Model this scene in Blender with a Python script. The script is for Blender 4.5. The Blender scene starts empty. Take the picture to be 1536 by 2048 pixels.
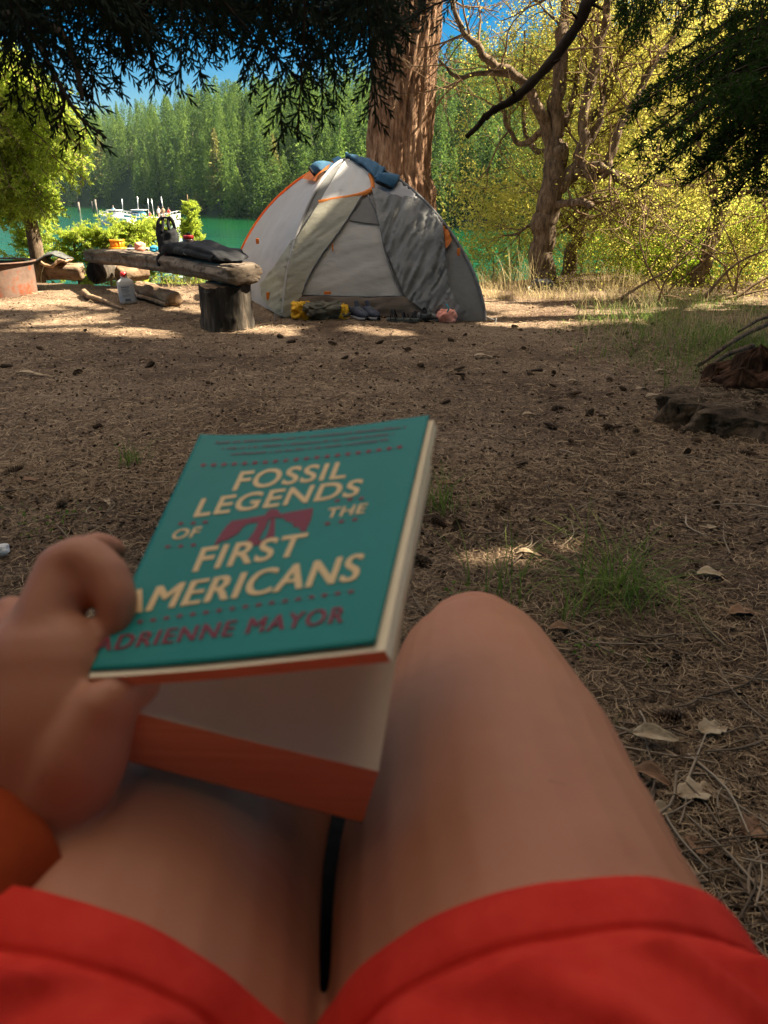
import bpy, bmesh, math, random
import numpy as np
from mathutils import Vector, Matrix
from mathutils.bvhtree import BVHTree
from mathutils.geometry import tessellate_polygon

SC = bpy.context.scene
COL = SC.collection
R = math.radians
rng = np.random.default_rng(7)
random.seed(7)

# ------------------------------------------------------------------ camera
CAM_H = 0.95
FPX = 26.0 / 34.6 * 2048
PITCH = math.atan((1024 - 390) / FPX)
cd = bpy.data.cameras.new('camera')
cam = bpy.data.objects.new('camera', cd)
COL.objects.link(cam)
cam.location = (0, 0, CAM_H)
cam.rotation_euler = (R(90) - PITCH, 0, 0)
cd.sensor_fit = 'VERTICAL'
cd.sensor_height = 34.6
cd.lens = 26.0
cd.clip_start = 0.02
cd.clip_end = 4000
cd.dof.use_dof = True
cd.dof.focus_distance = 6.0
cd.dof.aperture_fstop = 10.8
SC.camera = cam

# ------------------------------------------------------------------ sky, sun, exposure
SUN_AZ = R(8)      # from +X towards +Y
SUN_EL = R(47)
world = bpy.data.worlds.new('World')
SC.world = world
world.use_nodes = True
wn = world.node_tree.nodes
wl = world.node_tree.links
bg = wn['Background']
sky = wn.new('ShaderNodeTexSky')
sky.sky_type = 'NISHITA'
sky.sun_disc = False
sky.sun_elevation = SUN_EL
sky.sun_rotation = R(90) - SUN_AZ
sky.air_density = 1.0
sky.dust_density = 0.4
sky.ozone_density = 2.0
hs = wn.new('ShaderNodeHueSaturation')          # clear deep blue low over the lake
hs.inputs['Saturation'].default_value = 1.9
hs.inputs['Value'].default_value = 0.14
wl.new(sky.outputs[0], hs.inputs['Color'])
# bright broken cloud added overhead, out of view, as fill light (above 25 degrees); the low sky over the lake is clear
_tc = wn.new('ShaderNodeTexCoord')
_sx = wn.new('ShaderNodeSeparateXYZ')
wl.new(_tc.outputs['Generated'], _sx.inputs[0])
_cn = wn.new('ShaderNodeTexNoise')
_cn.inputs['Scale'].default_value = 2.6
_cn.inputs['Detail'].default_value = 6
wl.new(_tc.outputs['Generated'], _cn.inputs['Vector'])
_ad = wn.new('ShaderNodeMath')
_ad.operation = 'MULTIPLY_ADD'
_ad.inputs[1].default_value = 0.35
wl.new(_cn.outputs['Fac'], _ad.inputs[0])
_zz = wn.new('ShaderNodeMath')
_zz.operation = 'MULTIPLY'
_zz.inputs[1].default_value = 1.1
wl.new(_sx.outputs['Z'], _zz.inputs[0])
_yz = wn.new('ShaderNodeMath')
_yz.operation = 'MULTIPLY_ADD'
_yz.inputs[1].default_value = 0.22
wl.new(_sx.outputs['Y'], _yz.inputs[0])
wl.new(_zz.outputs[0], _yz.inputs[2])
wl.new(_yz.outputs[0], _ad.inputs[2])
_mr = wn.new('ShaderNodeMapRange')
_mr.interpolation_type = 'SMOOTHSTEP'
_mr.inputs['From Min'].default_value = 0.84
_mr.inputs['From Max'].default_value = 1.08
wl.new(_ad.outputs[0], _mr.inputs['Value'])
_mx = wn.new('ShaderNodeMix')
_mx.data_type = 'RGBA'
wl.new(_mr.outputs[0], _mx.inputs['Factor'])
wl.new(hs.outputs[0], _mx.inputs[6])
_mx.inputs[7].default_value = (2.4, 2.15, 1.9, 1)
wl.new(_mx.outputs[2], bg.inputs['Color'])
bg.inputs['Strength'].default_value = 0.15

sl = bpy.data.lights.new('sun', 'SUN')
sl.energy = 5.0
sl.angle = R(0.53)
sl.color = (1.0, 0.89, 0.70)
sun = bpy.data.objects.new('sun', sl)
COL.objects.link(sun)
sdir = Vector((math.cos(SUN_EL) * math.cos(SUN_AZ), math.cos(SUN_EL) * math.sin(SUN_AZ), math.sin(SUN_EL)))
sun.rotation_euler = sdir.to_track_quat('Z', 'Y').to_euler()
sun.location = (20, 9, 30)

SC.view_settings.view_transform = 'Standard'
SC.view_settings.look = 'None'
SC.view_settings.gamma = 1
SC.view_settings.exposure = 2.65
SC.cycles.use_denoising = True
SC.cycles.max_bounces = 8
SC.cycles.transparent_max_bounces = 8
SC.cycles.sample_clamp_indirect = 6

# ------------------------------------------------------------------ picture -> place
FWD = np.array([0, math.cos(PITCH), -math.sin(PITCH)])
UP = np.array([0, math.sin(PITCH), math.cos(PITCH)])
RT = np.array([1.0, 0, 0])
CAMP = np.array([0, 0, CAM_H])


def ray(u, v):
    return FWD + (u - 768) / FPX * RT + (1024 - v) / FPX * UP


def PD(u, v, d):            # point at depth d along the optical axis
    return CAMP + ray(u, v) * d


def PY(u, v, Y):            # point on the plane y = Y
    r = ray(u, v)
    return CAMP + r * (Y / r[1])


def PG(u, v, z=0.0):        # point on the level z
    r = ray(u, v)
    return CAMP + r * ((z - CAM_H) / r[2])


def px_at(Y, z):            # metres per photo pixel there
    return (Y * FWD[1] + (z - CAM_H) * FWD[2]) / FPX


# ------------------------------------------------------------------ numpy noise
def _hash(i, j, k):
    n = (i * 374761393 + j * 668265263 + k * 1274126177) & 0x7fffffff
    n = ((n ^ (n >> 13)) * 1103515245) & 0x7fffffff
    n = (n ^ (n >> 16)) * 747796405 & 0x7fffffff
    return ((n >> 7) & 0xffff) / 65535.0


def vnoise(p):
    p = np.asarray(p, float)
    i = np.floor(p).astype(np.int64)
    f = p - i
    f = f * f * (3 - 2 * f)
    out = 0
    for dx in (0, 1):
        wx = f[..., 0] if dx else 1 - f[..., 0]
        for dy in (0, 1):
            wy = f[..., 1] if dy else 1 - f[..., 1]
            for dz in (0, 1):
                wz = f[..., 2] if dz else 1 - f[..., 2]
                out = out + wx * wy * wz * _hash(i[..., 0] + dx, i[..., 1] + dy, i[..., 2] + dz)
    return out * 2 - 1


def fbm(p, octv=4, lac=2.1, gain=0.5):
    p = np.asarray(p, float)
    a = 1.0
    s = 0
    for o in range(octv):
        s = s + a * vnoise(p + 17.3 * o)
        p = p * lac
        a *= gain
    return s


def v3(x, y, z):
    x, y, z = np.broadcast_arrays(x, y, z)
    return np.stack([x, y, z], -1)


# ------------------------------------------------------------------ mesh building
class MB:
    def __init__(self):
        self.v = []
        self.t = []
        self.q = []
        self.r = []
        self.n = 0

    def add(self, V, F, rnd=None):
        V = np.asarray(V, float).reshape(-1, 3)
        if not isinstance(F, (list, tuple)):
            F = [F]
        for f in F:
            f = np.asarray(f, np.int64)
            if f.size == 0:
                continue
            (self.t if f.shape[1] == 3 else self.q).append(f + self.n)
        self.v.append(V)
        if rnd is None:
            rnd = np.zeros(len(V))
        self.r.append(np.broadcast_to(np.asarray(rnd, float), (len(V),)))
        self.n += len(V)
        return self

    def arrays(self):
        V = np.concatenate(self.v) if self.v else np.zeros((0, 3))
        T = np.concatenate(self.t) if self.t else np.zeros((0, 3), np.int64)
        Q = np.concatenate(self.q) if self.q else np.zeros((0, 4), np.int64)
        return V, T, Q, (np.concatenate(self.r) if self.r else np.zeros(0))


def mesh_from(name, V, T, Q, mat, smooth=True, rnd=None, uv=None):
    me = bpy.data.meshes.new(name)
    me.vertices.add(len(V))
    me.vertices.foreach_set('co', np.asarray(V, np.float32).ravel())
    nl = len(T) * 3 + len(Q) * 4
    me.loops.add(nl)
    me.loops.foreach_set('vertex_index', np.concatenate([T.ravel(), Q.ravel()]).astype(np.int32))
    me.polygons.add(len(T) + len(Q))
    ls = np.concatenate([np.arange(len(T)) * 3, len(T) * 3 + np.arange(len(Q)) * 4]).astype(np.int32)
    me.polygons.foreach_set('loop_start', ls)
    me.polygons.foreach_set('use_smooth', np.full(len(T) + len(Q), bool(smooth)))
    if rnd is not None:
        at = me.attributes.new('rnd', 'FLOAT', 'POINT')
        at.data.foreach_set('value', np.asarray(rnd, np.float32))
    me.update(calc_edges=True)
    me.validate()
    if mat is not None:
        me.materials.append(mat)
    return me


def origin_of(o):
    p = np.zeros(3)
    while o is not None:
        p = p + np.array(o.location)
        o = o.parent
    return p


def tag(o, label=None, cat=None, group=None, kind=None):
    if label:
        o['label'] = label
    if cat:
        o['category'] = cat
    if group:
        o['group'] = group
    if kind:
        o['kind'] = kind
    return o


def thing(name, label, cat, loc, group=None):
    o = bpy.data.objects.new(name, None)
    o.empty_display_size = 0.05
    COL.objects.link(o)
    o.location = tuple(float(c) for c in loc)
    return tag(o, label, cat, group)


def part(name, mb, mat, parent=None, smooth=True, loc=None, label=None):
    """mb: an MB (world coordinates) or (V, F).  parent keeps the part in place."""
    if not isinstance(mb, MB):
        mb = MB().add(*mb)
    V, T, Q, r = mb.arrays()
    base = origin_of(parent) if parent is not None else np.zeros(3)
    off = base if loc is None else np.asarray(loc, float)
    me = mesh_from(name, V - off, T, Q, mat, smooth, r)
    o = bpy.data.objects.new(name, me)
    COL.objects.link(o)
    if parent is not None:
        o.parent = parent
        o.location = tuple(off - base)
    else:
        o.location = tuple(off)
    if label:
        o['label'] = label
    return o


def struct(name, mb, mat, smooth=True):
    return tag(part(name, mb, mat, None, smooth), kind='structure')


def copy_tree(o, parent=None):
    c = o.copy()
    COL.objects.link(c)
    if parent is not None:
        c.parent = parent
    for ch in list(o.children):
        copy_tree(ch, c)
    return c


def grid_faces(nu, nv, wrap_u=False):
    a = np.arange(nu if wrap_u else nu - 1)
    b = np.arange(nv - 1)
    A, B = np.meshgrid(a, b, indexing='ij')
    A2 = (A + 1) % nu
    idx = lambda i, j: i * nv + j
    return np.stack([idx(A, B), idx(A2, B), idx(A2, B + 1), idx(A, B + 1)], -1).reshape(-1, 4)


def norm(a):
    return a / np.maximum(np.linalg.norm(a, axis=-1, keepdims=True), 1e-9)


def resample(pts, n):
    """smooth Catmull-Rom resampling of a polyline (k, d)"""
    pts = np.asarray(pts, float)
    k = len(pts)
    if k == 2:
        t = np.linspace(0, 1, n)[:, None]
        return pts[0] * (1 - t) + pts[1] * t
    P = np.vstack([2 * pts[0] - pts[1], pts, 2 * pts[-1] - pts[-2]])
    t = np.linspace(0, k - 1 - 1e-9, n)
    i = t.astype(int)
    f = (t - i)[:, None]
    p0, p1, p2, p3 = P[i], P[i + 1], P[i + 2], P[i + 3]
    return 0.5 * (2 * p1 + (p2 - p0) * f + (2 * p0 - 5 * p1 + 4 * p2 - p3) * f ** 2 + (3 * p1 - p0 - 3 * p2 + p3) * f ** 3)


def frames(path, up0=None):
    T = norm(np.gradient(path, axis=0))
    up = np.array(up0 if up0 is not None else (0.13, 0.2, 1.0), float)
    if abs(norm(up) @ T[0]) > 0.93:
        up = np.array([1.0, 0.2, 0.1])
    N = np.zeros_like(path)
    for i in range(len(path)):
        n = up - (up @ T[i]) * T[i]
        n = n / max(np.linalg.norm(n), 1e-9)
        N[i] = n
        if up0 is None:
            up = n
    B = np.cross(T, N)
    return T, N, B


def tube(path, rad, n=8, caps=True, rough=0.0, freq=6.0, seed=0.0, ry=None, up0=None, ridge=0):
    path = np.asarray(path, float)
    k = len(path)
    rad = np.broadcast_to(np.asarray(rad, float), (k,))
    ryv = rad if ry is None else np.broadcast_to(np.asarray(ry, float), (k,))
    T, N, B = frames(path, up0)
    a = np.linspace(0, 2 * np.pi, n, endpoint=False)
    m = np.ones((k, n))
    if rough:
        s = np.concatenate([[0], np.cumsum(np.linalg.norm(np.diff(path, axis=0), axis=1))])
        if ridge:
            p = v3(np.cos(a)[None, :] * ridge + seed, np.sin(a)[None, :] * ridge, s[:, None] * freq)
        else:
            p = v3(np.cos(a)[None, :] * freq * rad.mean() + seed, np.sin(a)[None, :] * freq * rad.mean(), s[:, None] * freq)
        m = 1 + rough * fbm(p, 3)
    V = path[:, None, :] + (np.cos(a)[None, :, None] * N[:, None, :] * (ryv[:, None] * m)[..., None]
                            + np.sin(a)[None, :, None] * B[:, None, :] * (rad[:, None] * m)[..., None])
    # index = ring * n + side
    A = np.arange(k - 1)[:, None]
    S = np.arange(n)[None, :]
    S2 = (S + 1) % n
    F = [np.stack([A * n + S, A * n + S2, (A + 1) * n + S2, (A + 1) * n + S], -1).reshape(-1, 4)]
    V = V.reshape(-1, 3)
    if caps:
        V = np.vstack([V, path[0], path[-1]])
        c0, c1 = k * n, k * n + 1
        s = np.arange(n)
        F.append(np.stack([np.full(n, c0), (s + 1) % n, s], -1))
        F.append(np.stack([np.full(n, c1), (k - 1) * n + s, (k - 1) * n + (s + 1) % n], -1))
    return V, F


def lathe(profile, n=24, center=(0, 0, 0)):
    pr = np.asarray(profile, float)
    a = np.linspace(0, 2 * np.pi, n, endpoint=False)
    V = np.stack([pr[:, None, 0] * np.cos(a), pr[:, None, 0] * np.sin(a), np.broadcast_to(pr[:, None, 1], (len(pr), n))], -1)
    k = len(pr)
    A = np.arange(k - 1)[:, None]
    S = np.arange(n)[None, :]
    S2 = (S + 1) % n
    F = np.stack([A * n + S, A * n + S2, (A + 1) * n + S2, (A + 1) * n + S], -1).reshape(-1, 4)
    return V.reshape(-1, 3) + np.asarray(center, float), [F]


def sbox(c, size, rot=None, bev=0.12, n=5):
    """box with soft rounded edges (superquadric grid), size = full extents"""
    u = np.linspace(-np.pi / 2, np.pi / 2, 2 * n + 1)
    w = np.linspace(-np.pi, np.pi, 4 * n, endpoint=False) + np.pi / (4 * n)
    e = bev
    sg = lambda x, p: np.sign(x) * np.abs(x) ** p
    U, W = np.meshgrid(u, w, indexing='ij')
    V = np.stack([sg(np.cos(U), e) * sg(np.cos(W), e), sg(np.cos(U), e) * sg(np.sin(W), e), sg(np.sin(U), e)], -1)
    V = V.reshape(-1, 3) * np.asarray(size, float) / 2
    if rot is not None:
        V = V @ np.asarray(rot).T
    k, m = len(u), len(w)
    A = np.arange(k - 1)[:, None]
    S = np.arange(m)[None, :]
    S2 = (S + 1) % m
    F = np.stack([A * m + S, A * m + S2, (A + 1) * m + S2, (A + 1) * m + S], -1).reshape(-1, 4)
    return V + np.asarray(c, float), [F]


def rotm(rx=0, ry=0, rz=0):
    return np.array(Matrix.Rotation(rz, 3, 'Z') @ Matrix.Rotation(ry, 3, 'Y') @ Matrix.Rotation(rx, 3, 'X'))


def rand_dirs(n, flat=1.0):
    d = rng.normal(size=(n, 3))
    d[:, 2] *= flat
    return norm(d)


def leaves(C, length, width, D=None, fold=0.15, flat=1.0):
    """n leaf blades: diamond of two triangles each; D = pointing direction"""
    n = len(C)
    if D is None:
        D = rand_dirs(n, flat)
    S = norm(np.cross(D, rand_dirs(n)))
    Nn = np.cross(S, D)
    L = np.broadcast_to(length, (n,))[:, None]
    Wd = np.broadcast_to(width, (n,))[:, None]
    V = np.stack([C, C + D * L * .45 + S * Wd * .5 + Nn * L * fold, C + D * L, C + D * L * .45 - S * Wd * .5 + Nn * L * fold], 1)
    i = np.arange(n)[:, None] * 4
    F = np.concatenate([i + [0, 1, 2], i + [0, 2, 3]])
    rnd = np.repeat(rng.random(n), 4)
    return V.reshape(-1, 3), F, rnd


# ------------------------------------------------------------------ materials
def rgb(*c):
    return (*c, 1.0)


def mat(name, a, b=None, c=None, scale=8.0, detail=6.0, lo=.35, hi=.65, scale2=None, lo2=.5, hi2=.7, aniso=(1, 1, 1),
        rough=.85, spec=.25, bump=0.0, bscale=None, bdist=.01, trans=None, tfac=.4, attr=False, metal=0.0, sss=0.0, coat=0.0):
    m = bpy.data.materials.new(name)
    m.use_nodes = True
    nt = m.node_tree
    N, L = nt.nodes, nt.links
    bs = N['Principled BSDF']
    bs.inputs['Roughness'].default_value = rough
    bs.inputs['Specular IOR Level'].default_value = spec
    bs.inputs['Metallic'].default_value = metal
    if coat:
        bs.inputs['Coat Weight'].default_value = coat
    tc = N.new('ShaderNodeTexCoord')
    mp = N.new('ShaderNodeMapping')
    mp.inputs['Scale'].default_value = aniso
    L.new(tc.outputs['Object'], mp.inputs['Vector'])
    col = None

    def noise(s, d=6.0):
        t = N.new('ShaderNodeTexNoise')
        t.inputs['Scale'].default_value = s
        t.inputs['Detail'].default_value = d
        t.inputs['Roughness'].default_value = .62
        L.new(mp.outputs[0], t.inputs['Vector'])
        return t

    def mixc(fac, A, B):
        x = N.new('ShaderNodeMix')
        x.data_type = 'RGBA'
        L.new(fac, x.inputs['Factor'])
        for k, s in ((6, A), (7, B)):
            if isinstance(s, tuple):
                x.inputs[k].default_value = rgb(*s)
            else:
                L.new(s, x.inputs[k])
        return x.outputs[2]

    def ramp(val, l, h):
        r = N.new('ShaderNodeMapRange')
        r.inputs['From Min'].default_value = l
        r.inputs['From Max'].default_value = h
        L.new(val, r.inputs['Value'])
        return r.outputs[0]

    col = a
    if b is not None:
        if attr:
            at = N.new('ShaderNodeAttribute')
            at.attribute_name = 'rnd'
            col = mixc(at.outputs['Fac'], a, b)
        else:
            t = noise(scale, detail)
            col = mixc(ramp(t.outputs['Fac'], lo, hi), a, b)
    if c is not None:
        t2 = noise(scale2 or scale * 4.3, 4)
        col = mixc(ramp(t2.outputs['Fac'], lo2, hi2), col, c)
    if isinstance(col, tuple):
        bs.inputs['Base Color'].default_value = rgb(*col)
    else:
        L.new(col, bs.inputs['Base Color'])
    if bump:
        t3 = noise(bscale or scale * 3, 8)
        bp = N.new('ShaderNodeBump')
        bp.inputs['Strength'].default_value = bump
        bp.inputs['Distance'].default_value = bdist
        L.new(t3.outputs['Fac'], bp.inputs['Height'])
        L.new(bp.outputs[0], bs.inputs['Normal'])
    if sss:
        bs.inputs['Subsurface Weight'].default_value = sss
        bs.inputs['Subsurface Radius'].default_value = (1.0, .35, .2)
        bs.inputs['Subsurface Scale'].default_value = .006
    if trans is not None:
        tr = N.new('ShaderNodeBsdfTranslucent')
        if isinstance(trans, tuple):
            tr.inputs['Color'].default_value = rgb(*trans)
        if attr and b is not None and not isinstance(trans, tuple):
            L.new(mixc(at.outputs['Fac'], trans[0], trans[1]), tr.inputs['Color'])
        ms = N.new('ShaderNodeMixShader')
        ms.inputs[0].default_value = tfac
        L.new(bs.outputs[0], ms.inputs[1])
        L.new(tr.outputs[0], ms.inputs[2])
        L.new(ms.outputs[0], N['Material Output'].inputs[0])
    return m


# ================================================================== the land: ground, water, far hill
def bank_edge(x):
    return 9.35 + 0.25 * np.sin(x * .9 + 1) + 0.12 * np.sin(x * 2.7) + np.where(x > 1.2, 1.2 * np.clip((x - 1.2) / 1.5, 0, 1), 0)


WATER_Z = -3.05


def gz(x, y):
    x = np.asarray(x, float)
    y = np.asarray(y, float)
    z = 0.018 * vnoise(v3(x * .9, y * .9, 0)) + 0.007 * vnoise(v3(x * 3.1, y * 3.1, 4))
    # ledge round the rotten stump, low rise to the right
    z = z + 0.10 * np.clip((x - 1.7) / 1.5, 0, 1) ** 2 * np.clip((6.5 - y) / 2, 0, 1)
    d = y - bank_edge(x)
    z = z - np.where(d > 0, 0.10 * np.clip(d, 0, .4) / .4 + .62 * np.clip(d - .25, 0, 9), 0)
    return z


DUFF = bpy.data.materials.new('pine_duff')


def make_duff(m):
    m.use_nodes = True
    nt = m.node_tree
    N, L = nt.nodes, nt.links
    bs = N['Principled BSDF']
    bs.inputs['Roughness'].default_value = .95
    bs.inputs['Specular IOR Level'].default_value = .1
    tc = N.new('ShaderNodeTexCoord')

    def nz(s, d=8, r=.65, vec=None):
        t = N.new('ShaderNodeTexNoise')
        t.inputs['Scale'].default_value = s
        t.inputs['Detail'].default_value = d
        t.inputs['Roughness'].default_value = r
        L.new(vec or tc.outputs['Object'], t.inputs['Vector'])
        return t.outputs['Fac']

    def ramp(v, stops):
        r = N.new('ShaderNodeValToRGB')
        e = r.color_ramp.elements
        e[0].position, e[0].color = stops[0][0], rgb(*stops[0][1])
        e[1].position, e[1].color = stops[-1][0], rgb(*stops[-1][1])
        for p, c in stops[1:-1]:
            q = e.new(p)
            q.color = rgb(*c)
        L.new(v, r.inputs[0])
        return r.outputs[0]

    def mix(f, a, b, mode='MIX'):
        x = N.new('ShaderNodeMix')
        x.data_type = 'RGBA'
        x.blend_type = mode
        if isinstance(f, float):
            x.inputs['Factor'].default_value = f
        else:
            L.new(f, x.inputs['Factor'])
        for k, s in ((6, a), (7, b)):
            if isinstance(s, tuple):
                x.inputs[k].default_value = rgb(*s)
            else:
                L.new(s, x.inputs[k])
        return x.outputs[2]
    fine = nz(80, 8, .78)
    c1 = ramp(fine, [(.34, (.018, .012, .008)), (.47, (.115, .08, .053)), (.57, (.25, .185, .125)), (.68, (.50, .39, .27))])
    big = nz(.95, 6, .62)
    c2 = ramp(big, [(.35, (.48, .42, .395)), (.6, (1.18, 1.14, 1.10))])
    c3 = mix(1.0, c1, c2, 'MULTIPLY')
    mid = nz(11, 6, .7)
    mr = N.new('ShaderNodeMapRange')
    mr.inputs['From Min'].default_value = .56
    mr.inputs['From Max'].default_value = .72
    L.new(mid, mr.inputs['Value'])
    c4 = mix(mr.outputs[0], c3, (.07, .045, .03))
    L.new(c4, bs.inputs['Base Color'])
    bp = N.new('ShaderNodeBump')
    bp.inputs['Strength'].default_value = 1.0
    bp.inputs['Distance'].default_value = .012
    L.new(fine, bp.inputs['Height'])
    L.new(bp.outputs[0], bs.inputs['Normal'])


make_duff(DUFF)

# near sheet: fine close in, coarse far out
ys = np.concatenate([np.linspace(-14, -1, 14), np.linspace(-.8, 3, 150), np.linspace(3.04, 10.5, 190), np.linspace(10.6, 26, 50)])
xs = np.concatenate([np.linspace(-40, -7, 24), np.linspace(-6.8, -2.5, 60), np.linspace(-2.45, 2.45, 190), np.linspace(2.5, 6.8, 60), np.linspace(7, 40, 24)])
X, Y = np.meshgrid(xs, ys, indexing='ij')
Z = gz(X, Y) + np.where((Y > -1) & (Y < 10), 0.006 * fbm(v3(X * 14, Y * 14, 0), 3), 0)
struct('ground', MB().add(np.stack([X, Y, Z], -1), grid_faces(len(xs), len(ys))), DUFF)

# water
WM = bpy.data.materials.new('lake_water')
WM.use_nodes = True
_n, _l = WM.node_tree.nodes, WM.node_tree.links
_b = _n['Principled BSDF']
_b.inputs['Base Color'].default_value = rgb(.004, .072, .020)
_b.inputs['Roughness'].default_value = .04
_b.inputs['IOR'].default_value = 1.33
_tc = _n.new('ShaderNodeTexCoord')
_mp = _n.new('ShaderNodeMapping')
_mp.inputs['Scale'].default_value = (.35, 1.0, 1)
_l.new(_tc.outputs['Object'], _mp.inputs['Vector'])
_cw = _n.new('ShaderNodeTexNoise')
_cw.inputs['Scale'].default_value = .12
_cw.inputs['Detail'].default_value = 7
_l.new(_mp.outputs[0], _cw.inputs['Vector'])
_cx = _n.new('ShaderNodeMix')
_cx.data_type = 'RGBA'
_l.new(_cw.outputs['Fac'], _cx.inputs['Factor'])
_cx.inputs[6].default_value = rgb(.003, .030, .018)
_cx.inputs[7].default_value = rgb(.005, .095, .022)
_l.new(_cx.outputs[2], _b.inputs['Base Color'])
_w = _n.new('ShaderNodeTexNoise')
_w.inputs['Scale'].default_value = .8
_w.inputs['Detail'].default_value = 8
_l.new(_mp.outputs[0], _w.inputs['Vector'])
_bp = _n.new('ShaderNodeBump')
_bp.inputs['Strength'].default_value = .8
_bp.inputs['Distance'].default_value = .25
_l.new(_w.outputs['Fac'], _bp.inputs['Height'])
_l.new(_bp.outputs[0], _b.inputs['Normal'])
xs = np.linspace(-900, 900, 40)
ys = np.concatenate([np.linspace(10, 120, 30), np.linspace(140, 1400, 20)])
X, Y = np.meshgrid(xs, ys, indexing='ij')
struct('water', MB().add(np.stack([X, Y, np.full_like(X, WATER_Z)], -1), grid_faces(len(xs), len(ys))), WM)

# far hill: shore line and ridge as functions of the bearing u (photo column)
HU = np.array([-1400, -400, 190, 480, 700, 900, 1100, 1500, 2200, 3200.])
HSH = np.array([520, 420, 325, 158, 124, 104, 96, 90, 90, 95.])       # distance of the shore
HRT = np.array([32, 36, 37, 25, 23.5, 24.5, 26, 28, 29, 29.])              # ridge height above the water
HDP = np.array([150, 150, 150, 120, 105, 95, 90, 85, 85, 85.])        # how far back the ridge stands


def hill_pt(u, s):
    """s: 0 shore .. 1 ridge .. 1.5 beyond; returns x, y, z"""
    u = np.asarray(u, float)
    s = np.asarray(s, float)
    D = np.interp(u, HU, HSH) + s * np.interp(u, HU, HDP)
    h = np.interp(u, HU, HRT)
    prof = np.where(s < 1, np.sin(np.clip(s, 0, 1) * np.pi / 2) ** .92, 1 - .25 * (s - 1) ** 2)
    x = (u - 768) / FPX * D * 1.02
    y = D
    z = WATER_Z - 1.0 + (h + 1.0) * prof + np.clip(s, 0, 1) * 2.2 * fbm(v3(x / 22, y / 22, 0), 3)
    return x, y, z


us = np.linspace(-1400, 3200, 120)
ss = np.linspace(-.04, 1.6, 40)
U_, S_ = np.meshgrid(us, ss, indexing='ij')
hx, hy, hz = hill_pt(U_, S_)
M_HILL = mat('hill_soil', (.015, .032, .014), (.03, .045, .02), scale=.2, rough=1, spec=.05)
struct('hill', MB().add(np.stack([hx, hy, hz], -1), grid_faces(len(us), len(ss))), M_HILL)

M_FOREST = mat('forest_foliage', (.012, .045, .018), (.165, .235, .045), attr=True, rough=.9, spec=.1, trans=(.13, .21, .04), tfac=.35)
M_FTRUNK = mat('forest_trunk', (.11, .085, .065), (.2, .165, .13), scale=2, rough=.9)
M_PALE = mat('pale_tree_foliage', (.14, .15, .045), (.27, .24, .08), attr=True, rough=.9, spec=.1, trans=(.2, .2, .04), tfac=.3)
M_BROAD = mat('shore_shrub_foliage', (.05, .11, .025), (.14, .2, .05), attr=True, rough=.9, spec=.1, trans=(.1, .2, .02), tfac=.3)


def conifer_foliage(h, rb, n, base=.12, ragged=.35, crown=0.75):
    """drooping foliage blades of one conifer at the origin"""
    t = base + (1 - base) * rng.random(n) ** crown
    layer = np.floor(t * 13) / 13
    t = np.clip(layer + rng.random(n) * .075, base, 1)
    env = rb * (1 - t) ** .8 * (1 - .35 * np.exp(-((t - base) / .1)))
    a = rng.random(n) * 2 * np.pi
    lobe = 1 + ragged * np.sin(a * 3 + layer * 37) + ragged * .8 * np.sin(a * 5 - layer * 61)
    r = env * np.sqrt(rng.random(n)) * lobe * .95
    C = np.stack([r * np.cos(a), r * np.sin(a), h * t - r * .18], 1)
    D = norm(np.stack([np.cos(a), np.sin(a), -.15 + .5 * rng.normal(size=n)], 1) + .5 * rng.normal(size=(n, 3)))
    L = (0.10 * h * (1 - t) ** .35 + .035 * h) * (.45 + .8 * rng.random(n)) * .46
    return leaves(C, L, L * .55, D)


fmb = MB()
tmb = MB()
nt_ = 2500
fu = rng.uniform(60, 1560, nt_)
fs = rng.random(nt_) ** 1.1 * 1.12
fx, fy, fz = hill_pt(fu, fs)
protos = [conifer_foliage(1.0, rb, n_, base=bs_) for rb, n_, bs_ in
          [(.21, 420, .06), (.25, 460, .06), (.18, 380, .08), (.29, 480, .06), (.23, 420, .10), (.16, 360, .06)]]
for i in range(nt_):
    V, F, r_ = protos[rng.integers(len(protos))]
    h = rng.uniform(6.5, 14) * (1.1 if fs[i] < .5 else .85) * (0.8 + .2 * np.clip((fy[i] - 90) / 150, 0, 1))
    if rng.random() < .12:
        h *= .55
    a = rng.random() * 6.28
    ca, sa = math.cos(a), math.sin(a)
    w = rng.uniform(.72, 1.2) * h
    V2 = np.stack([(V[:, 0] * ca - V[:, 1] * sa) * w, (V[:, 0] * sa + V[:, 1] * ca) * w, V[:, 2] * h], 1) + [fx[i], fy[i], fz[i] - .6]
    tint = rng.random() ** 1.6
    fmb.add(V2, F, np.clip(.85 * tint + .3 * r_, 0, 1))
    if rng.random() < .10:
        tmb.add(*tube([[fx[i], fy[i], fz[i] - .5], [fx[i] + rng.normal() * .3, fy[i], fz[i] + h * .55]], [.22, .1], 5))
fo = tag(part('forest', fmb, M_FOREST, None, False), 'dense dark green conifer forest covering the far hillside', 'forest', kind='stuff')
part('trunk', tmb, M_FTRUNK, fo)['kind'] = 'stuff'

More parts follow.
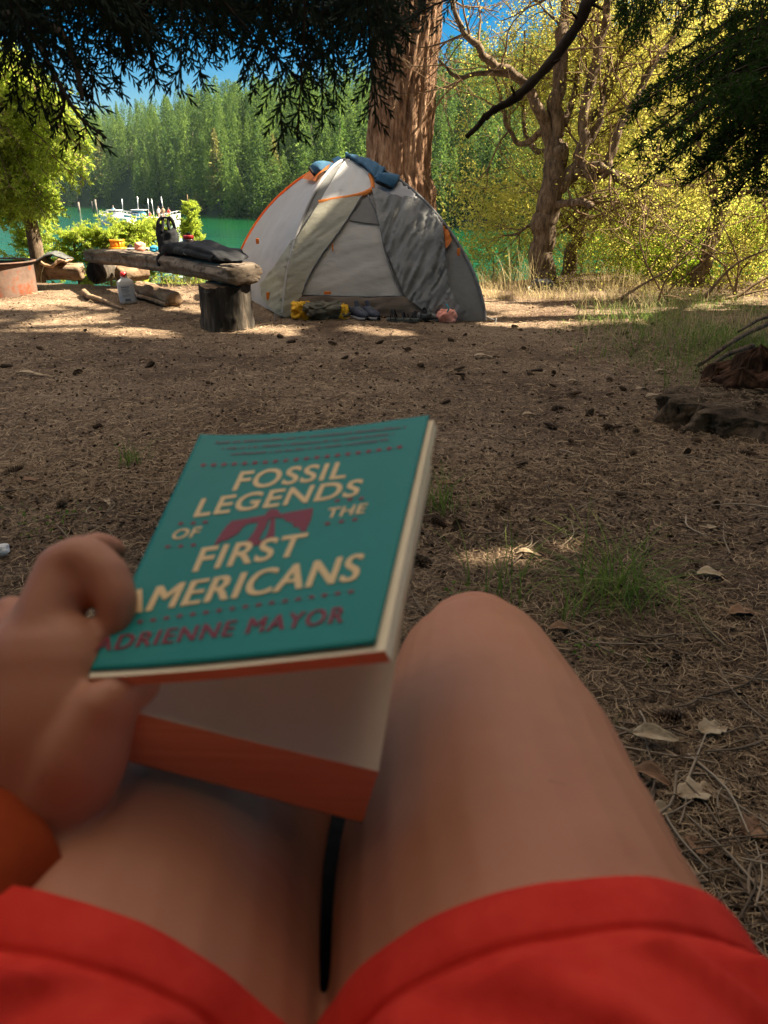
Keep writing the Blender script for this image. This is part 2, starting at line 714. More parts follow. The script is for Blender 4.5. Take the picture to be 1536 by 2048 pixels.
# trees at the foot of the hill one can tell apart
shore_trees = [  # u, s, height, radius, material, label
    (468, .05, 15.0, .15, M_PALE, 'tall sparse yellowish conifer by the far shoreline, paler than the forest behind it'),
    (262, .10, 19.0, .22, M_PALE, 'pale olive tree rising above the moored boats on the far shore'),
    (570, .10, 11.0, .22, M_PALE, 'light yellow-green tree up the far slope left of the tent peak'),
    (690, .12, 12.0, .25, M_BROAD, 'bright green broad tree on the far slope beside the big fir trunk'),
    (360, .03, 14.0, .20, M_FOREST, 'dark green conifer on the far shore above the leafy bush tip'),
    (620, .05, 9.0, .26, M_FOREST, 'dark conifer low on the far slope just left of the tent peak'),
]
for u, s, h, rb, m_, lab in shore_trees:
    x, y, z = (float(q) for q in hill_pt(u, s))
    root = thing('conifer_tree', lab, 'tree', (x, y, z - .3), 'trees along the far shore')
    V, F, r_ = conifer_foliage(h, rb * h, 900, base=.16)
    part('crown', MB().add(V + [x, y, z - .3], F, r_), m_, root, False)
    part('trunk', tube(resample([[x, y, z - .5], [x + .15, y, z + h * .5], [x, y, z + h * .93]], 8), np.linspace(.24, .04, 8), 6), M_FTRUNK, root)
for u, s, h, m_, lab in [(500, .0, 4.6, M_BROAD, 'round light green shrub at the water edge across the lake'),
                         (435, .0, 4.8, M_PALE, 'greyish brown dry shrub at the water edge across the lake'),
                         (545, .01, 3.6, M_BROAD, 'low green shrub on the far shore next to the tent side')]:
    x, y, z = (float(q) for q in hill_pt(u, s))
    n = 700
    d = rand_dirs(n) * (rng.random(n) ** .4)[:, None] * np.array([h * .55, h * .5, h * .5])
    d *= (1 + .3 * fbm(d / h * 5, 2))[:, None]
    root = thing('shrub', lab, 'shrub', (x, y, WATER_Z), 'shrubs along the far shore')
    part('foliage', MB().add(*leaves(d + [x, y, WATER_Z + h * .42], h * .10, h * .075)), m_, root, False)
    part('stem', tube([[x, y, WATER_Z - .4], [x, y, WATER_Z + h * .5]], [.12, .05], 6), M_FTRUNK, root)
# ================================================================== trees and bushes of the camp
M_FIRBARK = bpy.data.materials.new('fir_bark')


def bark_mat(m, dark, mid, light, sx, sz, bump=.8, dist=.02):
    m.use_nodes = True
    nt = m.node_tree
    N, L = nt.nodes, nt.links
    bs = N['Principled BSDF']
    bs.inputs['Roughness'].default_value = .95
    bs.inputs['Specular IOR Level'].default_value = .1
    tc = N.new('ShaderNodeTexCoord')
    mp = N.new('ShaderNodeMapping')
    mp.inputs['Scale'].default_value = (sx, sx, sz)
    L.new(tc.outputs['Object'], mp.inputs['Vector'])
    t = N.new('ShaderNodeTexNoise')
    t.inputs['Scale'].default_value = 1
    t.inputs['Detail'].default_value = 9
    t.inputs['Roughness'].default_value = .68
    L.new(mp.outputs[0], t.inputs['Vector'])
    r = N.new('ShaderNodeValToRGB')
    e = r.color_ramp.elements
    e[0].position, e[0].color = .34, rgb(*dark)
    e[1].position, e[1].color = .68, rgb(*light)
    q = e.new(.5)
    q.color = rgb(*mid)
    L.new(t.outputs['Fac'], r.inputs[0])
    L.new(r.outputs[0], bs.inputs['Base Color'])
    b = N.new('ShaderNodeBump')
    b.inputs['Strength'].default_value = bump
    b.inputs['Distance'].default_value = dist
    L.new(t.outputs['Fac'], b.inputs['Height'])
    L.new(b.outputs[0], bs.inputs['Normal'])


bark_mat(M_FIRBARK, (.045, .026, .015), (.19, .105, .062), (.42, .28, .18), 20, 4.5, 1.0, .03)
M_BARK = bpy.data.materials.new('gnarled_bark')
bark_mat(M_BARK, (.04, .028, .018), (.12, .084, .055), (.23, .165, .11), 30, 9, .8, .01)
M_TWIG = mat('twig_bark', (.10, .065, .035), (.24, .16, .09), scale=9, rough=.9, spec=.1)
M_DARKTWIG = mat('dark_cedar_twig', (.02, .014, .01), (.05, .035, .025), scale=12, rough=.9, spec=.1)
M_LEAF = mat('yellow_green_leaf', (.15, .20, .035), (.32, .31, .075), attr=True, rough=.8, spec=.08,
             trans=(.56, .49, .10), tfac=.55)
M_LEAFG = mat('fresh_green_leaf', (.12, .20, .02), (.34, .38, .05), attr=True, rough=.8, spec=.08,
              trans=(.50, .66, .06), tfac=.6)
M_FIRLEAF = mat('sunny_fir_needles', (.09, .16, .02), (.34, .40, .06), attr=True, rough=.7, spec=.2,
                trans=(.52, .62, .07), tfac=.5)  # brighter needles, with sunlight put into their colour
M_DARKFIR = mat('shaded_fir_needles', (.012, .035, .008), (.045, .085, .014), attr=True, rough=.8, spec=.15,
                trans=(.05, .10, .012), tfac=.25)  # darker fir needles, with shade put into their colour
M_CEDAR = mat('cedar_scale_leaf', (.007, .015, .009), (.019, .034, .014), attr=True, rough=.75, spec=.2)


# gaps in the canopy through which the sun reaches the ground: ground points and radii
GAPS = [(PG(1050, 1112), .13), (PG(1000, 1095), .07), (PG(1115, 1090), .06), (PG(300, 668), .22), (PG(120, 655), .25), (PG(520, 658), .2), (PG(1080, 645), .22), (PG(760, 668), .15), (PG(1230, 640), .2)]


def in_gap(C):
    m = np.zeros(len(C), bool)
    sd = np.array(sdir)
    for p, r in GAPS:
        q = C - p
        d = np.linalg.norm(q - (q @ sd)[:, None] * sd, axis=1)
        m |= d < r * (1.2 + .6 * vnoise(C * 2.3)) + .16
    return m


def carve(mb):
    V, T, Q, r_ = mb.arrays()
    keep = ~in_gap(V[T].mean(1))
    out = MB()
    out.add(V, [T[keep], Q], r_)
    return out


def limb(mb, pts, r0, r1, n=9, k=None, rough=.12, seed=0.0):
    pts = np.asarray(pts, float)
    k = k or max(8, len(pts) * 6)
    p = resample(pts, k)
    r = np.linspace(r0, r1, k)
    p = p + (np.minimum(r, .06) * .5)[:, None] * np.stack([vnoise(v3(np.arange(k) * .45 + seed, j * 9.1, 0)) for j in range(3)], 1)
    mb.add(*tube(p, r, n, True, rough, 5, seed))
    return p, r


def sprout(mb, p0, d, length, r, lev, ends, curl=.35, up=.15):
    """recursive twigs; collects end points for leaf clusters"""
    k = 6
    P = [np.array(p0, float)]
    d = np.array(d, float)
    for i in range(k - 1):
        d = norm(d + curl * rng.normal(size=3) * .5 + np.array([0, 0, up * .15]))
        P.append(P[-1] + d * length / (k - 1))
    P = np.array(P)
    mb.add(*tube(P, np.linspace(r, r * .4, k), 5 if lev else 4, False))
    if lev <= 0:
        ends.extend([P[-1], P[-2], P[-3]])
        return
    nb = 3 + (rng.random() < .5)
    for i in range(nb):
        j = rng.integers(1, k)
        dd = norm(norm(P[j] - P[j - 1]) + rng.normal(size=3) * .75)
        sprout(mb, P[j], dd, length * rng.uniform(.5, .75), r * .5, lev - 1, ends, curl, up)
    ends.append(P[-1])


def leafed_tree(name, label, base, limbs, leafmat, cat='tree', group=None, dens=26, spread=.22, leaf=.05, nspr=6, sprlen=.8,
                lev=2, fillers=(), barkm=None, keep=None, tmb=None):
    root = thing(name, label, cat, base, group)
    tb = tmb or MB()
    tw = MB()
    ends = []
    for q, (pts, r0, r1) in enumerate(limbs):
        p, r = limb(tb, pts, r0, r1, seed=q * 3.7 + base[0])
        if r1 < .06:
            m = len(p)
            for _ in range(nspr):
                j = rng.integers(m // 3, m)
                t = norm(p[min(j + 1, m - 1)] - p[j - 1])
                sprout(tw, p[j], norm(t * .6 + rng.normal(size=3) * .8), sprlen * rng.uniform(.6, 1.3), min(r[j] * .5, .014), lev, ends)
    part('trunk', tb, barkm or M_BARK, root)
    part('twigs', tw, M_TWIG, root, True)
    E_ = np.array(ends)
    for c, rad, n in fillers:
        E_ = np.vstack([E_, np.asarray(c) + rand_dirs(n) * (rng.random(n) ** .45)[:, None] * np.asarray(rad)])
    C = np.repeat(E_, dens, 0)
    C = C + rng.normal(size=C.shape) * spread * .5
    if keep is not None:
        C = C[keep(C)]
    lm = MB()
    sz = leaf * rng.uniform(.6, 1.3, len(C))
    lm.add(*leaves(C, sz, sz * .55, None, .12))
    part('crown', lm, leafmat, root, False)
    return root


# ---- big fir behind the tent
FY = 9.45
base = PY(795, 560, FY)
base[2] = float(gz(base[0], FY)) - .1
ctr = [base, PY(797, 350, FY), PY(806, 200, FY), PY(821, 0, FY)]
d_ = norm(ctr[3] - ctr[2])
ctr += [ctr[3] + d_ * 4, ctr[3] + d_ * 9, ctr[3] + d_ * 15]
k = 420
pth = resample(np.array(ctr), k)
w_ = lambda v, Y: px_at(Y, 1.5) * v
zz = pth[:, 2]
rad = np.interp(zz, [-.3, .3, 1.0, PY(797, 350, FY)[2], PY(821, 0, FY)[2], 20], [.56, .46, .42, w_(65, FY), w_(61, FY), .10])
n = 150
T, N, B = frames(pth)
a = np.linspace(0, 2 * np.pi, n, endpoint=False)
p3 = v3(np.cos(a)[None] * 5.5, np.sin(a)[None] * 5.5, zz[:, None] * 1.15)
ridge = 1 - np.abs(vnoise(p3 + .25 * fbm(p3 * 2, 2)[..., None]))
plate = fbm(v3(np.cos(a)[None] * 12, np.sin(a)[None] * 12, zz[:, None] * 5), 3)
rr = rad[:, None] * (1 + .13 * (ridge - .8) + .04 * plate)
V = pth[:, None] + np.cos(a)[None, :, None] * N[:, None] * rr[..., None] + np.sin(a)[None, :, None] * B[:, None] * rr[..., None]
A_ = np.arange(k - 1)[:, None]
S_ = np.arange(n)[None]
F = np.stack([A_ * n + S_, A_ * n + (S_ + 1) % n, (A_ + 1) * n + (S_ + 1) % n, (A_ + 1) * n + S_], -1).reshape(-1, 4)
fir = thing('fir_tree', 'massive fir with deeply furrowed red-brown bark rising behind the tent', 'tree', base)
part('trunk', MB().add(V.reshape(-1, 3), F), M_FIRBARK, fir)
cm = MB()
V, F, r_ = conifer_foliage(13, 2.6, 2600, base=.05)
cm.add(V + pth[-1] - [0, 0, 8.2], F, r_)
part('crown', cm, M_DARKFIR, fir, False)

# ---- gnarled tree to the right of the tent
AY = 9.3


def L3(*uvY):
    return [PY(u, v, Y) for u, v, Y in uvY]


b = PY(1085, 575, AY)
b[2] = float(gz(b[0], AY)) - .05
limbs = [
    ([b] + L3((1085, 540, AY), (1084, 480, AY), (1092, 420, AY), (1108, 350, AY), (1112, 300, AY)), .155, .125),
    (L3((1112, 305, AY), (1108, 240, AY), (1118, 150, AY), (1124, 70, AY + .1), (1132, -20, AY + .2), (1140, -160, AY + .3)), .105, .035),
    (L3((1108, 330, AY), (1092, 260, AY), (1070, 210, AY - .1), (1040, 160, AY - .2), (990, 130, AY - .3), (950, 90, AY - .4), (915, 40, AY - .4), (895, -30, AY - .4)), .075, .018),
    (L3((1020, 150, AY - .2), (960, 148, AY - .3), (915, 155, AY - .4), (880, 120, AY - .4)), .035, .012),
    (L3((1100, 390, AY), (1130, 365, AY - .05), (1160, 310, AY - .1), (1168, 230, AY - .1), (1190, 120, AY), (1215, 20, AY), (1225, -80, AY)), .085, .03),
    (L3((1165, 300, AY - .1), (1195, 250, AY), (1208, 180, AY + .1), (1222, 110, AY + .2)), .05, .02),
    (L3((1092, 255, AY), (1040, 290, AY + .4), (1010, 240, AY + .5), (1000, 180, AY + .5), (970, 120, AY + .5)), .035, .012),
    (L3((1140, 355, AY), (1160, 345, AY - .1), (1195, 352, AY - .15), (1212, 340, AY - .15), (1230, 285, AY - .1), (1262, 215, AY), (1300, 140, AY + .1), (1340, 80, AY + .2), (1370, 10, AY + .3)), .07, .025),
    (L3((1165, 335, AY - .1), (1195, 331, AY - .2), (1225, 345, AY - .3), (1252, 372, AY - .35), (1282, 388, AY - .4), (1300, 402, AY - .4)), .05, .02),
    (L3((1215, 338, AY - .2), (1250, 352, AY - .25), (1290, 365, AY - .3), (1340, 372, AY - .3)), .04, .015),
    (L3((1108, 418, AY), (1128, 408, AY - .2), (1155, 404, AY - .35), (1182, 412, AY - .45)), .045, .036),
    (L3((1125, 250, AY), (1150, 180, AY + .3), (1160, 80, AY + .4), (1172, -30, AY + .4)), .04, .015),
    (L3((1180, 240, AY + .1), (1215, 190, AY + .3), (1240, 110, AY + .4), (1262, 20, AY + .4)), .035, .012),
    (L3((1118, 300, AY + .1), (1075, 300, AY + .5), (1050, 260, AY + .7), (1045, 170, AY + .8), (1050, 60, AY + .8)), .04, .012),
    (L3((1090, 440, AY), (1060, 450, AY + .2), (1030, 470, AY + .3), (1000, 470, AY + .3)), .02, .008),
]
keepA = lambda C: (C[:, 0] / C[:, 1] > .085) & (rng.random(len(C)) < np.where(C[:, 1] < AY + .15, .07, .95) * np.where(C[:, 0] < 1.7, .6, 1)) & (C[:, 2] < 3.9 + .9 * np.clip(C[:, 0] - 1.2, 0, 4)) & (C[:, 1] > 8.55)
leafed_tree('gnarled_tree', 'gnarled many-limbed tree with a short thick trunk right of the tent', b, limbs, M_LEAF,
            dens=24, spread=.17, leaf=.028, nspr=8, sprlen=.75, keep=keepA)

# ---- paler leaning tree close behind it
b = PY(1122, 575, 10.4)
b[2] = -.25
limbs = [([b] + L3((1140, 530, 10.4), (1152, 470, 10.4), (1165, 420, 10.4), (1185, 350, 10.5), (1200, 270, 10.6)), .11, .05),
         (L3((1150, 470, 10.4), (1130, 450, 10.4), (1115, 420, 10.3)), .04, .02),
         (L3((1185, 350, 10.5), (1230, 240, 10.8), (1260, 120, 11), (1290, 0, 11.2)), .05, .015),
         (L3((1190, 330, 10.5), (1170, 220, 10.9), (1150, 90, 11.1), (1130, -40, 11.2)), .05, .015),
         (L3((1165, 420, 10.4), (1220, 390, 10.6), (1290, 330, 10.9), (1340, 250, 11)), .04, .012),
         (L3((1175, 400, 10.4), (1260, 420, 10.4), (1330, 450, 10.4)), .03, .01)]
leafed_tree('leaning_tree', 'slim pale-barked tree leaning right just behind the gnarled trunk', b, limbs, M_LEAF,
            dens=20, spread=.20, leaf=.030, nspr=8, sprlen=.95)

# ---- leaning tree at the right edge
b = PY(1385, 598, 9.0)
b[2] = float(gz(b[0], 9.0)) - .05
limbs = [([b] + L3((1400, 550, 9), (1418, 490, 9), (1440, 430, 9.1), (1462, 380, 9.2)), .085, .055),
         (L3((1462, 380, 9.2), (1500, 300, 9.3), (1530, 180, 9.5), (1560, 30, 9.7)), .05, .02),
         (L3((1440, 430, 9.1), (1410, 350, 9.3), (1390, 240, 9.6), (1400, 100, 9.8), (1420, -30, 10)), .045, .014),
         (L3((1455, 400, 9.1), (1500, 385, 8.9), (1545, 395, 8.8), (1560, 430, 8.7)), .035, .02),
         (L3((1430, 380, 9.2), (1470, 372, 9), (1515, 378, 8.9), (1530, 420, 8.8)), .025, .014),
         (L3((1430, 455, 9), (1390, 470, 9), (1350, 520, 8.9), (1330, 560, 8.8)), .025, .008),
         (L3((1462, 380, 9.2), (1450, 300, 9.5), (1460, 200, 9.9), (1480, 80, 10.2)), .04, .012)]
leafed_tree('leaning_tree', 'tree with a bare trunk leaning right over brush near the grass', b, limbs, M_LEAF,
            dens=20, spread=.20, leaf=.030, nspr=8, sprlen=.9)

# ---- a fuller tree far right behind, closing the view to the lake
b = PY(1480, 560, 12.5)
b[2] = -1.2
limbs = [([b] + L3((1470, 420, 12.5), (1450, 250, 12.6), (1440, 100, 12.7), (1430, -60, 12.8)), .13, .04),
         (L3((1460, 350, 12.5), (1380, 220, 12.5), (1320, 90, 12.5), (1290, -30, 12.5)), .06, .015),
         (L3((1465, 380, 12.5), (1540, 250, 12.5), (1580, 100, 12.5)), .06, .02),
         (L3((1460, 420, 12.5), (1370, 360, 12.2), (1290, 320, 12.1)), .05, .015),
         (L3((1455, 300, 12.5), (1400, 160, 12.9), (1370, 20, 13)), .05, .015)]
leafed_tree('leafy_tree', 'full-crowned yellow-green tree filling the view behind the leaning trees', b, limbs, M_LEAF,
            dens=16, spread=.26, leaf=.042, nspr=9, sprlen=1.1,
            fillers=[((PY(1230, 330, 12.6)), (1.5, .8, 1.0), 160), ((PY(1400, 200, 12.8)), (1.6, .8, 1.6), 260), ((PY(1250, 120, 13)), (1.2, .8, 1.2), 150)])


# ---- bushes under the trees on the right and by the water
def bush(name, label, c, rad, n, lm, leaf, group, stems=9, zb=None, aspect=.55):
    c = np.asarray(c, float)
    zb = float(gz(c[0], c[1])) if zb is None else zb
    root = thing(name, label, 'bush', (c[0], c[1], zb), group)
    tw = MB()
    ends = []
    for _ in range(stems):
        d = norm(np.array([rng.normal() * .5 * rad[0], rng.normal() * .4 * rad[1], rad[2] * 1.3]))
        sprout(tw, [c[0] + rng.normal() * .1, c[1] + rng.normal() * .1, zb - .05], d, rad[2] * rng.uniform(.9, 1.6), .012, 2, ends)
    part('stems', tw, M_TWIG, root)
    E_ = np.array(ends)
    d = rand_dirs(n)
    q = c + d * (rng.random(n) ** .5)[:, None] * np.asarray(rad) * (1 + .45 * fbm(d * 2.3 + c, 2))[:, None]
    C = np.vstack([np.repeat(E_, 6, 0), np.repeat(q, 6, 0)])
    C = C + rng.normal(size=C.shape) * .07
    C = C[C[:, 2] > zb]
    sz = leaf * rng.uniform(.6, 1.3, len(C))
    part('foliage', MB().add(*leaves(C, sz, sz * aspect)), lm, root, False)
    return root


grp = 'bushes on the bank'
bush('bush', 'dense sunlit bush at the foot of the pale leaning tree', PY(1190, 490, 11.2), (1.0, .6, .75), 700, M_LEAF, .034, grp)
bush('bush', 'bright green bush between the two leaning trunks', PY(1275, 470, 10.6), (.75, .5, .75), 650, M_LEAFG, .034, grp)
bush('bush', 'tall yellowish bush behind the trunk leaning over the brush', PY(1400, 430, 11.0), (1.1, .6, 1.0), 900, M_LEAF, .036, grp)
bush('bush', 'green bush at the right edge of the clearing, behind the grass', PY(1510, 490, 9.6), (.75, .5, .9), 900, M_LEAFG, .034, grp)
bush('bush', 'low thin yellow bush hanging over the water beside the tent', PY(985, 420, 10.4), (.75, .5, .55), 300, M_LEAF, .05, grp, stems=5)
bush('bush', 'low green brush under the bare leaning trunk', PY(1330, 560, 9.4), (.7, .4, .35), 350, M_LEAFG, .05, grp)

# bare brush stems right of the clearing
sb = thing('brush', 'tangle of thin bare stems beside the leaning bare trunk', 'brush', (PG(1330, 600)))
tw = MB()
for i in range(8):
    p0 = PG(rng.uniform(1270, 1480), rng.uniform(585, 612))
    sprout(tw, p0 - [0, 0, .03], norm(np.array([rng.normal() * .6, rng.normal() * .3, 1.0])), rng.uniform(.6, 1.3), .012, 2, [], .5)
for i in range(4):
    p0 = PG(rng.uniform(1220, 1480), 602)
    p1 = p0 + np.array([rng.uniform(.5, 1.2), rng.uniform(-.2, .3), rng.uniform(.1, .6)])
    tw.add(*tube(resample([p0, (p0 + p1) / 2 + rng.normal(size=3) * .08, p1], 10), np.linspace(.018, .006, 10), 5))
part('stems', tw, M_TWIG, sb)


# ---- conifer boughs: a woody axis with needle-covered side shoots
def bough(mbw, mbl, path, r0, side_len, nside, needle=.022, dens=90, droop=.35, wid=.35, updir=None, thick=.3):
    P = resample(path, 24)
    mbw.add(*tube(P, np.linspace(r0, r0 * .25, 24), 5, False))
    T, N, B = frames(P)
    C, D, S = [], [], []
    for i in range(nside):
        t = rng.uniform(.08, 1)
        j = int(t * 23)
        s = 1 if i % 2 else -1
        hor = norm(np.cross(T[j], [0, 0, 1.0]))
        d = norm(T[j] * .75 + hor * s * 1.0 + np.array([0, 0, -droop * rng.uniform(.2, 1.3)]) + rng.normal(size=3) * thick * .5)
        L = side_len * (1 - .6 * t) * rng.uniform(.6, 1.2)
        q = np.linspace(0, 1, 6)[:, None]
        sp = P[j] + d * L * q + np.array([0, 0, -1.0]) * (droop * L * .5) * q ** 2
        mbw.add(*tube(sp, np.linspace(r0 * .3, r0 * .1, 6), 4, False))
        m = max(6, int(dens * L))
        tt = rng.random(m)
        base_ = P[j] + d * L * tt[:, None] + np.array([0, 0, -1.0]) * (droop * L * .5) * tt[:, None] ** 2
        nd = norm(d * .8 + np.cross(d, rng.normal(size=(m, 3))) * 1.0)
        C.append(base_)
        D.append(nd)
    C = np.vstack(C)
    D = np.vstack(D)
    ln = needle * rng.uniform(.7, 1.3, len(C))
    mbl.add(*leaves(C, ln, ln * wid, D, .05))


# ---- sunlit fir at the left edge
LY = 9.7
b = PY(70, 500, LY)
b[2] = float(gz(b[0], LY)) - .2
lf = thing('fir_tree', 'bright green fir with drooping boughs at the left edge by the water', 'tree', b)
tb = MB()
tp, tr = limb(tb, [b] + L3((62, 450, LY), (40, 400, LY), (5, 330, LY), (-40, 200, LY), (-80, 50, LY), (-110, -150, LY)), .085, .04, 10)
wb, lb = MB(), MB()
for i in range(230):
    if i < 195:
        tu, tv = rng.uniform(-30, 178), rng.uniform(165, 440)
        if tv > 380:
            tu = rng.uniform(-30, 110)
        tu -= max(0, 230 - tv) * .7
        e = PY(tu, tv, LY + rng.uniform(-1.1, 1.1))
        j = int(np.argmin(np.abs(tp[:, 2] - (e[2] + rng.uniform(.1, .45)))))
    else:
        j = rng.integers(20, len(tp))
        e = tp[j] + np.array([-abs(rng.normal()) * 1.2, rng.normal() * 1.2, rng.uniform(-.5, .0)])
    p = tp[j]
    m_ = (p + e) / 2 + np.array([0, 0, .16 * np.linalg.norm(e - p)])
    bough(wb, lb, [p, m_, e], .012, .40, 24, needle=.055, dens=95, droop=.5, wid=.33)
part('trunk', tb, M_BARK, lf)
part('branches', wb, M_TWIG, lf)
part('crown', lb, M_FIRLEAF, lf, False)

# ---- young sunlit saplings behind the bench
for (u, v, Y, hpx, wpx, nb_, lab) in [(270, 505, 10.3, 50, 150, 110, 'broad bright green young fir right behind the log bench'),
                                      (318, 505, 10.5, 62, 110, 80, 'young fir showing behind the black bag, second highest of the saplings'),
                                      (386, 505, 10.6, 108, 55, 64, 'slender young fir tip rising highest, right of the black bag'),
                                      (215, 508, 10.1, 44, 140, 90, 'young fir rising behind the orange pot'),
                                      (150, 508, 10.2, 48, 130, 80, 'low yellow-green fir sapling above the folded tarp'),
                                      (60, 508, 10.4, 50, 110, 60, 'small fir sapling at the foot of the drooping fir')]:
    b = PY(u, v, Y)
    m_ = px_at(Y, .4)
    b0 = b.copy()
    b0[2] = float(gz(b[0], Y)) - .02
    rt_ = thing('young_fir', lab, 'young fir', b0, 'young firs on the bank')
    wb, lb = MB(), MB()
    H_ = hpx * m_
    top = b + [rng.normal() * .02, 0, H_]
    ax = resample([b0, b, top], 20)
    wb.add(*tube(ax, np.linspace(.02, .005, 20), 5))
    for i in range(nb_):
        t = rng.uniform(.0, .95)
        p = ax[int(t * 19)]
        a = rng.random() * 6.28
        ln = wpx * m_ * (1 - t * .8) * rng.uniform(.5, 1.1)
        e = p + np.array([math.cos(a) * ln, math.sin(a) * ln * .6, rng.uniform(.1, .75) * ln])
        bough(wb, lb, [p, (p + e) / 2 + [0, 0, -.02], e], .006, .13, 13, needle=.036, dens=170, droop=.15, wid=.34)
    part('stem', wb, M_TWIG, rt_)
    part('foliage', lb, M_FIRLEAF, rt_, False)


# ---- cedar over the camp: hanging fern-like sprays seen from below
def cedar_spray(mbl, base, d, nrm, L, w=.0036):
    """flat fern-like spray: axis, side shoots, and short scale-leaf fingers set evenly along both"""
    d = norm(np.asarray(d, float))
    nrm = norm(nrm - (nrm @ d) * d)
    s = np.cross(nrm, d)
    cs, ds, ls, ws = [], [], [], []
    bend = rng.normal() * .3
    droop = np.array([0, 0, -1.0])
    axis = lambda t: base + d * L * t + s * bend * L * t * t * .5 + droop * L * .14 * t * t

    def fingers(f, dirn, ll, step, fl):
        sd = np.cross(nrm, dirn)
        m = max(3, int(ll / step))
        for j in range(m):
            q = (j + .6) / m
            sg = 1 if j % 2 else -1
            cs.append(f(q)); ds.append(norm(dirn * .9 + sd * sg * .46 + nrm * rng.normal() * .06))
            ls.append(fl * (1 - .45 * q) * rng.uniform(.85, 1.15)); ws.append(w)
        cs.append(f(.80)); ds.append(dirn); ls.append(max(ll * .3, fl)); ws.append(w)
    nst = max(6, int(L / .019))
    for i in range(nst):
        t = (i + .5) / nst
        sg = 1 if i % 2 else -1
        ll = L * .52 * (1 - t) ** .7 * rng.uniform(.8, 1.1) + .014
        dirn = norm(d * .85 + s * sg * .78 + droop * .12 + nrm * rng.normal() * .08)
        b0 = axis(t)
        cs.append(b0); ds.append(dirn); ls.append(ll); ws.append(w * .6)
        fingers(lambda q, b0=b0, dirn=dirn, ll=ll: b0 + dirn * ll * q, dirn, ll, .0075, .025)
    fingers(axis, norm(d + droop * .15 + s * bend * .5), L, .009, .027)
    cs, ds, ls, ws = np.array(cs), np.array(ds), np.array(ls), np.array(ws)
    S = norm(np.cross(nrm, ds))
    n = len(cs)
    V = np.stack([cs - S * ws[:, None] * .3, cs + S * ws[:, None] * .3, cs + ds * ls[:, None] * .6 + S * ws[:, None] * .5,
                  cs + ds * ls[:, None], cs + ds * ls[:, None] * .6 - S * ws[:, None] * .5], 1)
    V += (nrm * .0005 * rng.normal(size=(n, 1)))[:, None]
    i = np.arange(n)[:, None] * 5
    F = np.concatenate([i + [0, 1, 2], i + [0, 2, 4], i + [2, 3, 4]])
    mbl.add(V.reshape(-1, 3), F, np.repeat(rng.random(n), 5))
    return np.array([axis(q) for q in np.linspace(0, 1, 6)])


ced_base = (-2.6, 1.7, 0.0)
ced = thing('cedar_tree', 'dark cedar whose flat drooping sprays hang across the top left', 'tree', ced_base)
tb, wb, lb = MB(), MB(), MB()
limb(tb, [ced_base, (-2.62, 1.7, 2), (-2.66, 1.72, 5), (-2.7, 1.75, 9)], .22, .10, 14)
boughs = [
    [(-2.6, 1.7, 1.9), PD(-120, -60, 1.75), PD(150, -70, 1.5), PD(420, -60, 1.35), PD(640, -50, 1.4), PD(790, -10, 1.5)],
    [(-2.6, 1.7, 1.7), PD(-180, 40, 1.7), PD(-20, 30, 1.5), PD(110, 60, 1.4), PD(150, 130, 1.38), PD(165, 200, 1.36)],
    [(-2.6, 1.75, 2.1), PD(-60, -120, 1.9), PD(250, -110, 1.75), PD(520, -100, 1.7), PD(800, -90, 1.75)],
    [(-2.6, 1.75, 1.8), PD(-150, -20, 1.9), PD(60, 0, 1.7), PD(300, 5, 1.6), PD(520, 15, 1.55), PD(700, 30, 1.6)],
]
for bi, bp_ in enumerate(boughs):
    P = resample(np.array([np.asarray(q, float) for q in bp_]), 30)
    wb.add(*tube(P, np.linspace(.016, .004, 30), 6, False, .1, 8))
sprays = []
# (u, v) of tips the sprays reach, by column: lower outline of the dark mass
tipu = [-20, 20, 60, 95, 130, 170, 205, 240, 270, 300, 330, 360, 395, 430, 460, 500, 540, 570, 600, 630, 655, 690, 720, 745, 770]
tipv = [180, 130, 150, 200, 225, 150, 175, 195, 150, 185, 175, 130, 190, 170, 140, 165, 130, 190, 220, 200, 140, 90, 150, 190, 140]
for u_, v_ in zip(tipu, tipv):
    for q in range(4):
        d0 = rng.uniform(1.25, 1.75)
        f_ = (1.0, .62, .38, .2, .08)[q]
        tip = PD(u_ + rng.normal() * (8 + 14 * q), v_ * .80 * f_ + rng.normal() * 12, d0)
        L = rng.uniform(.13, .24)
        dirn = norm(np.array([rng.normal() * .35 + .12, rng.normal() * .3, -1.0]) if q < 2 else np.array([rng.normal() * .7, rng.normal() * .5, -.6]))
        sprays.append((tip - dirn * L, dirn, L))
for u_, v_, in [(110, 265), (150, 250), (60, 215), (585, 245), (640, 230), (610, 235), (15, 190), (735, 210)]:
    d0 = rng.uniform(1.3, 1.5)
    dirn = norm(np.array([rng.normal() * .3, 0, -1.0]))
    L = rng.uniform(.16, .24)
    sprays.append((PD(u_, v_, d0) - dirn * L, dirn, L))
for _ in range(60):
    d0 = rng.uniform(1.4, 2.1)
    dirn = norm(np.array([rng.normal() * .8, rng.normal() * .5, -.5]))
    L = rng.uniform(.15, .26)
    sprays.append((PD(rng.uniform(-120, 780), rng.uniform(-260, 50), d0) - dirn * L, dirn, L))
for s_ in sprays:
    axp = cedar_spray(lb, s_[0], s_[1], np.array([rng.normal() * .5, -1.0, rng.normal() * .5 + .25]), s_[2])
    wb.add(*tube(axp, np.linspace(.0024, .0010, 6), 4, False))
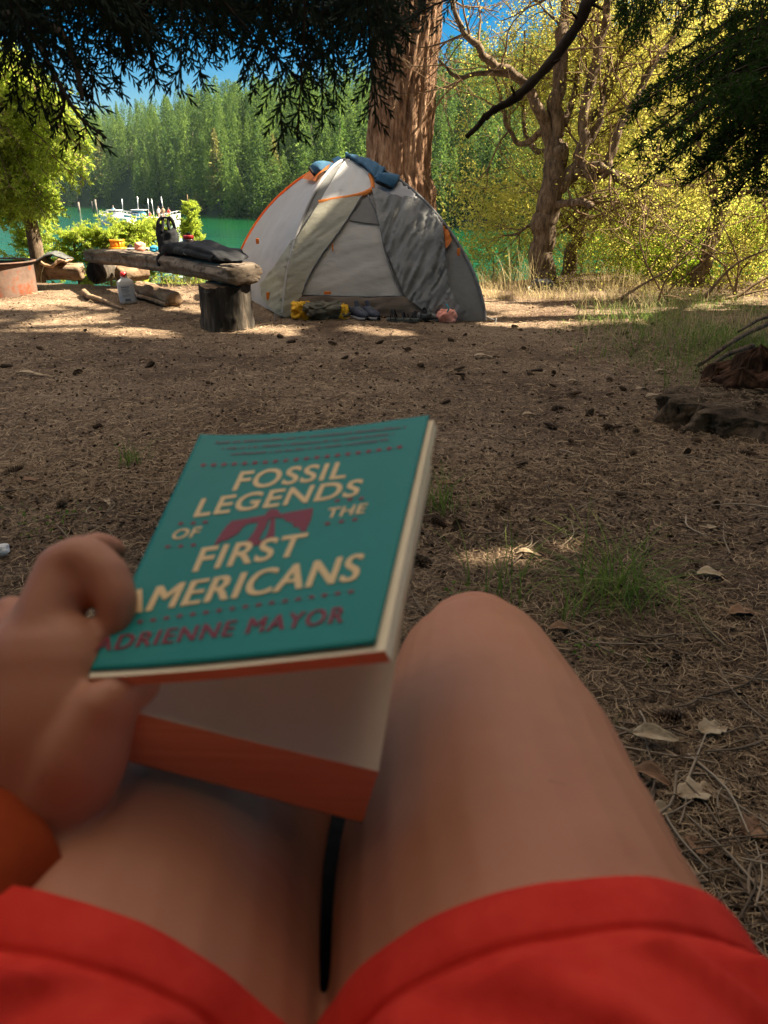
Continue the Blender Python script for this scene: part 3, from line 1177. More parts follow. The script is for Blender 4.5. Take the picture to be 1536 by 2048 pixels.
for pts, r0 in [([PD(60, 60, 1.4), PD(120, 170, 1.36), PD(160, 235, 1.35), PD(212, 276, 1.34)], .005),
                ([PD(105, 140, 1.36), PD(128, 200, 1.36), PD(118, 232, 1.36), PD(104, 240, 1.36)], .004),
                ([PD(850, -20, 1.6), PD(838, 25, 1.6), PD(800, 48, 1.6), PD(775, 75, 1.6), PD(760, 110, 1.6)], .0075)]:
    wb.add(*tube(resample(pts, 16), np.linspace(r0, r0 * .4, 16), 6, False, .12, 20))
n = 900
C = np.stack([rng.uniform(-3.6, 1.6, n), rng.uniform(-3.2, .9, n), rng.uniform(2.7, 5.2, n)], 1)
lb.add(*leaves(C, .34, .15, norm(np.stack([rng.normal(size=n), rng.normal(size=n), -.4 + 0 * C[:, 0]], 1))))
for q in range(16):
    e = np.array([rng.uniform(-3.2, 1.4), rng.uniform(-3, .8), rng.uniform(2.9, 4.8)])
    s_ = np.array([-2.63, 1.7, e[2] + .1])
    wb.add(*tube(resample([s_, (s_ + e) / 2 + [0, 0, .15], e], 10), np.linspace(.03, .006, 10), 6))
part('trunk', tb, M_BARK, ced)
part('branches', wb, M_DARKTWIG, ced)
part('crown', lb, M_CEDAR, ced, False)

# ---- dark fir on the right: one heavy bough and hanging twigs reach into view
df_base = (3.4, 2.6, 0.0)
dfir = thing('fir_tree', 'shaded dark fir whose heavy bough reaches in from the right', 'tree', df_base)
tb, wb, lb = MB(), MB(), MB()
limb(tb, [df_base, (3.4, 2.6, 2), (3.45, 2.6, 5), (3.5, 2.6, 9)], .19, .08, 14)
for (t_u, t_v, dd, s_u, s_v) in [(1265, 300, 3.0, 1640, 90), (1270, 215, 3.1, 1640, 60), (1300, 180, 3.2, 1640, 40), (1320, 345, 2.9, 1640, 140), (1350, 260, 2.8, 1640, 130),
                               (1385, 370, 2.9, 1640, 200), (1330, 120, 3.4, 1640, 20), (1420, 310, 2.9, 1660, 160), (1470, 390, 3.0, 1680, 230), (1410, 160, 3.2, 1650, 60),
                               (1480, 250, 3.0, 1670, 120), (1500, 340, 2.9, 1670, 230), (1445, 210, 3.3, 1640, 60), (1510, 120, 3.3, 1680, 40)]:
    e = PD(t_u, t_v, dd)
    s_ = PD(s_u, s_v, dd + .15)
    m_ = (e + s_) / 2 + np.array([0, 0, .08])
    wb.add(*tube(resample([(3.43, 2.6, s_[2] + .3), s_], 6), .012, 5, False))
    bough(wb, lb, [s_, m_, e], .008, .30, 46, needle=.030, dens=210, droop=.35, wid=.22)
for i in range(40):
    u_ = rng.uniform(1225, 1560)
    e = PD(u_, rng.uniform(25, 105), rng.uniform(2.6, 3.4))
    s_ = e + np.array([rng.normal() * .08, rng.normal() * .1, rng.uniform(.2, .35)])
    bough(wb, lb, [s_, (s_ + e) / 2 + rng.normal(size=3) * .02, e], .004, .09, 14, needle=.026, dens=150, droop=.8, wid=.22)
for i in range(30):
    a = rng.uniform(0, 6.28)
    zb = rng.uniform(2.6, 8)
    s_ = np.array([3.43, 2.6, zb])
    e = s_ + np.array([math.cos(a), math.sin(a), -.3]) * rng.uniform(.8, 1.4)
    bough(wb, lb, [s_, (s_ + e) / 2 + [0, 0, .12], e], .01, .45, 30, needle=.04, dens=110, droop=.4, wid=.3)
# the bare dead branch slanting down across the gnarled tree
part('trunk', tb, M_BARK, dfir)
part('branches', wb, M_DARKTWIG, dfir)
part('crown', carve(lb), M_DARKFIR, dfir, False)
db = MB()
pp = resample([PD(1330, -260, 2.0), PD(1230, -70, 1.85), PD(1178, 0, 1.8), PD(1155, 50, 1.8), PD(1095, 132, 1.8), PD(1030, 196, 1.8), PD(985, 222, 1.8), PD(958, 250, 1.8), PD(933, 274, 1.8)], 50)
db.add(*tube(pp, np.linspace(.017, .0055, 50) * (1 + .22 * vnoise(v3(np.arange(50) * .8, 0, 0))), 8, True, .15, 30))
for u0, v0, u1, v1 in [(1030, 200, 1022, 172), (958, 248, 968, 226), (1100, 128, 1120, 118), (1160, 45, 1140, 22), (1178, 5, 1205, 20)]:
    db.add(*tube(resample([PD(u0, v0, 1.8), PD((u0 + u1) / 2 + 2, (v0 + v1) / 2, 1.79), PD(u1, v1, 1.78)], 6), np.linspace(.006, .002, 6), 5))
ob = part('dead_branch', db, M_DARKTWIG, None, True, loc=pp[0])
tag(ob, 'bare dark dead branch slanting down from the top, before the gnarled tree', 'branch')

# ---- shade trees standing right of the clearing, out of the picture
for i, (x, y, h, zb, r_, n) in enumerate([(6.0, -3.4, 15, 3.2, 2.3, 3000), (6.2, -1.0, 16, 3.4, 2.3, 3200), (6.5, 1.4, 17, 3.6, 2.3, 3400), (6.7, 3.8, 18, 3.7, 2.3, 3600),
                                         (7.2, 5.8, 18, 3.8, 1.85, 3400), (7.8, 7.5, 17, 5.5, 1.5, 330), (8.3, 6.7, 21, 11.8, 1.7, 1500), (9.6, 2.6, 18, 5.5, 2.4, 2600), (9.8, -1.5, 18, 5.5, 2.4, 2600),
                                         (-4.2, -4.5, 15, 1.2, 2.4, 2600), (-.8, -5.6, 16, 1.2, 2.5, 2600), (2.8, -5.4, 16, 1.2, 2.5, 2600), (-6.6, -2.2, 14, 1.2, 2.2, 2400)]):
    root = thing('pine_tree', 'tall dense pine standing round the clearing, outside the view', 'tree', (x, y, -.05), 'shade pines round the clearing')
    t = rng.random(n)
    a = rng.random(n) * 6.28
    zz = zb + (h - zb) * t
    env = r_ * (1 - t ** 2.2 * .8) * (.75 + .25 * np.sin(zz * 3.1 + i))
    rad_ = env * np.sqrt(rng.random(n)) * (1 + .3 * np.sin(a * 3 + zz))
    C = np.stack([x + rad_ * np.cos(a), y + rad_ * np.sin(a), zz], 1)
    D = norm(np.stack([np.cos(a), np.sin(a), -.2 + 0 * a], 1) + .6 * rng.normal(size=(n, 3)))
    ok_ = ~in_gap(C + D * .35)
    part('crown', MB().add(*leaves(C[ok_], .75, .34, D[ok_])), M_DARKFIR, root, False)
    part('trunk', tube(resample([(x, y, -.3), (x + .1, y, h * .5), (x, y, h * .96)], 12), np.linspace(.24, .04, 12), 10), M_BARK, root)
# ================================================================== the tent and what lies on and before it
from mathutils.geometry import delaunay_2d_cdt


def fabric(name, a, b, scale=3.0, bump=.35, bscale=26, trans=None, tfac=.25, rough=.7, aniso=(1, 1, 1), bdist=.012):
    return mat(name, a, b, scale=scale, rough=rough, spec=.3, bump=bump, bscale=bscale, trans=trans, tfac=tfac, aniso=aniso, bdist=bdist)


M_FLY = fabric('fly_fabric', (.42, .405, .40), (.48, .46, .45), bump=.22, trans=(.5, .45, .4), tfac=.2)
M_TOP = fabric('white_top_fabric', (.74, .72, .69), (.80, .77, .73), bump=.2, trans=(.6, .58, .5), tfac=.3)
M_DOOR = fabric('door_fabric', (.46, .43, .39), (.56, .52, .47), bump=.35, bscale=30, aniso=(.5, .5, 1.6), trans=(.6, .55, .45), tfac=.3)
M_OLIVE = fabric('vestibule_fabric', (.33, .31, .24), (.41, .38, .29), bump=.45, bscale=18, aniso=(.6, .6, 1.7), trans=(.4, .38, .25), tfac=.2)
M_FLAP = fabric('grey_flap_fabric', (.17, .17, .165), (.24, .235, .22), bump=.6, bscale=16, trans=(.2, .2, .2), tfac=.15)
M_MESHW = fabric('dark_mesh', (.10, .095, .09), (.15, .14, .13), bump=.2)
M_TUB = fabric('brown_floor_fabric', (.14, .10, .075), (.20, .15, .11), bump=.4, bscale=14, aniso=(.6, .6, 2))
M_ORANGE = mat('orange_trim', (.75, .20, .03), (.85, .28, .05), scale=20, rough=.6, bump=.2, bscale=30, trans=(.8, .25, .03), tfac=.25)
M_ORSHADE = mat('orange_pocket_fabric', (.60, .16, .03), (.75, .22, .04), scale=9, rough=.6, bump=.3, bscale=14, trans=(.8, .25, .03), tfac=.3)
M_SLEEVE = mat('pole_sleeve', (.10, .10, .10), (.2, .2, .2), scale=20, rough=.7)
M_BLUE = mat('blue_jacket_fabric', (.028, .085, .145), (.045, .12, .20), scale=8, rough=.75, spec=.2, bump=.5, bscale=22, bdist=.015)
M_BLACK = mat('black_fabric', (.012, .012, .013), (.03, .03, .032), scale=9, rough=.85, spec=.15, bump=.5, bscale=24)

FL = PG(568, 635)
FR = PG(968, 643)
BL = PG(466, 582)
BR = np.array([.50, 8.45, 0.0])
APX = PY(696, 320, (FL[1] + FR[1] + BL[1] + BR[1]) / 4)
ctr_ = np.array([APX[0], APX[1], 0])


def pole(c, t):
    """c: corner, t 0 at the ground .. 1 at the apex"""
    t = np.asarray(t, float)
    r = 1 - t
    p = 1.62
    # parametrise by angle so the steps are even
    ang = t * np.pi / 2
    rr = np.cos(ang) ** (2 / p)
    zz = np.sin(ang) ** (2 / p)
    return ctr_ + (c - ctr_) * rr[..., None] + np.array([0, 0, APX[2]]) * zz[..., None]


def panel_grid(c0, c1, ns=40, nt=60, sag=.03):
    t = np.linspace(0, 1, nt)
    s = np.linspace(0, 1, ns)
    P0, P1 = pole(c0, t), pole(c1, t)
    V = P0[None] * (1 - s[:, None, None]) + P1[None] * s[:, None, None]
    mid = (c0 + c1) / 2 - ctr_
    nrm = norm(np.array([mid[0], mid[1], .8]))
    V = V - nrm * (sag * np.sin(np.pi * s)[:, None] * np.sin(np.pi * t * .9)[None])[..., None]
    V = V + nrm * (.006 * fbm(V * 7, 3))[..., None]
    return V, grid_faces(ns, nt)


tent = thing('dome_tent', 'grey and white dome tent with orange trim and a half open flap', 'tent', ((FL + FR) / 2))
front = panel_grid(FL, FR)
left = panel_grid(BL, FL)
back = panel_grid(BR, BL)
right = panel_grid(FR, BR)
part('fly', MB().add(*left).add(*back).add(*right), M_FLY, tent)
part('front_wall', MB().add(*front), M_FLAP, tent)


def bvh_of(*gs):
    vs, fs = [], []
    n = 0
    for V, F in gs:
        V = V.reshape(-1, 3)
        vs += [Vector(v) for v in V]
        fs += [tuple(int(i) + n for i in f) for f in F]
        n += len(V)
    return BVHTree.FromPolygons(vs, fs)


TB = bvh_of(front, left, back, right)


def on_tent(u, v, tree=None):
    d = Vector(ray(u, v))
    h = (tree or TB).ray_cast(Vector(CAMP), d.normalized())
    if h[0] is None:
        p = PY(u, v, APX[1] - .05)
        q = (tree or TB).find_nearest(Vector(p))
        nn = np.array(q[1])
        return p * .35 + np.array(q[0]) * .65 if True else p, nn if nn @ d < 0 else -nn
    nn = np.array(h[1])
    if nn @ np.array(d) > 0:
        nn = -nn
    return np.array(h[0]), nn


def smooth_outline(pts, step):
    pts = np.asarray(pts, float)
    out = []
    for i in range(len(pts)):
        a, b = pts[i], pts[(i + 1) % len(pts)]
        n = max(1, int(np.linalg.norm(b - a) / step))
        for j in range(n):
            out.append(a + (b - a) * j / n)
    return np.array(out)


def inside(poly, P):
    x, y = P[:, 0], P[:, 1]
    r = np.zeros(len(P), bool)
    n = len(poly)
    for i in range(n):
        x0, y0 = poly[i]
        x1, y1 = poly[(i + 1) % n]
        c = ((y0 > y) != (y1 > y)) & (x < (x1 - x0) * (y - y0) / (y1 - y0 + 1e-12) + x0)
        r ^= c
    return r


def cloth_patch(outline, step, place, wr=None):
    """triangulated sheet with the given outline (photo px); place(u, v) -> point, normal"""
    O = smooth_outline(outline, step)
    lo, hi = O.min(0), O.max(0)
    gx, gy = np.meshgrid(np.arange(lo[0], hi[0], step), np.arange(lo[1], hi[1], step))
    G = np.stack([gx.ravel(), gy.ravel()], 1) + rng.normal(size=(gx.size, 2)) * step * .12
    G = G[inside(O, G)]
    d = np.min(np.linalg.norm(G[:, None] - O[None], axis=2), axis=1) if len(G) else np.zeros(0)
    G = G[d > step * .55]
    pts = np.vstack([O, G])
    n = len(O)
    res = delaunay_2d_cdt([Vector(p) for p in pts], [(i, (i + 1) % n) for i in range(n)], [list(range(n))], 1, 1e-4)
    vv = np.array([tuple(p) for p in res[0]])
    F = np.array([f for f in res[2] if len(f) == 3], np.int64)
    edge = np.min(np.linalg.norm(vv[:, None] - O[None], axis=2), axis=1)
    out = []
    for (u, v), e in zip(vv, edge):
        p, nn = place(u, v)
        w = wr(u, v, e) if wr else 0
        out.append(p + nn * w)
    return np.array(out), F


def k4(x, y):
    return (440 + x / 2.743, 280 + y / 2.743)


def wrinkle(freq, amp, ang, base, sharp=True, edge=0):
    ca, sa = math.cos(ang), math.sin(ang)

    def f(u, v, e):
        a = (u * ca + v * sa) * freq
        b = (-u * sa + v * ca) * freq * .16
        n = vnoise(np.array([a + .8 * vnoise(np.array([a * .6, b * 2, 3.])), b, 1.7])) + .5 * vnoise(np.array([a * 2.3, b * 2.1, 9.]))
        if sharp:
            n = 1 - 2 * abs(n)
        return base + amp * n * (min(1, e / edge) if edge else 1)
    return f


part('top_panel', cloth_patch([(693, 319), (712, 328), (745, 352), (744, 384), (690, 398), (640, 405), (664, 364)], 5, on_tent, wrinkle(.05, .004, .3, .016)), M_TOP, tent)
part('vestibule', cloth_patch([(639, 407), (690, 402), (724, 397), (696, 443), (668, 482), (640, 520), (618, 558), (606, 590), (600, 606), (580, 632), (568, 636),
                               (548, 618), (528, 590), (527, 568), (549, 542), (586, 491), (622, 437)], 4.2, on_tent, wrinkle(.075, .006, 1.0, .03)), M_OLIVE, tent)
door = part('door', cloth_patch([(735, 397), (757, 440), (770, 500), (790, 560), (808, 594), (720, 592), (606, 590), (618, 558), (640, 520), (668, 482), (696, 443)],
                                4.5, on_tent, wrinkle(.05, .006, 1.3, .014, False)), M_DOOR, tent)
part('window', cloth_patch([(735, 397), (757, 440), (760, 452), (728, 449), (696, 443)], 5, on_tent, wrinkle(.05, .002, .5, .026)), M_MESHW, door)
part('side_panel', cloth_patch([(746, 356), (772, 340), (806, 351), (845, 385), (885, 438), (880, 446), (840, 412), (786, 398), (746, 386)], 5, on_tent, wrinkle(.04, .004, .8, .014)), M_FLY, tent)
part('flap', cloth_patch([k4(838, 288), k4(950, 325), k4(1100, 345), k4(1222, 440), k4(1236, 600), k4(1252, 800), k4(1300, 900), k4(1370, 955), k4(1290, 985), k4(1180, 985), k4(1110, 930), k4(1035, 880), k4(1005, 835), k4(960, 720),
                          k4(905, 590), k4(872, 450)], 3.4, on_tent, wrinkle(.085, .019, .42, .05)), M_FLAP, tent)
part('floor_strip', cloth_patch([(604, 591), (700, 595), (808, 595), (822, 603), (877, 628), (872, 647), (780, 645), (700, 642), (584, 634)], 4.5, on_tent, wrinkle(.06, .012, 1.5, .03)), M_TUB, tent)


def strip(path, w, off, n=24, wav=0.0):
    P = resample(np.array(path, float), n)
    T = np.gradient(P, axis=0)
    T /= np.linalg.norm(T, axis=1, keepdims=True)
    S = np.stack([-T[:, 1], T[:, 0]], 1)
    rows = []
    for k_ in (-1, -.3, .3, 1):
        row = []
        for p, s in zip(P, S):
            q = p + s * k_ * w / 2
            b_, nn = on_tent(q[0], q[1])
            row.append(b_ + nn * (off + (1 - k_ * k_) * .012))
        rows.append(row)
    V = np.array(rows)
    return V.reshape(-1, 3), grid_faces(4, n)


tr_ = MB().add(*strip([(637, 407), (668, 402), (700, 397), (728, 390), (744, 382)], 8, .02)).add(*strip([(744, 386), (746, 372), (741, 352)], 8, .022))
part('trim', tr_, M_ORANGE, tent)
vp = part('vent', cloth_patch([k4(465, 225), k4(505, 182), k4(560, 158), k4(622, 146), k4(600, 175), k4(560, 205), k4(535, 238), k4(498, 236)], 3.4, on_tent, wrinkle(.1, .008, .9, .03)), M_ORSHADE, tent)
part('side_vent', cloth_patch([k4(1218, 452), k4(1250, 495), k4(1274, 560), k4(1262, 582), k4(1242, 604), k4(1234, 540)], 3.4, on_tent, wrinkle(.1, .008, .9, .03)), M_ORSHADE, tent)
for c_, nm in ((FR, 0), (FL, 1), (BL, 2), (BR, 3)):
    P = pole(c_, np.linspace(0, .985, 40))
    out_ = norm(np.array([c_[0] - ctr_[0], c_[1] - ctr_[1], .6]))
    part('pole_sleeve', tube(P + out_ * .012, .013 if nm in (0, 1) else .01, 7), (M_SLEEVE, M_FLY, M_ORSHADE, M_FLY)[nm], tent)
seam = MB()
for pts in ([(724, 397), (696, 443), (668, 482), (640, 520), (618, 558), (606, 589)], [(606, 590), (700, 594), (806, 594)], [(737, 396), (757, 440), (770, 500), (790, 560), (808, 594)]):
    q = resample(np.array(pts, float), 26)
    seam.add(*tube(np.array([(lambda h: h[0] + h[1] * .034)(on_tent(*p)) for p in q]), .006, 5))
part('zip', seam, M_SLEEVE, tent)
for (u, v, sx, sz) in [(657, 588, .06, .025), (667, 500, .012, .06), (546, 594, .03, .07), (918, 508, .025, .06), (494, 472, .03, .05)]:
    p, nn = on_tent(u, v)
    part('pull_tab', sbox(p + nn * .045, (sx, .012, sz), None, .4, 4), M_ORANGE, tent)
for c_ in (FL, FR):
    d_ = norm(np.array([c_[0] - ctr_[0], c_[1] - ctr_[1], 0]))
    s_ = c_ + d_ * .10
    s_[2] = float(gz(s_[0], s_[1]))
    pg = MB().add(*tube([s_ + [0, 0, -.08], s_ + d_ * .02 + [0, 0, .05]], .005, 6)).add(*tube(resample([c_ + [0, 0, .04], s_ + [0, 0, .035]], 6), .004, 5))
    part('stake', pg, M_SLEEVE, tent)


# ---- blue jacket spread over the tent peak
jk = thing('jacket', 'blue jacket spread to dry over the tent peak, sleeves hanging', 'jacket', APX)


def k7(x, y):
    return (540 + x / 4.8, 280 + y / 4.8)


body_ = [k7(600, 185), k7(720, 150), k7(860, 165), k7(1020, 215), k7(1120, 225), k7(1180, 250), k7(1130, 300), k7(1075, 400), k7(1055, 425), k7(1020, 415), k7(960, 350), k7(915, 300),
         k7(800, 240), k7(735, 192), k7(690, 205), k7(620, 225)]
V, F = cloth_patch(body_, 3.0, on_tent, wrinkle(.06, .010, .5, .045, True, 0))
o = part('body', (V, F), M_BLUE, jk)
md = o.modifiers.new('thick', 'SOLIDIFY')
md.thickness = .015
md.offset = -1


def sleeve(pts, off, rad, name):
    P = []
    for u, v in pts:
        p, nn = on_tent(u, v)
        P.append(p + nn * off)
    P = resample(np.array(P), 22)
    T, N, B = frames(P, (0, -1, .8))
    return P, tube(P, rad, 16, True, .16, 9, 2.0, ry=np.asarray(rad) * .26, up0=(0, -1, .8)), T


P, tv_, T = sleeve([k7(1130, 250), k7(1190, 300), k7(1150, 390), k7(1105, 470)], .05, np.linspace(.10, .085, 22), 'sleeve')
sl_ = part('sleeve', tv_, M_BLUE, jk)
part('cuff', tube([P[-1] - T[-1] * .01, P[-1] + T[-1] * .012], .078, 16, True, 0, 1, ry=.018, up0=(0, -1, .8)), M_BLACK, sl_)
P, tv_, T = sleeve([k7(660, 178), k7(560, 192), k7(460, 232), k7(385, 275)], .04, np.linspace(.075, .055, 22), 'sleeve')
sl_ = part('sleeve', tv_, M_BLUE, jk)
part('cuff', tube([P[-1] - T[-1] * .01, P[-1] + T[-1] * .012],   .052, 16, True, 0, 1, ry=.018, up0=(0, -1, .8)), M_BLACK, sl_)


# ---- shoes and bags before the door
def lump(c, size, rough=.25, freq=6, n=30, seed=0., sq=.75, rot=0.0):
    V, F = sbox((0, 0, 0), (2, 2, 2), None, sq, n // 2)
    d = norm(V)
    V = V * (1 + rough * fbm(d * freq * .35 + seed, 4)[:, None])
    V = V * np.asarray(size) / 2
    V = V @ rotm(0, 0, rot).T
    V = V + np.asarray(c)
    g_ = gz(V[:, 0], V[:, 1])
    return V, F


M_SHOE = mat('navy_shoe_mesh', (.025, .03, .045), (.06, .065, .085), scale=30, rough=.8, bump=.3, bscale=120)
M_SHOEG = mat('grey_shoe_fabric', (.10, .10, .105), (.17, .165, .16), scale=30, rough=.8, bump=.3, bscale=120)
M_SOLE = mat('grey_sole', (.16, .155, .15), (.24, .23, .22), scale=30, rough=.7)
M_SOLED = mat('dark_sole', (.05, .055, .05), (.09, .095, .085), scale=30, rough=.7)
M_YELLOW = mat('yellow_fabric', (.62, .33, .015), (.75, .42, .03), scale=9, rough=.7, bump=.4, bscale=20, trans=(.7, .4, .02), tfac=.15)
M_OLIVEBAG = mat('olive_grey_fabric', (.075, .07, .05), (.13, .115, .085), scale=9, rough=.8, bump=.6, bscale=18)
M_PINK = mat('salmon_fabric', (.66, .24, .17), (.75, .33, .24), scale=12, rough=.8, bump=.4, bscale=22)


def shoe(name, lab, cat, c, rz, L=.28, upper=M_SHOE, sole=M_SOLE, group=None, tongue=True, low=False):
    c = np.asarray(c, float)
    c = np.array([c[0], c[1], float(gz(c[0], c[1]))])
    root = thing(name, lab, cat, c, group)
    Rm = rotm(0, 0, rz)
    k_, n_ = 26, 20
    t = np.linspace(0, 1, k_)                       # heel .. toe
    wid = np.interp(t, [0, .05, .2, .45, .72, .9, 1], [.02, .034, .038, .036, .047, .038, .015]) * L / .28
    hgt = np.interp(t, [0, .05, .15, .3, .45, .6, .8, .95, 1], [.07, .095, .10, .088, .085, .072, .052, .038, .02]) * L / .28
    if low:
        hgt = hgt * .6
    a = np.linspace(0, 2 * np.pi, n_, endpoint=False)
    se = lambda x, p: np.sign(x) * np.abs(x) ** p
    V = np.stack([np.broadcast_to((t[:, None] - .5) * L, (k_, n_)), wid[:, None] * se(np.cos(a), .7)[None],
                  .02 + hgt[:, None] * .5 * (1 + se(np.sin(a), .8)[None])], -1)
    A_ = np.arange(k_ - 1)[:, None]
    S_ = np.arange(n_)[None]
    F = np.stack([A_ * n_ + S_, A_ * n_ + (S_ + 1) % n_, (A_ + 1) * n_ + (S_ + 1) % n_, (A_ + 1) * n_ + S_], -1).reshape(-1, 4)
    top = V[..., 2].copy()
    # ankle opening: press the top down between heel and instep
    dip = np.exp(-(((V[..., 0] / L + .27) / .13) ** 4)) * np.exp(-((V[..., 1] / (.024 * L / .28)) ** 4)) * (np.sin(a)[None] > .2)
    V[..., 2] -= dip * .05 * L / .28
    V = V.reshape(-1, 3) @ Rm.T + c
    part('upper', (V, [F, np.array([[0, 0, 1]])[:0]]), upper, root)
    Vs = np.stack([np.broadcast_to((t[:, None] - .5) * L * 1.03, (k_, n_)), (wid[:, None] + .004) * se(np.cos(a), .6)[None],
                   .012 + .013 * se(np.sin(a), .5)[None] + 0 * t[:, None] + .01 * np.clip(t[:, None] - .85, 0, 1)], -1)
    part('sole', (Vs.reshape(-1, 3) @ Rm.T + c, F), sole, root)
    if tongue:
        lc = MB()
        for q in np.linspace(.02, .2, 4):
            z_ = np.interp(.5 + q, t, hgt) + .022
            lc.add(*tube(np.array([[q * L, -.02, z_ - .008], [q * L + .004, 0, z_ + .002], [q * L, .02, z_ - .008]]) @ Rm.T + c, .003, 5))
        part('laces', lc, M_SOLE if upper is M_SHOE else M_SLEEVE, root)
        tg = sbox((-.02 * L / .28, 0, np.interp(.45, t, hgt) + .035), (.012, .04, .06), rotm(0, -.5, 0), .5, 4)
        part('tongue', (tg[0] @ Rm.T + c, tg[1]), upper, root)
    return root


g1 = 'shoes before the tent door'
shoe('sneaker', 'navy running shoe touching the yellow and olive bag', 'shoe', PG(716, 641), -1.0, .27, M_SHOE, M_SOLE, g1)
shoe('sneaker', 'navy running shoe on the side nearer the sandals', 'shoe', PG(738, 641), -.95, .27, M_SHOE, M_SOLE, g1)
shoe('sneaker', 'low grey shoe lying between the sandal and the salmon pink pouch', 'shoe', PG(866, 643), -.2, .26, M_SHOEG, M_SOLED, g1, True, True)


def sandal(lab, c, rz, tilt=0.0):
    c = np.array([c[0], c[1], float(gz(c[0], c[1]))])
    root = thing('sandal', lab, 'sandal', c, 'sandals before the tent door')
    Rm = rotm(0, tilt, rz)
    t = np.linspace(0, 2 * np.pi, 28, endpoint=False)
    L = .27
    x = np.cos(t) * L / 2
    y = np.sin(t) * (.042 + .008 * np.cos(t))
    V = np.concatenate([np.stack([x, y, np.full(28, z)], 1) for z in (.002, .012, .026, .03)])
    V[84:, :2] *= .96
    V[:28, :2] *= .96
    F = [np.stack([k_ * 28 + np.arange(28), k_ * 28 + (np.arange(28) + 1) % 28, (k_ + 1) * 28 + (np.arange(28) + 1) % 28, (k_ + 1) * 28 + np.arange(28)], 1) for k_ in range(3)]
    V = np.vstack([V, [0, 0, .027], [0, 0, .002]])
    F.append(np.stack([np.full(28, 112), 84 + np.arange(28), 84 + (np.arange(28) + 1) % 28], 1))
    part('sole', (V @ Rm.T + c, F), M_SOLED, root)
    for xx, hh, lean in ((.06, .055, .02), (.015, .06, -.02), (-.05, .075, -.03), (-.095, .07, .0)):
        a = np.linspace(0, np.pi, 14)
        P = np.stack([xx + lean * np.sin(a), .043 * np.cos(a), .022 + hh * np.sin(a)], 1)
        part('strap', tube(P @ Rm.T + c, .011, 8, True, ry=.003, up0=(0, .2, 1)), M_BLACK, root)


sandal('dark strapped sandal flat on the ground before the tent flap', PG(806, 646), -.15)
sandal('dark strapped sandal tipped up against the tent flap', PG(838, 642) + [0, 0, .0], -.7, -.35)

yb = thing('dry_bag', 'crumpled olive grey bag with bright yellow lining by the tent door', 'bag', PG(640, 640))
c_ = PG(648, 638)
part('body', lump(c_ + [0, .02, .06], (.40, .24, .15), .3, 6, 40, 3, .7, -.15), M_OLIVEBAG, yb)
part('flap', lump(c_ + [-.02, -.07, .085], (.26, .12, .09), .35, 8, 30, 8, .6, .5), M_OLIVEBAG, yb)
part('lining', lump(PG(608, 638) + [0, .0, .06], (.20, .2, .15), .35, 8, 34, 1, .7, .3), M_YELLOW, yb)
part('lining', lump(PG(688, 640) + [0, 0, .055], (.09, .1, .13), .25, 8, 24, 5, .7), M_YELLOW, yb)
pk = thing('pouch', 'small salmon pink pouch lying at the hem of the tent flap', 'pouch', PG(893, 645))
part('body', lump(PG(893, 645) + [0, 0, .045], (.15, .12, .11), .2, 7, 28, 4, .6, .2), M_PINK, pk)
part('cord', tube(resample([PG(893, 645) + [.0, -.04, .09], PG(893, 645) + [.01, -.07, .12], PG(893, 645) + [-.01, -.05, .15]], 10), .006, 6), mat('teal_cord', (.05, .3, .35), None, rough=.7), pk)
# ================================================================== log bench, fire ring and the things on and round them
M_WOOD = bpy.data.materials.new('weathered_wood')
bark_mat(M_WOOD, (.07, .045, .03), (.24, .17, .115), (.42, .33, .24), 9, 9, .6, .012)
M_DRIFT = mat('driftwood', (.16, .10, .06), (.34, .24, .16), (.05, .035, .025), scale=5, scale2=24, aniso=(.35, 1, 1), rough=.9, bump=.7, bscale=26, spec=.1)
M_CHAR = mat('dark_stump_wood', (.018, .015, .012), (.075, .06, .045), (.16, .12, .085), scale=7, scale2=14, aniso=(1, 1, .18), rough=.9, bump=.9, bscale=20, bdist=.025, spec=.15)
M_LOGTOP = mat('bench_wood', (.09, .065, .046), (.215, .165, .12), (.03, .023, .018), scale=6, scale2=15, lo2=.54, hi2=.66, aniso=(.8, .8, 1.4), rough=.85, bump=.7, bscale=22, spec=.15)
M_SPLIT = mat('split_firewood', (.13, .08, .048), (.28, .19, .115), (.05, .033, .022), scale=6, scale2=22, aniso=(.3, 1, 1), rough=.85, bump=.6, bscale=30, spec=.1)


def logm(path, r, n=22, ry=None, rough=.12, freq=5, ridge=3.2, seed=0., k=40, upv=None, flat=None):
    P = resample(path, k)
    rr = np.interp(np.linspace(0, 1, k), [0, .012, .05, .94, .985, 1], [.80, .94, 1, 1, .92, .74]) * r
    rv = None if ry is None else rr / r * ry
    V, F = tube(P, rr, n, True, rough, freq, seed, rv, upv, ridge)
    return V, F


# stump under the near end
sp = PG(446, 664)
st = thing('stump', 'dark upright log stump carrying the near end of the bench', 'stump', sp)
H_ = PY(446, 572, sp[1])[2]
k_, n_ = 34, 64
tz = np.linspace(0, 1, k_)
a = np.linspace(0, 2 * np.pi, n_, endpoint=False)
W_ = px_at(sp[1], .2) * 55
p3 = v3(np.cos(a)[None] * 4.2, np.sin(a)[None] * 4.2, tz[:, None] * 1.1)
rr = W_ * (1 + .05 * (1 - tz[:, None]) ** 2 - .02 * tz[:, None]) * (1 - .10 * np.abs(vnoise(p3 * 1.6)) ** .6 + .04 * fbm(p3 * 3, 2))
zz = tz[:, None] * H_ + np.where(tz[:, None] > .9, .018 * fbm(v3(np.cos(a)[None] * 3, np.sin(a)[None] * 3, 0 * tz[:, None]), 2), 0) - .01
V = np.stack([sp[0] + rr * np.cos(a), sp[1] + .2 + rr * np.sin(a) * .95, zz + 0 * rr], -1)
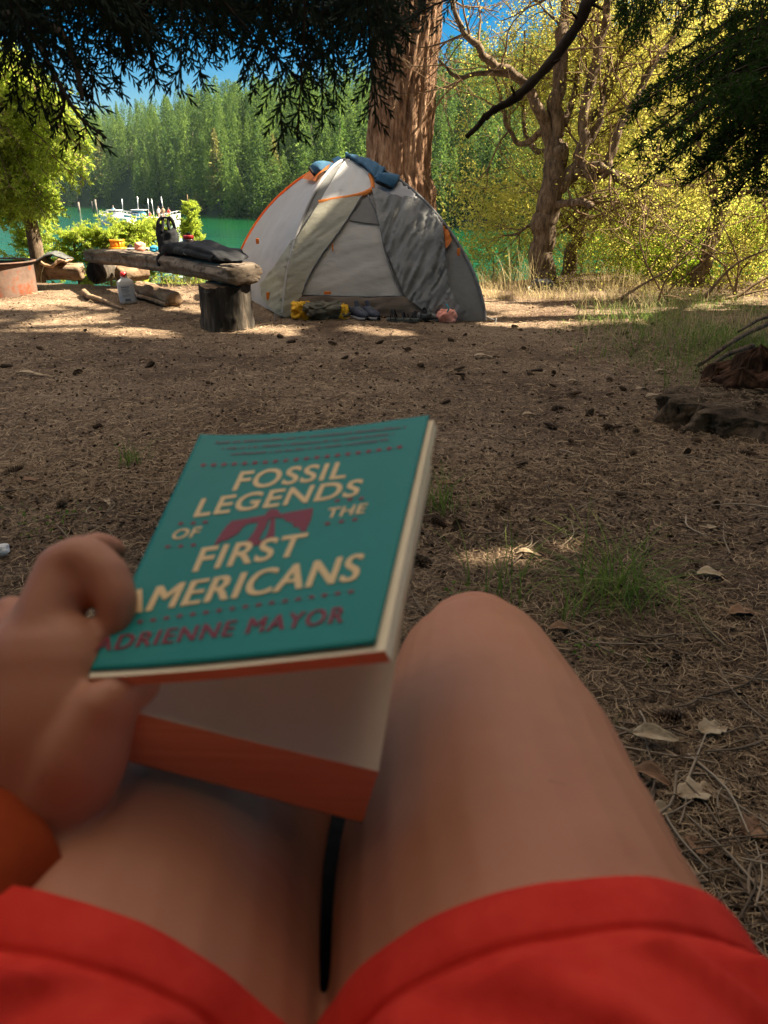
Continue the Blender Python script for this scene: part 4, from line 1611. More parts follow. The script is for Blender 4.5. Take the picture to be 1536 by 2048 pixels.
mb = MB().add(V.reshape(-1, 3), np.stack([(np.arange(k_ - 1)[:, None] * n_ + np.arange(n_)), (np.arange(k_ - 1)[:, None] * n_ + (np.arange(n_) + 1) % n_),
              ((np.arange(k_ - 1)[:, None] + 1) * n_ + (np.arange(n_) + 1) % n_), ((np.arange(k_ - 1)[:, None] + 1) * n_ + np.arange(n_))], -1).reshape(-1, 4))
part('trunk', mb, M_CHAR, st)
cap = V[-1]
mb = MB().add(np.vstack([cap - [0, 0, .004], [[sp[0], sp[1] + .2, H_ - .004]]]), np.stack([np.full(n_, n_), np.arange(n_), (np.arange(n_) + 1) % n_], 1))
part('cut_top', mb, M_SPLIT, st, False)

# the bench log
bl = [PY(496, 551, 5.93), PY(455, 545, 6.12), PY(385, 531, 6.75), PY(300, 519, 7.7), PY(235, 512, 8.6), PY(188, 509, 9.3)]
bl[0][2] = bl[1][2] = H_ + .083
LOGP = resample(np.array(bl), 60)
bench = thing('log_bench', 'long weathered half-log bench resting on a stump and a log', 'bench', (LOGP[30][0], LOGP[30][1], 0))
P = LOGP
kk = 160
LOGP = P = resample(LOGP, 160)
T, N, B = frames(P, (0, 0, 1))
n_ = 72
a = np.linspace(0, 2 * np.pi, n_, endpoint=False)
se = lambda x, p: np.sign(x) * np.abs(x) ** p
endt = np.interp(np.linspace(0, 1, kk), [0, .008, .03, .97, .992, 1], [.70, .90, 1, 1, .9, .72])
rx = .155 * endt
rz = .088 * endt
s_ = np.linspace(0, 4, kk)
p3 = v3(np.cos(a)[None] * 1.6, np.sin(a)[None] * 1.6, s_[:, None] * 1.1)
m_ = 1 + .15 * fbm(p3, 4) - .10 * np.clip(1 - 3.5 * np.abs(vnoise(v3(np.cos(a)[None] * 4, np.sin(a)[None] * 4, s_[:, None] * .9))), 0, 1)
up_ = se(np.sin(a), .75)
up_ = np.where(up_ > .62, .62 + (up_ - .62) * .45, up_)
V = P[:, None] + B[:, None] * (rx[:, None] * m_ * se(np.cos(a), .85))[..., None] + N[:, None] * (rz[:, None] * m_ * up_)[..., None]
LOGTOP = lambda j: P[j] + N[j] * rz[j] * .80
F = np.stack([(np.arange(kk - 1)[:, None] * n_ + np.arange(n_)), (np.arange(kk - 1)[:, None] * n_ + (np.arange(n_) + 1) % n_),
              ((np.arange(kk - 1)[:, None] + 1) * n_ + (np.arange(n_) + 1) % n_), ((np.arange(kk - 1)[:, None] + 1) * n_ + np.arange(n_))], -1).reshape(-1, 4)
Vv = np.vstack([V.reshape(-1, 3), P[0], P[-1]])
c0 = kk * n_
part('seat', MB().add(Vv, [F, np.stack([np.full(n_, c0), (np.arange(n_) + 1) % n_, np.arange(n_)], 1),
                           np.stack([np.full(n_, c0 + 1), (kk - 1) * n_ + np.arange(n_), (kk - 1) * n_ + (np.arange(n_) + 1) % n_], 1)]), M_LOGTOP, bench)
JU = np.array([768 + FPX * p[0] / ((p - CAMP) @ FWD) for p in LOGP])


def on_log(u, back=0.0):
    j = int(np.argmin(np.abs(JU - u)))
    return LOGTOP(j) + B[j] * back, B[j], T[j]


def lying(name, lab, cat, p0, p1, r, mat_, ry=None, group=None, seed=0., rough=.14, partname='trunk'):
    p0, p1 = np.asarray(p0, float), np.asarray(p1, float)
    c = (p0 + p1) / 2
    root = thing(name, lab, cat, (c[0], c[1], float(gz(c[0], c[1]))), group)
    mid = c + np.array([0, 0, .004])
    part(partname, logm([p0, mid, p1], r, 24, ry, rough, 4, 3, seed), mat_, root)
    return root


gl = 'logs round the fire ring'
lying('log', 'round log under the far end of the bench, dark end towards us', 'log', PG(197, 566) + [0, -.1, .12], PG(217, 556) + [.3, .75, .12], .125, M_CHAR, None, gl, 1)
lying('log', 'short pale log lying behind the white bottle under the bench', 'log', PG(228, 568) + [0, .15, .09], PG(282, 566) + [0, .3, .09], .085, M_SPLIT, None, gl, 5)
lying('log', 'thick brown drift log behind the fire ring with a folded tarp on it', 'log', PG(40, 562) + [0, .25, .10], PG(160, 560) + [0, .15, .085], .105, M_DRIFT, None, gl, 9)
lying('firewood', 'split firewood log with a flat top lying beside the bottle', 'firewood', PG(276, 593) + [0, .1, .075], PG(352, 616) + [0, .0, .07], .088, M_SPLIT, .07, None, 12, .2)
lying('firewood', 'thin pale split stick leaning on the firewood log', 'firewood', PG(268, 596) + [0, .0, .03], PG(336, 616) + [0, -.03, .035], .028, M_SPLIT, .02, None, 15, .2)
sk = thing('stick', 'pale peeled stick lying on the dirt between fire ring and stump', 'stick', PG(205, 606))
part('wood', tube(resample([PG(168, 590) + [0, 0, .03], PG(180, 600) + [0, 0, .035], PG(205, 607) + [0, 0, .03], PG(246, 621) + [0, 0, .012]], 24), np.linspace(.035, .012, 24), 10, True, .22, 14), M_SPLIT, sk)

# fire ring: bottomless steel drum
M_RUST = mat('rusty_steel', (.07, .04, .028), (.15, .095, .068), (.18, .05, .02), scale=4, scale2=7, lo2=.5, hi2=.62, rough=.75, metal=.25, bump=.3, bscale=24, spec=.3)
M_SOOT = mat('sooty_steel', (.02, .018, .016), (.07, .045, .03), scale=6, rough=.9)
fc = PG(-20, 588)
FRR = (PG(63, 587)[0] - fc[0])
fc = fc + [0, .12, 0]
FH = PY(63, 524, fc[1])[2]
fr = thing('fire_ring', 'rusty steel fire ring at the left edge with a flanged rim', 'fire ring', fc)
part('wall', lathe([(FRR, -.03), (FRR, FH * .3), (FRR * 1.005, FH * .6), (FRR, FH - .012)], 64, fc), M_RUST, fr)
part('lining', lathe([(FRR - .006, FH - .012), (FRR - .006, .02), (0.01, .02)], 64, fc), M_SOOT, fr)
part('rim', lathe([(FRR - .012, FH - .004), (FRR - .01, FH + .012), (FRR + .03, FH + .014), (FRR + .035, FH + .004), (FRR + .01, FH - .006), (FRR - .012, FH - .004)], 64, fc), M_RUST, fr)

# folded tarp on the drift log
M_TARP = mat('dark_grey_canvas', (.05, .05, .05), (.10, .10, .095), scale=9, rough=.8, bump=.4, bscale=20)
M_TAN = mat('tan_canvas', (.30, .18, .10), (.42, .27, .16), scale=9, rough=.8, bump=.4, bscale=20)
tp_ = thing('tarp', 'folded grey and tan canvas tarp lying on the drift log', 'tarp', PG(100, 562) + [0, .2, .19])
ct = PG(100, 562) + np.array([0, .2, .20])
u_ = np.linspace(-1, 1, 30)
w_2 = np.linspace(-1, 1, 16)
for nm, mt, dz, sx, cx, ph in (('lower_fold', M_TAN, .03, .14, .05, 0.), ('upper_fold', M_TARP, .085, .19, .0, 1.3)):
    U, W = np.meshgrid(u_, w_2, indexing='ij')
    z = dz + .035 * np.sin(U * 3.2 + ph) + .02 * fbm(v3(U * 2 + ph, W * 2, 0), 3) - .05 * np.clip(np.abs(W) - .6, 0, 1) + .03 * np.clip(-U - .3, 0, 1)
    V = np.stack([ct[0] + cx + U * sx, ct[1] + W * .13 + .03 * U, ct[2] + z], -1)
    o = part(nm, (V.reshape(-1, 3), grid_faces(30, 16)), mt, tp_)
    md = o.modifiers.new('thick', 'SOLIDIFY')
    md.thickness = .035 if nm == 'lower_fold' else .018
part('side_fold', lump(ct + [-.16, 0, -.0], (.13, .2, .16), .3, 6, 24, 2, .6), M_TARP, tp_)

# on the bench: stove pot
M_POT = mat('orange_plastic', (.85, .33, .01), (.9, .38, .02), scale=3, rough=.4, spec=.5, trans=(.9, .4, .02), tfac=.15)
M_WHITEP = mat('translucent_white_plastic', (.60, .58, .54), (.68, .66, .62), scale=3, rough=.45, spec=.4, trans=(.6, .58, .5), tfac=.25)
M_LABEL = mat('grey_label', (.40, .41, .43), (.46, .47, .48), scale=20, rough=.6)
M_LABELT = mat('label_print', (.13, .13, .15), None, rough=.6)
M_RED = mat('red_plastic', (.55, .02, .02), (.62, .03, .02), scale=5, rough=.4, spec=.5)
M_SMOKE = mat('dark_translucent_bottle', (.05, .035, .03), (.09, .06, .05), scale=5, rough=.3, spec=.5)
M_BLUEP = mat('blue_plastic', (.03, .30, .50), (.05, .36, .58), scale=5, rough=.4, spec=.4)
M_GREY = mat('grey_plastic', (.35, .34, .33), (.45, .44, .42), scale=8, rough=.6)

c, bx_, _ = on_log(233, .02)
s1 = px_at(8.7, .5)
pot = thing('camp_pot', 'orange camp pot with ribbed side and wide base on the bench', 'pot', c)
part('body', lathe([(.0, .012), (11 * s1, .012), (12.5 * s1, 3.5 * s1), (12.8 * s1, 15 * s1), (11.5 * s1, 15 * s1), (11.2 * s1, 4 * s1), (0, 4 * s1)], 28, c), M_POT, pot)
part('rim', lathe([(12.6 * s1, 14 * s1), (14.8 * s1, 15.2 * s1), (15 * s1, 17 * s1), (14 * s1, 18 * s1), (11.5 * s1, 16.5 * s1), (12.6 * s1, 14 * s1)], 28, c), M_POT, pot)
part('base', lathe([(0, 0), (16.5 * s1, 0), (18 * s1, 1.4 * s1), (17 * s1, 3.2 * s1), (12.5 * s1, 3.4 * s1)], 28, c), M_POT, pot)
rb = MB()
for q in np.linspace(0, 2 * np.pi, 14, endpoint=False):
    d = np.array([math.cos(q), math.sin(q), 0])
    rb.add(*tube([c + d * 12.7 * s1 + [0, 0, 3.4 * s1], c + d * 13.1 * s1 + [0, 0, 14 * s1]], 1.0 * s1, 5))
part('rib', rb, M_POT, pot)

# black open bag with handles
cb, bx_, tx_ = on_log(330, .05)
bag = thing('bag', 'black soft bag standing open on the bench, handles up', 'bag', cb)
s1 = px_at(cb[1], .6)
k_, n_ = 26, 40
t = np.linspace(0, 1, k_)
a = np.linspace(0, 2 * np.pi, n_, endpoint=False)
hw = np.interp(t, [0, .04, .3, .6, .85, 1], [17, 20, 20, 22.5, 20, 17]) * s1
hd = np.interp(t, [0, .04, .4, 1], [.06, .08, .075, .03])
topz = 43 * s1 + 9 * s1 * np.abs(np.cos(a)) ** 2 + 7 * s1 * (np.cos(a) < -.5)
X = cb[0] + hw[:, None] * np.cos(a)[None] * (1 + .06 * fbm(v3(np.cos(a)[None] * 2, np.sin(a)[None] * 2, t[:, None] * 3), 3))
Y = cb[1] + hd[:, None] * np.sin(a)[None]
Z = cb[2] + t[:, None] * topz[None]
part('body', (np.stack([X, Y + .012 * fbm(v3(X * 14, 0 * X, Z * 14), 3), Z], -1).reshape(-1, 3),
              np.stack([(np.arange(k_ - 1)[:, None] * n_ + np.arange(n_)), (np.arange(k_ - 1)[:, None] * n_ + (np.arange(n_) + 1) % n_),
                        ((np.arange(k_ - 1)[:, None] + 1) * n_ + (np.arange(n_) + 1) % n_), ((np.arange(k_ - 1)[:, None] + 1) * n_ + np.arange(n_))], -1).reshape(-1, 4)), M_BLACK, bag)
for sx in (-1, 1):
    hp = [cb + [sx * 17 * s1, -.01, 46 * s1], cb + [sx * 15 * s1, -.01, 58 * s1], cb + [sx * 9 * s1, 0, 66 * s1], cb + [sx * 6 * s1, 0, 64 * s1], cb + [sx * 5.5 * s1, -.02, 52 * s1], cb + [sx * 9 * s1, -.035, 40 * s1]]
    part('handle', tube(resample(np.array(hp), 26), 3.4 * s1, 10, True, .1, 8, sx, ry=1.3 * s1, up0=(0, 1, 0)), M_BLACK, bag)
    if sx < 0:
        hp = [cb + [-8 * s1, 0, 65.5 * s1], cb + [0, 0, 67 * s1], cb + [8 * s1, 0, 65.5 * s1]]
        part('handle', tube(resample(np.array(hp), 12), 2.2 * s1, 8, True, .05, 8, 0, ry=1.2 * s1, up0=(0, 1, 0)), M_BLACK, bag)

# dark bottle with red lid
c, _, _ = on_log(368, .06)
s1 = px_at(c[1], .6)
bo = thing('water_bottle', 'dark drinking bottle with a red lid beside the black bag', 'bottle', c)
part('body', lathe([(0, 0), (11 * s1, 0), (11.3 * s1, 2 * s1), (11 * s1, 13 * s1), (9.4 * s1, 14.5 * s1), (9.4 * s1, 17 * s1), (11 * s1, 19 * s1), (11 * s1, 30 * s1), (9.5 * s1, 32 * s1), (0, 32 * s1)], 28, c), M_SMOKE, bo)
part('lid', lathe([(0, 31 * s1), (10.3 * s1, 31 * s1), (10.5 * s1, 37 * s1), (9.5 * s1, 38.5 * s1), (0, 38.5 * s1)], 28, c), M_RED, bo)
part('spout', lathe([(0, 38 * s1), (4 * s1, 38 * s1), (4 * s1, 42 * s1), (0, 43 * s1)], 16, c), M_BLACK, bo)
part('band', lathe([(11.2 * s1, 4 * s1), (11.5 * s1, 5 * s1), (11.5 * s1, 12 * s1), (11.2 * s1, 13 * s1)], 28, c), M_TARP, bo)

# black jacket / rucksack heap on the bench
js = [int(np.argmin(np.abs(JU - u))) for u in (338, 375, 415, 450, 474)]
hp_ = thing('rucksack', 'flat black rucksack slumped along the near half of the bench', 'rucksack', LOGTOP(js[2]))
PP = resample(np.array([LOGTOP(j) + B[j] * .015 for j in js]), 40)
n_ = 26
a = np.linspace(0, 2 * np.pi, n_, endpoint=False)
t = np.linspace(0, 1, 40)
hgt = np.interp(t, [0, .06, .25, .55, .8, .95, 1], [.02, .08, .13, .115, .08, .04, .01])
wd = np.interp(t, [0, .06, .5, .9, 1], [.05, .12, .155, .13, .05])
Tq, Nq, Bq = frames(PP, (0, 0, 1))
m_ = 1 + .22 * fbm(v3(np.cos(a)[None] * 1.8, np.sin(a)[None] * 1.8, t[:, None] * 7), 3)
V = PP[:, None] + Bq[:, None] * (wd[:, None] * np.cos(a) * m_)[..., None] + Nq[:, None] * (hgt[:, None] * (1 + se(np.sin(a), .8)) * .5 * m_)[..., None]
part('body', (V.reshape(-1, 3), np.stack([(np.arange(39)[:, None] * n_ + np.arange(n_)), (np.arange(39)[:, None] * n_ + (np.arange(n_) + 1) % n_),
     ((np.arange(39)[:, None] + 1) * n_ + (np.arange(n_) + 1) % n_), ((np.arange(39)[:, None] + 1) * n_ + np.arange(n_))], -1).reshape(-1, 4)), M_BLACK, hp_)
pocket = [PP[12] + Nq[12] * .06 - Bq[12] * .09, PP[22] + Nq[22] * .05 - Bq[22] * .12, PP[33] + Nq[33] * .03 - Bq[33] * .10]
sgn = -1 if (PP[12] - Bq[12])[1] < PP[12][1] else 1
pocket = [PP[j] + Nq[j] * h_ + Bq[j] * sgn * b_ * -1 for j, h_, b_ in ((10, .05, -.09), (20, .045, -.11), (32, .02, -.10))]
part('pocket', tube(resample(np.array(pocket), 20), .045, 12, True, .2, 8, 3, ry=.032, up0=(0, 0, 1)), M_BLACK, hp_)
sd = PP[4] + Bq[4] * (1 if (PP[4] + Bq[4])[1] < PP[4][1] else -1) * .16
part('strap', tube(resample([PP[6] + [0, 0, .06], sd + [0, 0, .0], sd + [-.01, -.01, -.09]], 14), .014, 8, True, ry=.004, up0=(0, -1, .3)), M_BLACK, hp_)
sd2 = PP[16] + Bq[16] * (1 if (PP[16] + Bq[16])[1] < PP[16][1] else -1) * .13 + [0, 0, .045]
part('buckle', tube(resample([sd2 + [.02, 0, .012], sd2 + [0, -.01, .02], sd2 + [-.015, 0, .0], sd2 + [0, -.005, -.016], sd2 + [.015, 0, -.012]], 14), .0055, 6), M_GREY, hp_)

for (u, back, lab, nm, cat_, mt, size, sq) in [
        (306, -.02, 'small bright blue cup lying on the bench before the bag', 'cup', 'cup', M_BLUEP, (.075, .06, .055), .7),
        (290, .03, 'small crumpled pale pink cloth on the bench left of the bag', 'cloth', 'cloth', M_PINK, (.10, .09, .085), .7),
        (275, -.02, 'flat grey wood-handled utensil lying across the bench', 'utensil', 'utensil', M_GREY, (.22, .05, .025), .6),
        (258, -.03, 'small black clip next to the orange pot', 'clip', 'clip', M_BLACK, (.05, .05, .05), .7),
        (331, -.09, 'black headlamp lying on the front of the bench by the bag', 'headlamp', 'headlamp', M_BLACK, (.11, .08, .06), .75),
        (346, .02, 'thin flat red lid lying between the bag and the rucksack', 'lid', 'lid', M_RED, (.10, .08, .02), .6)]:
    c, bx_, tx_ = on_log(u, 0)
    fsgn = -1 if bx_[1] > 0 else 1
    c = c - bx_ * back * fsgn * -1
    root = thing(nm, lab, cat_, c)
    part('body', lump(c + [0, 0, size[2] / 2], size, .18, 6, 24, u, sq, .3), mt, root)
    if nm == 'headlamp':
        part('strap', tube(resample([c + [.04, 0, .03], c + [.09, -.02, .05], c + [.14, .0, .03], c + [.10, .05, .012], c + [.03, .03, .02]], 20), .010, 6, True, ry=.003, up0=(0, 0, 1)), M_BLACK, root)
        part('lens', lathe([(0, 0), (.018, 0), (.018, .012), (0, .014)], 14, c + [-.01, -.045, .03]), M_GREY, root)
    if nm == 'cup':
        part('handle', tube(resample([c + [.03, -.01, .045], c + [.055, -.02, .03], c + [.03, -.01, .012]], 10), .006, 6), M_BLUEP, root)

# white bottle with a red cap on the ground
c = PG(258, 607)
c[2] = float(gz(c[0], c[1]))
s1 = px_at(c[1], .1)
wb_ = thing('plastic_bottle', 'white plastic bottle with red cap and grey label standing on dirt', 'bottle', c)
k_, n_ = 22, 40
t = np.array([0, .02, .05, .3, .6, .70, .74, .78, .82, .845, .855, .90])
hw = np.array([14, 16, 16.5, 16.3, 16.3, 16, 14.5, 11, 7.5, 6, 6, 6]) * s1
hd = np.array([9, 10.5, 11, 11, 11, 10.5, 9.5, 8, 6.5, 6, 6, 6]) * s1
HB = 60 * s1
a = np.linspace(0, 2 * np.pi, n_, endpoint=False)
Rb = rotm(0, -.07, .25)
Vb = np.stack([hw[:, None] * se(np.cos(a), .6)[None], hd[:, None] * se(np.sin(a), .6)[None], np.broadcast_to(t[:, None] * HB, (len(t), n_))], -1)
ff = np.stack([(np.arange(len(t) - 1)[:, None] * n_ + np.arange(n_)), (np.arange(len(t) - 1)[:, None] * n_ + (np.arange(n_) + 1) % n_),
               ((np.arange(len(t) - 1)[:, None] + 1) * n_ + (np.arange(n_) + 1) % n_), ((np.arange(len(t) - 1)[:, None] + 1) * n_ + np.arange(n_))], -1).reshape(-1, 4)
Vb = np.concatenate([Vb.reshape(-1, 3), [[0, 0, 0]]])
part('body', (Vb @ Rb.T + c, [ff, np.stack([np.full(n_, len(Vb) - 1), (np.arange(n_) + 1) % n_, np.arange(n_)], 1)]), M_WHITEP, wb_)
V, F = lathe([(0, .87 * HB), (6.6 * s1, .87 * HB), (6.6 * s1, .97 * HB), (5.2 * s1, 1.02 * HB), (0, 1.02 * HB)], 20)
part('cap', (V @ Rb.T + c, F), M_RED, wb_)
la = np.linspace(np.pi + .5, 2 * np.pi - .5, 16)
lz = np.linspace(.08, .62, 8)
Vl = np.stack([np.broadcast_to((16.3 * s1 + .001) * se(np.cos(la), .6), (8, 16)), np.broadcast_to((11 * s1 + .0025) * se(np.sin(la), .6), (8, 16)), np.broadcast_to(lz[:, None] * HB, (8, 16))], -1)
lb_ = part('label', (Vl.reshape(-1, 3) @ Rb.T + c, grid_faces(8, 16)), M_LABEL, wb_)
pr = MB()
for q, (z0, x0, x1, hh) in enumerate([(.55, -.7, .6, .03), (.49, -.7, .4, .018), (.45, -.7, .5, .012), (.41, -.7, .55, .012), (.37, -.7, .3, .012), (.30, -.7, .5, .014), (.26, -.7, .6, .012), (.14, -.4, .5, .075)]):
    xs_ = np.linspace(x0, x1, 8) * 12 * s1
    yy = -(11 * s1 + .0035) * np.ones(8)
    V = np.concatenate([np.stack([xs_, yy, np.full(8, (z0 - hh / 2) * HB)], 1), np.stack([xs_, yy, np.full(8, (z0 + hh / 2) * HB)], 1)])
    pr.add(V @ Rb.T + c, np.stack([np.arange(7), np.arange(7) + 1, np.arange(7) + 9, np.arange(7) + 8], 1))
part('print', pr, M_LABELT, lb_, False)

# dark rounded thing at the foot of the gnarled tree
ds = thing('stuff_sack', 'dark grey stuff sack lying at the foot of the gnarled tree', 'sack', PG(1085, 579))
part('body', lump(PG(1085, 579) + [0, .05, .045], (.24, .16, .12), .15, 5, 26, 3, .75), M_TARP, ds)
part('drawcord', tube(resample([PG(1062, 580) + [0, 0, .05], PG(1056, 583) + [0, 0, .03], PG(1064, 586) + [0, 0, .012]], 10), .006, 5), M_GREY, ds)
# ================================================================== boats moored on the lake, far off
M_HULLW = mat('white_hull_paint', (.72, .70, .68), (.80, .78, .76), scale=1.5, rough=.35, spec=.5)
M_HULLT = mat('teal_hull_paint', (.02, .22, .30), (.03, .28, .36), scale=1.5, rough=.3, spec=.5)
M_GLASS = mat('cabin_glass', (.02, .03, .04), None, rough=.08, spec=.6)
M_CANVAS = mat('blue_canvas', (.05, .20, .32), (.08, .26, .4), scale=2, rough=.7)
M_STEEL = mat('rail_steel', (.6, .6, .6), None, rough=.35, metal=.8)
M_PILE = mat('piling_wood', (.10, .08, .065), (.2, .17, .14), scale=3, rough=.9)
M_SKINF = mat('far_skin', (.50, .29, .20), None, rough=.7)


def boat(name, lab, u, Y, L, beam, hull, heading, cabin=True, canvas=False, mast=0):
    c = PY(u, 430, Y)
    c = np.array([c[0], Y, WATER_Z])
    root = thing(name, lab, 'boat', c, 'boats moored together on the lake')
    Rm = rotm(0, 0, heading)
    t = np.linspace(0, 1, 22)
    s = np.linspace(-1, 1, 13)
    bw = beam / 2 * np.interp(t, [0, .1, .5, .8, .95, 1], [.86, .95, 1, .72, .25, .02])
    sh = np.interp(t, [0, .5, 1], [.95, 1.0, 1.45])
    V = []
    for i in range(22):
        ang = s * np.pi / 2
        y = bw[i] * np.sign(s) * np.abs(np.sin(ang)) ** .6
        z = -.35 + (sh[i] + .35) * np.abs(s) ** 2.4
        x = np.full(13, (t[i] - .5) * L) + .12 * L * np.clip(t[i] - .8, 0, 1) * np.abs(s) * 2
        V.append(np.stack([x, y, z], 1))
    V = np.array(V)
    mb = MB().add(V.reshape(-1, 3) @ Rm.T + c, grid_faces(22, 13))
    tr2 = np.concatenate([V[0], [[-.5 * L, 0, .9]]])
    mb.add(tr2 @ Rm.T + c, np.stack([np.arange(12), np.arange(12) + 1, np.full(12, 13)], 1))
    part('hull', mb, hull, root)
    deck = np.stack([V[:, 0] * [1, .97, 1], V[:, 12] * [1, .97, 1]], 1)
    deck[..., 2] -= .12
    part('deck', MB().add(deck.reshape(-1, 3) @ Rm.T + c, grid_faces(22, 2)), M_HULLW, root)
    gun = MB()
    for k_ in (0, 12):
        gun.add(*tube(V[:, k_] @ Rm.T + c, .06, 6))
    part('gunwale', gun, M_HULLW, root)
    if cabin:
        cb_ = sbox((.06 * L, 0, 1.35), (.34 * L, beam * .66, .95), None, .35, 5)
        o_ = part('cabin', (cb_[0] @ Rm.T + c, cb_[1]), M_CANVAS if canvas else M_HULLW, root)
        wd_ = sbox((.10 * L, 0, 1.55), (.29 * L, beam * .68, .36), None, .3, 5)
        part('window', (wd_[0] @ Rm.T + c, wd_[1]), M_GLASS, o_)
        tp = sbox((.03 * L, 0, 2.0), (.40 * L, beam * .7, .10), None, .3, 4)
        part('roof', (tp[0] @ Rm.T + c, tp[1]), M_HULLW, o_)
    for q in range(mast):
        x_ = (-.25 + .3 * q) * L
        part('mast', tube(np.array([[x_, .1, .9], [x_ - .15, .1, 3.5 + .3 * q]]) @ Rm.T + c, .045, 6), M_STEEL, root)
    rl = MB()
    for sgn in (-1, 1):
        pr_ = np.array([[V[i, 0 if sgn < 0 else 12, 0], V[i, 0 if sgn < 0 else 12, 1] * .95, V[i, 12, 2] + .45] for i in range(9, 22, 2)])
        rl.add(*tube(pr_ @ Rm.T + c, .025, 5))
        for p in pr_:
            rl.add(*tube(np.array([p, p - [0, 0, .5]]) @ Rm.T + c, .02, 4))
    part('rail', rl, M_STEEL, root)
    return root


BY = 118.0
boat('motor_boat', 'white cabin boat at the left of the moored group', 232, BY, 5.6, 2.2, M_HULLW, 2.7, True, False, 1)
boat('motor_boat', 'teal hulled boat with a blue canopy in the middle of the moored group', 281, BY + 2.5, 5.4, 2.2, M_HULLT, 2.95, True, True, 2)
boat('motor_boat', 'white open boat at the right of the moored group', 325, BY + 1, 4.6, 2.0, M_HULLW, .4, False, False, 2)


def far_person(u, z, Y, shirt, lab, h=1.5, sit=False):
    c = PY(u, 430, Y)
    c = np.array([c[0], Y, WATER_Z + z])
    root = thing('person', lab, 'person', c, 'people on the moored boats')
    mb = MB()
    k_ = h / 1.7
    prof = [(0, .0), (.13, .01), (.12, .35), (.15, .75), (.19, .95), (.17, 1.15), (.21, 1.38), (.09, 1.46), (.06, 1.50), (.10, 1.57), (.105, 1.66), (.07, 1.74), (0, 1.76)]
    V, F = lathe([(r_ * k_, z_ * k_) for r_, z_ in prof], 12, (0, 0, 0))
    V[:, 1] *= .7
    mb.add(V + c, F)
    for sx in (-1, 1):
        mb.add(*tube(np.array([[sx * .2, 0, 1.36], [sx * .27, -.03, 1.08], [sx * .22, -.16, .86]]) * k_ + c, np.array([.055, .045, .035]) * k_, 6))
    part('body', mb, M_SKINF, root)
    V, F = lathe([(r_ * k_ * 1.12, z_ * k_) for r_, z_ in [(.19, .85), (.19, .95), (.18, 1.15), (.215, 1.38), (.10, 1.45)]], 12, (0, 0, 0))
    V[:, 1] *= .75
    part('shirt', (V + c, F), shirt, root)
    V, F = lathe([(0.115 * k_, 1.62 * k_), (.11 * k_, 1.70 * k_), (.06 * k_, 1.78 * k_), (0, 1.79 * k_)], 12, c)
    part('hair', (V, F), M_PILE, root)


far_person(228, .85, BY - .2, M_CANVAS, 'person in a blue top standing on the white cabin boat', 1.7)
far_person(216, .75, BY - .5, M_HULLW, 'person in a pale top sitting low at the end of the white cabin boat', 1.2)
far_person(318, .8, BY + 1, M_HULLW, 'person in a white top standing nearest the middle of the right boat', 1.6)
far_person(327, .8, BY + .8, M_TAN, 'person in a tan top standing on the right boat', 1.65)
far_person(338, .8, BY + 1.2, M_RED, 'person in a red top at the end of the right boat', 1.45)
far_person(300, .6, BY + .3, M_RED, 'person in a red top sitting between the teal and right boats', 1.2)
for u, w in ((188, 2.6), (194, 3.0), (160, 2.4)):
    c = PY(u, 430, 205.)
    part_ = part('piling', tube([[c[0], 205, WATER_Z - 1], [c[0], 205, WATER_Z + w]], .25, 8), M_PILE, None, loc=(c[0], 205, WATER_Z))
    tag(part_, 'thin wooden mooring piling standing in the water by the far shore', 'piling', 'mooring pilings')
# ================================================================== forest floor: needles, twigs, cones, leaves, grass, rotten stump
M_NEEDLE = mat('dry_needles', (.10, .06, .035), (.46, .33, .20), attr=True, rough=.9, spec=.1)
M_CHIP = mat('bark_flakes', (.018, .011, .008), (.24, .16, .10), attr=True, rough=.9, spec=.1)
M_LTWIG = mat('litter_twigs', (.09, .06, .04), (.34, .26, .18), attr=True, rough=.9, spec=.1)
M_CONE = mat('pine_cone_scale', (.045, .026, .016), (.17, .11, .065), attr=True, rough=.8, spec=.2)
M_DLEAF = mat('dry_leaf', (.28, .20, .12), (.44, .34, .22), scale=30, rough=.8, spec=.2, bump=.3, bscale=60)
M_DLEAF2 = mat('brown_leaf', (.17, .09, .05), (.28, .16, .09), scale=30, rough=.8, spec=.2, bump=.3, bscale=60)
M_GRASS = mat('green_grass', (.055, .12, .018), (.20, .24, .05), attr=True, rough=.7, spec=.2, trans=(.14, .24, .03), tfac=.35)
M_DRYGRASS = mat('dry_grass', (.32, .24, .11), (.52, .42, .22), attr=True, rough=.8, spec=.15, trans=(.5, .4, .2), tfac=.35)


def screen_ground(n, v0, v1, u0=-120, u1=1660, pw=1.0):
    v = v0 + (v1 - v0) * rng.random(n) ** pw
    u = rng.uniform(u0, u1, n)
    r = FWD[None] + ((u - 768) / FPX)[:, None] * RT + ((1024 - v) / FPX)[:, None] * UP
    p = CAMP + r * (-CAM_H / r[:, 2])[:, None]
    p[:, 2] = gz(p[:, 0], p[:, 1])
    return p


def litter_strips(P, L, W, lift, bend):
    n = len(P)
    a = rng.random(n) * 2 * np.pi
    D = np.stack([np.cos(a), np.sin(a), rng.normal(size=n) * .10], 1)
    S = np.stack([-np.sin(a), np.cos(a), rng.normal(size=n) * .4], 1)
    b = rng.normal(size=n)[:, None] * bend
    q = np.array([-.5, 0, .5])
    rows = []
    for k_ in q:
        ctr = P + D * (L * k_)[:, None] + S * (L[:, None] * b * (1 - 4 * k_ * k_)) + np.array([0, 0, 1.]) * lift[:, None]
        w = (W * (1 if k_ == 0 else .6))[:, None] * .5
        rows += [ctr - S * w, ctr + S * w]
    V = np.stack(rows, 1)
    i = np.arange(n)[:, None] * 6
    F = np.concatenate([i + [0, 1, 3, 2], i + [2, 3, 5, 4]])
    return V.reshape(-1, 3), F, np.repeat(rng.random(n) ** 1.5, 6)


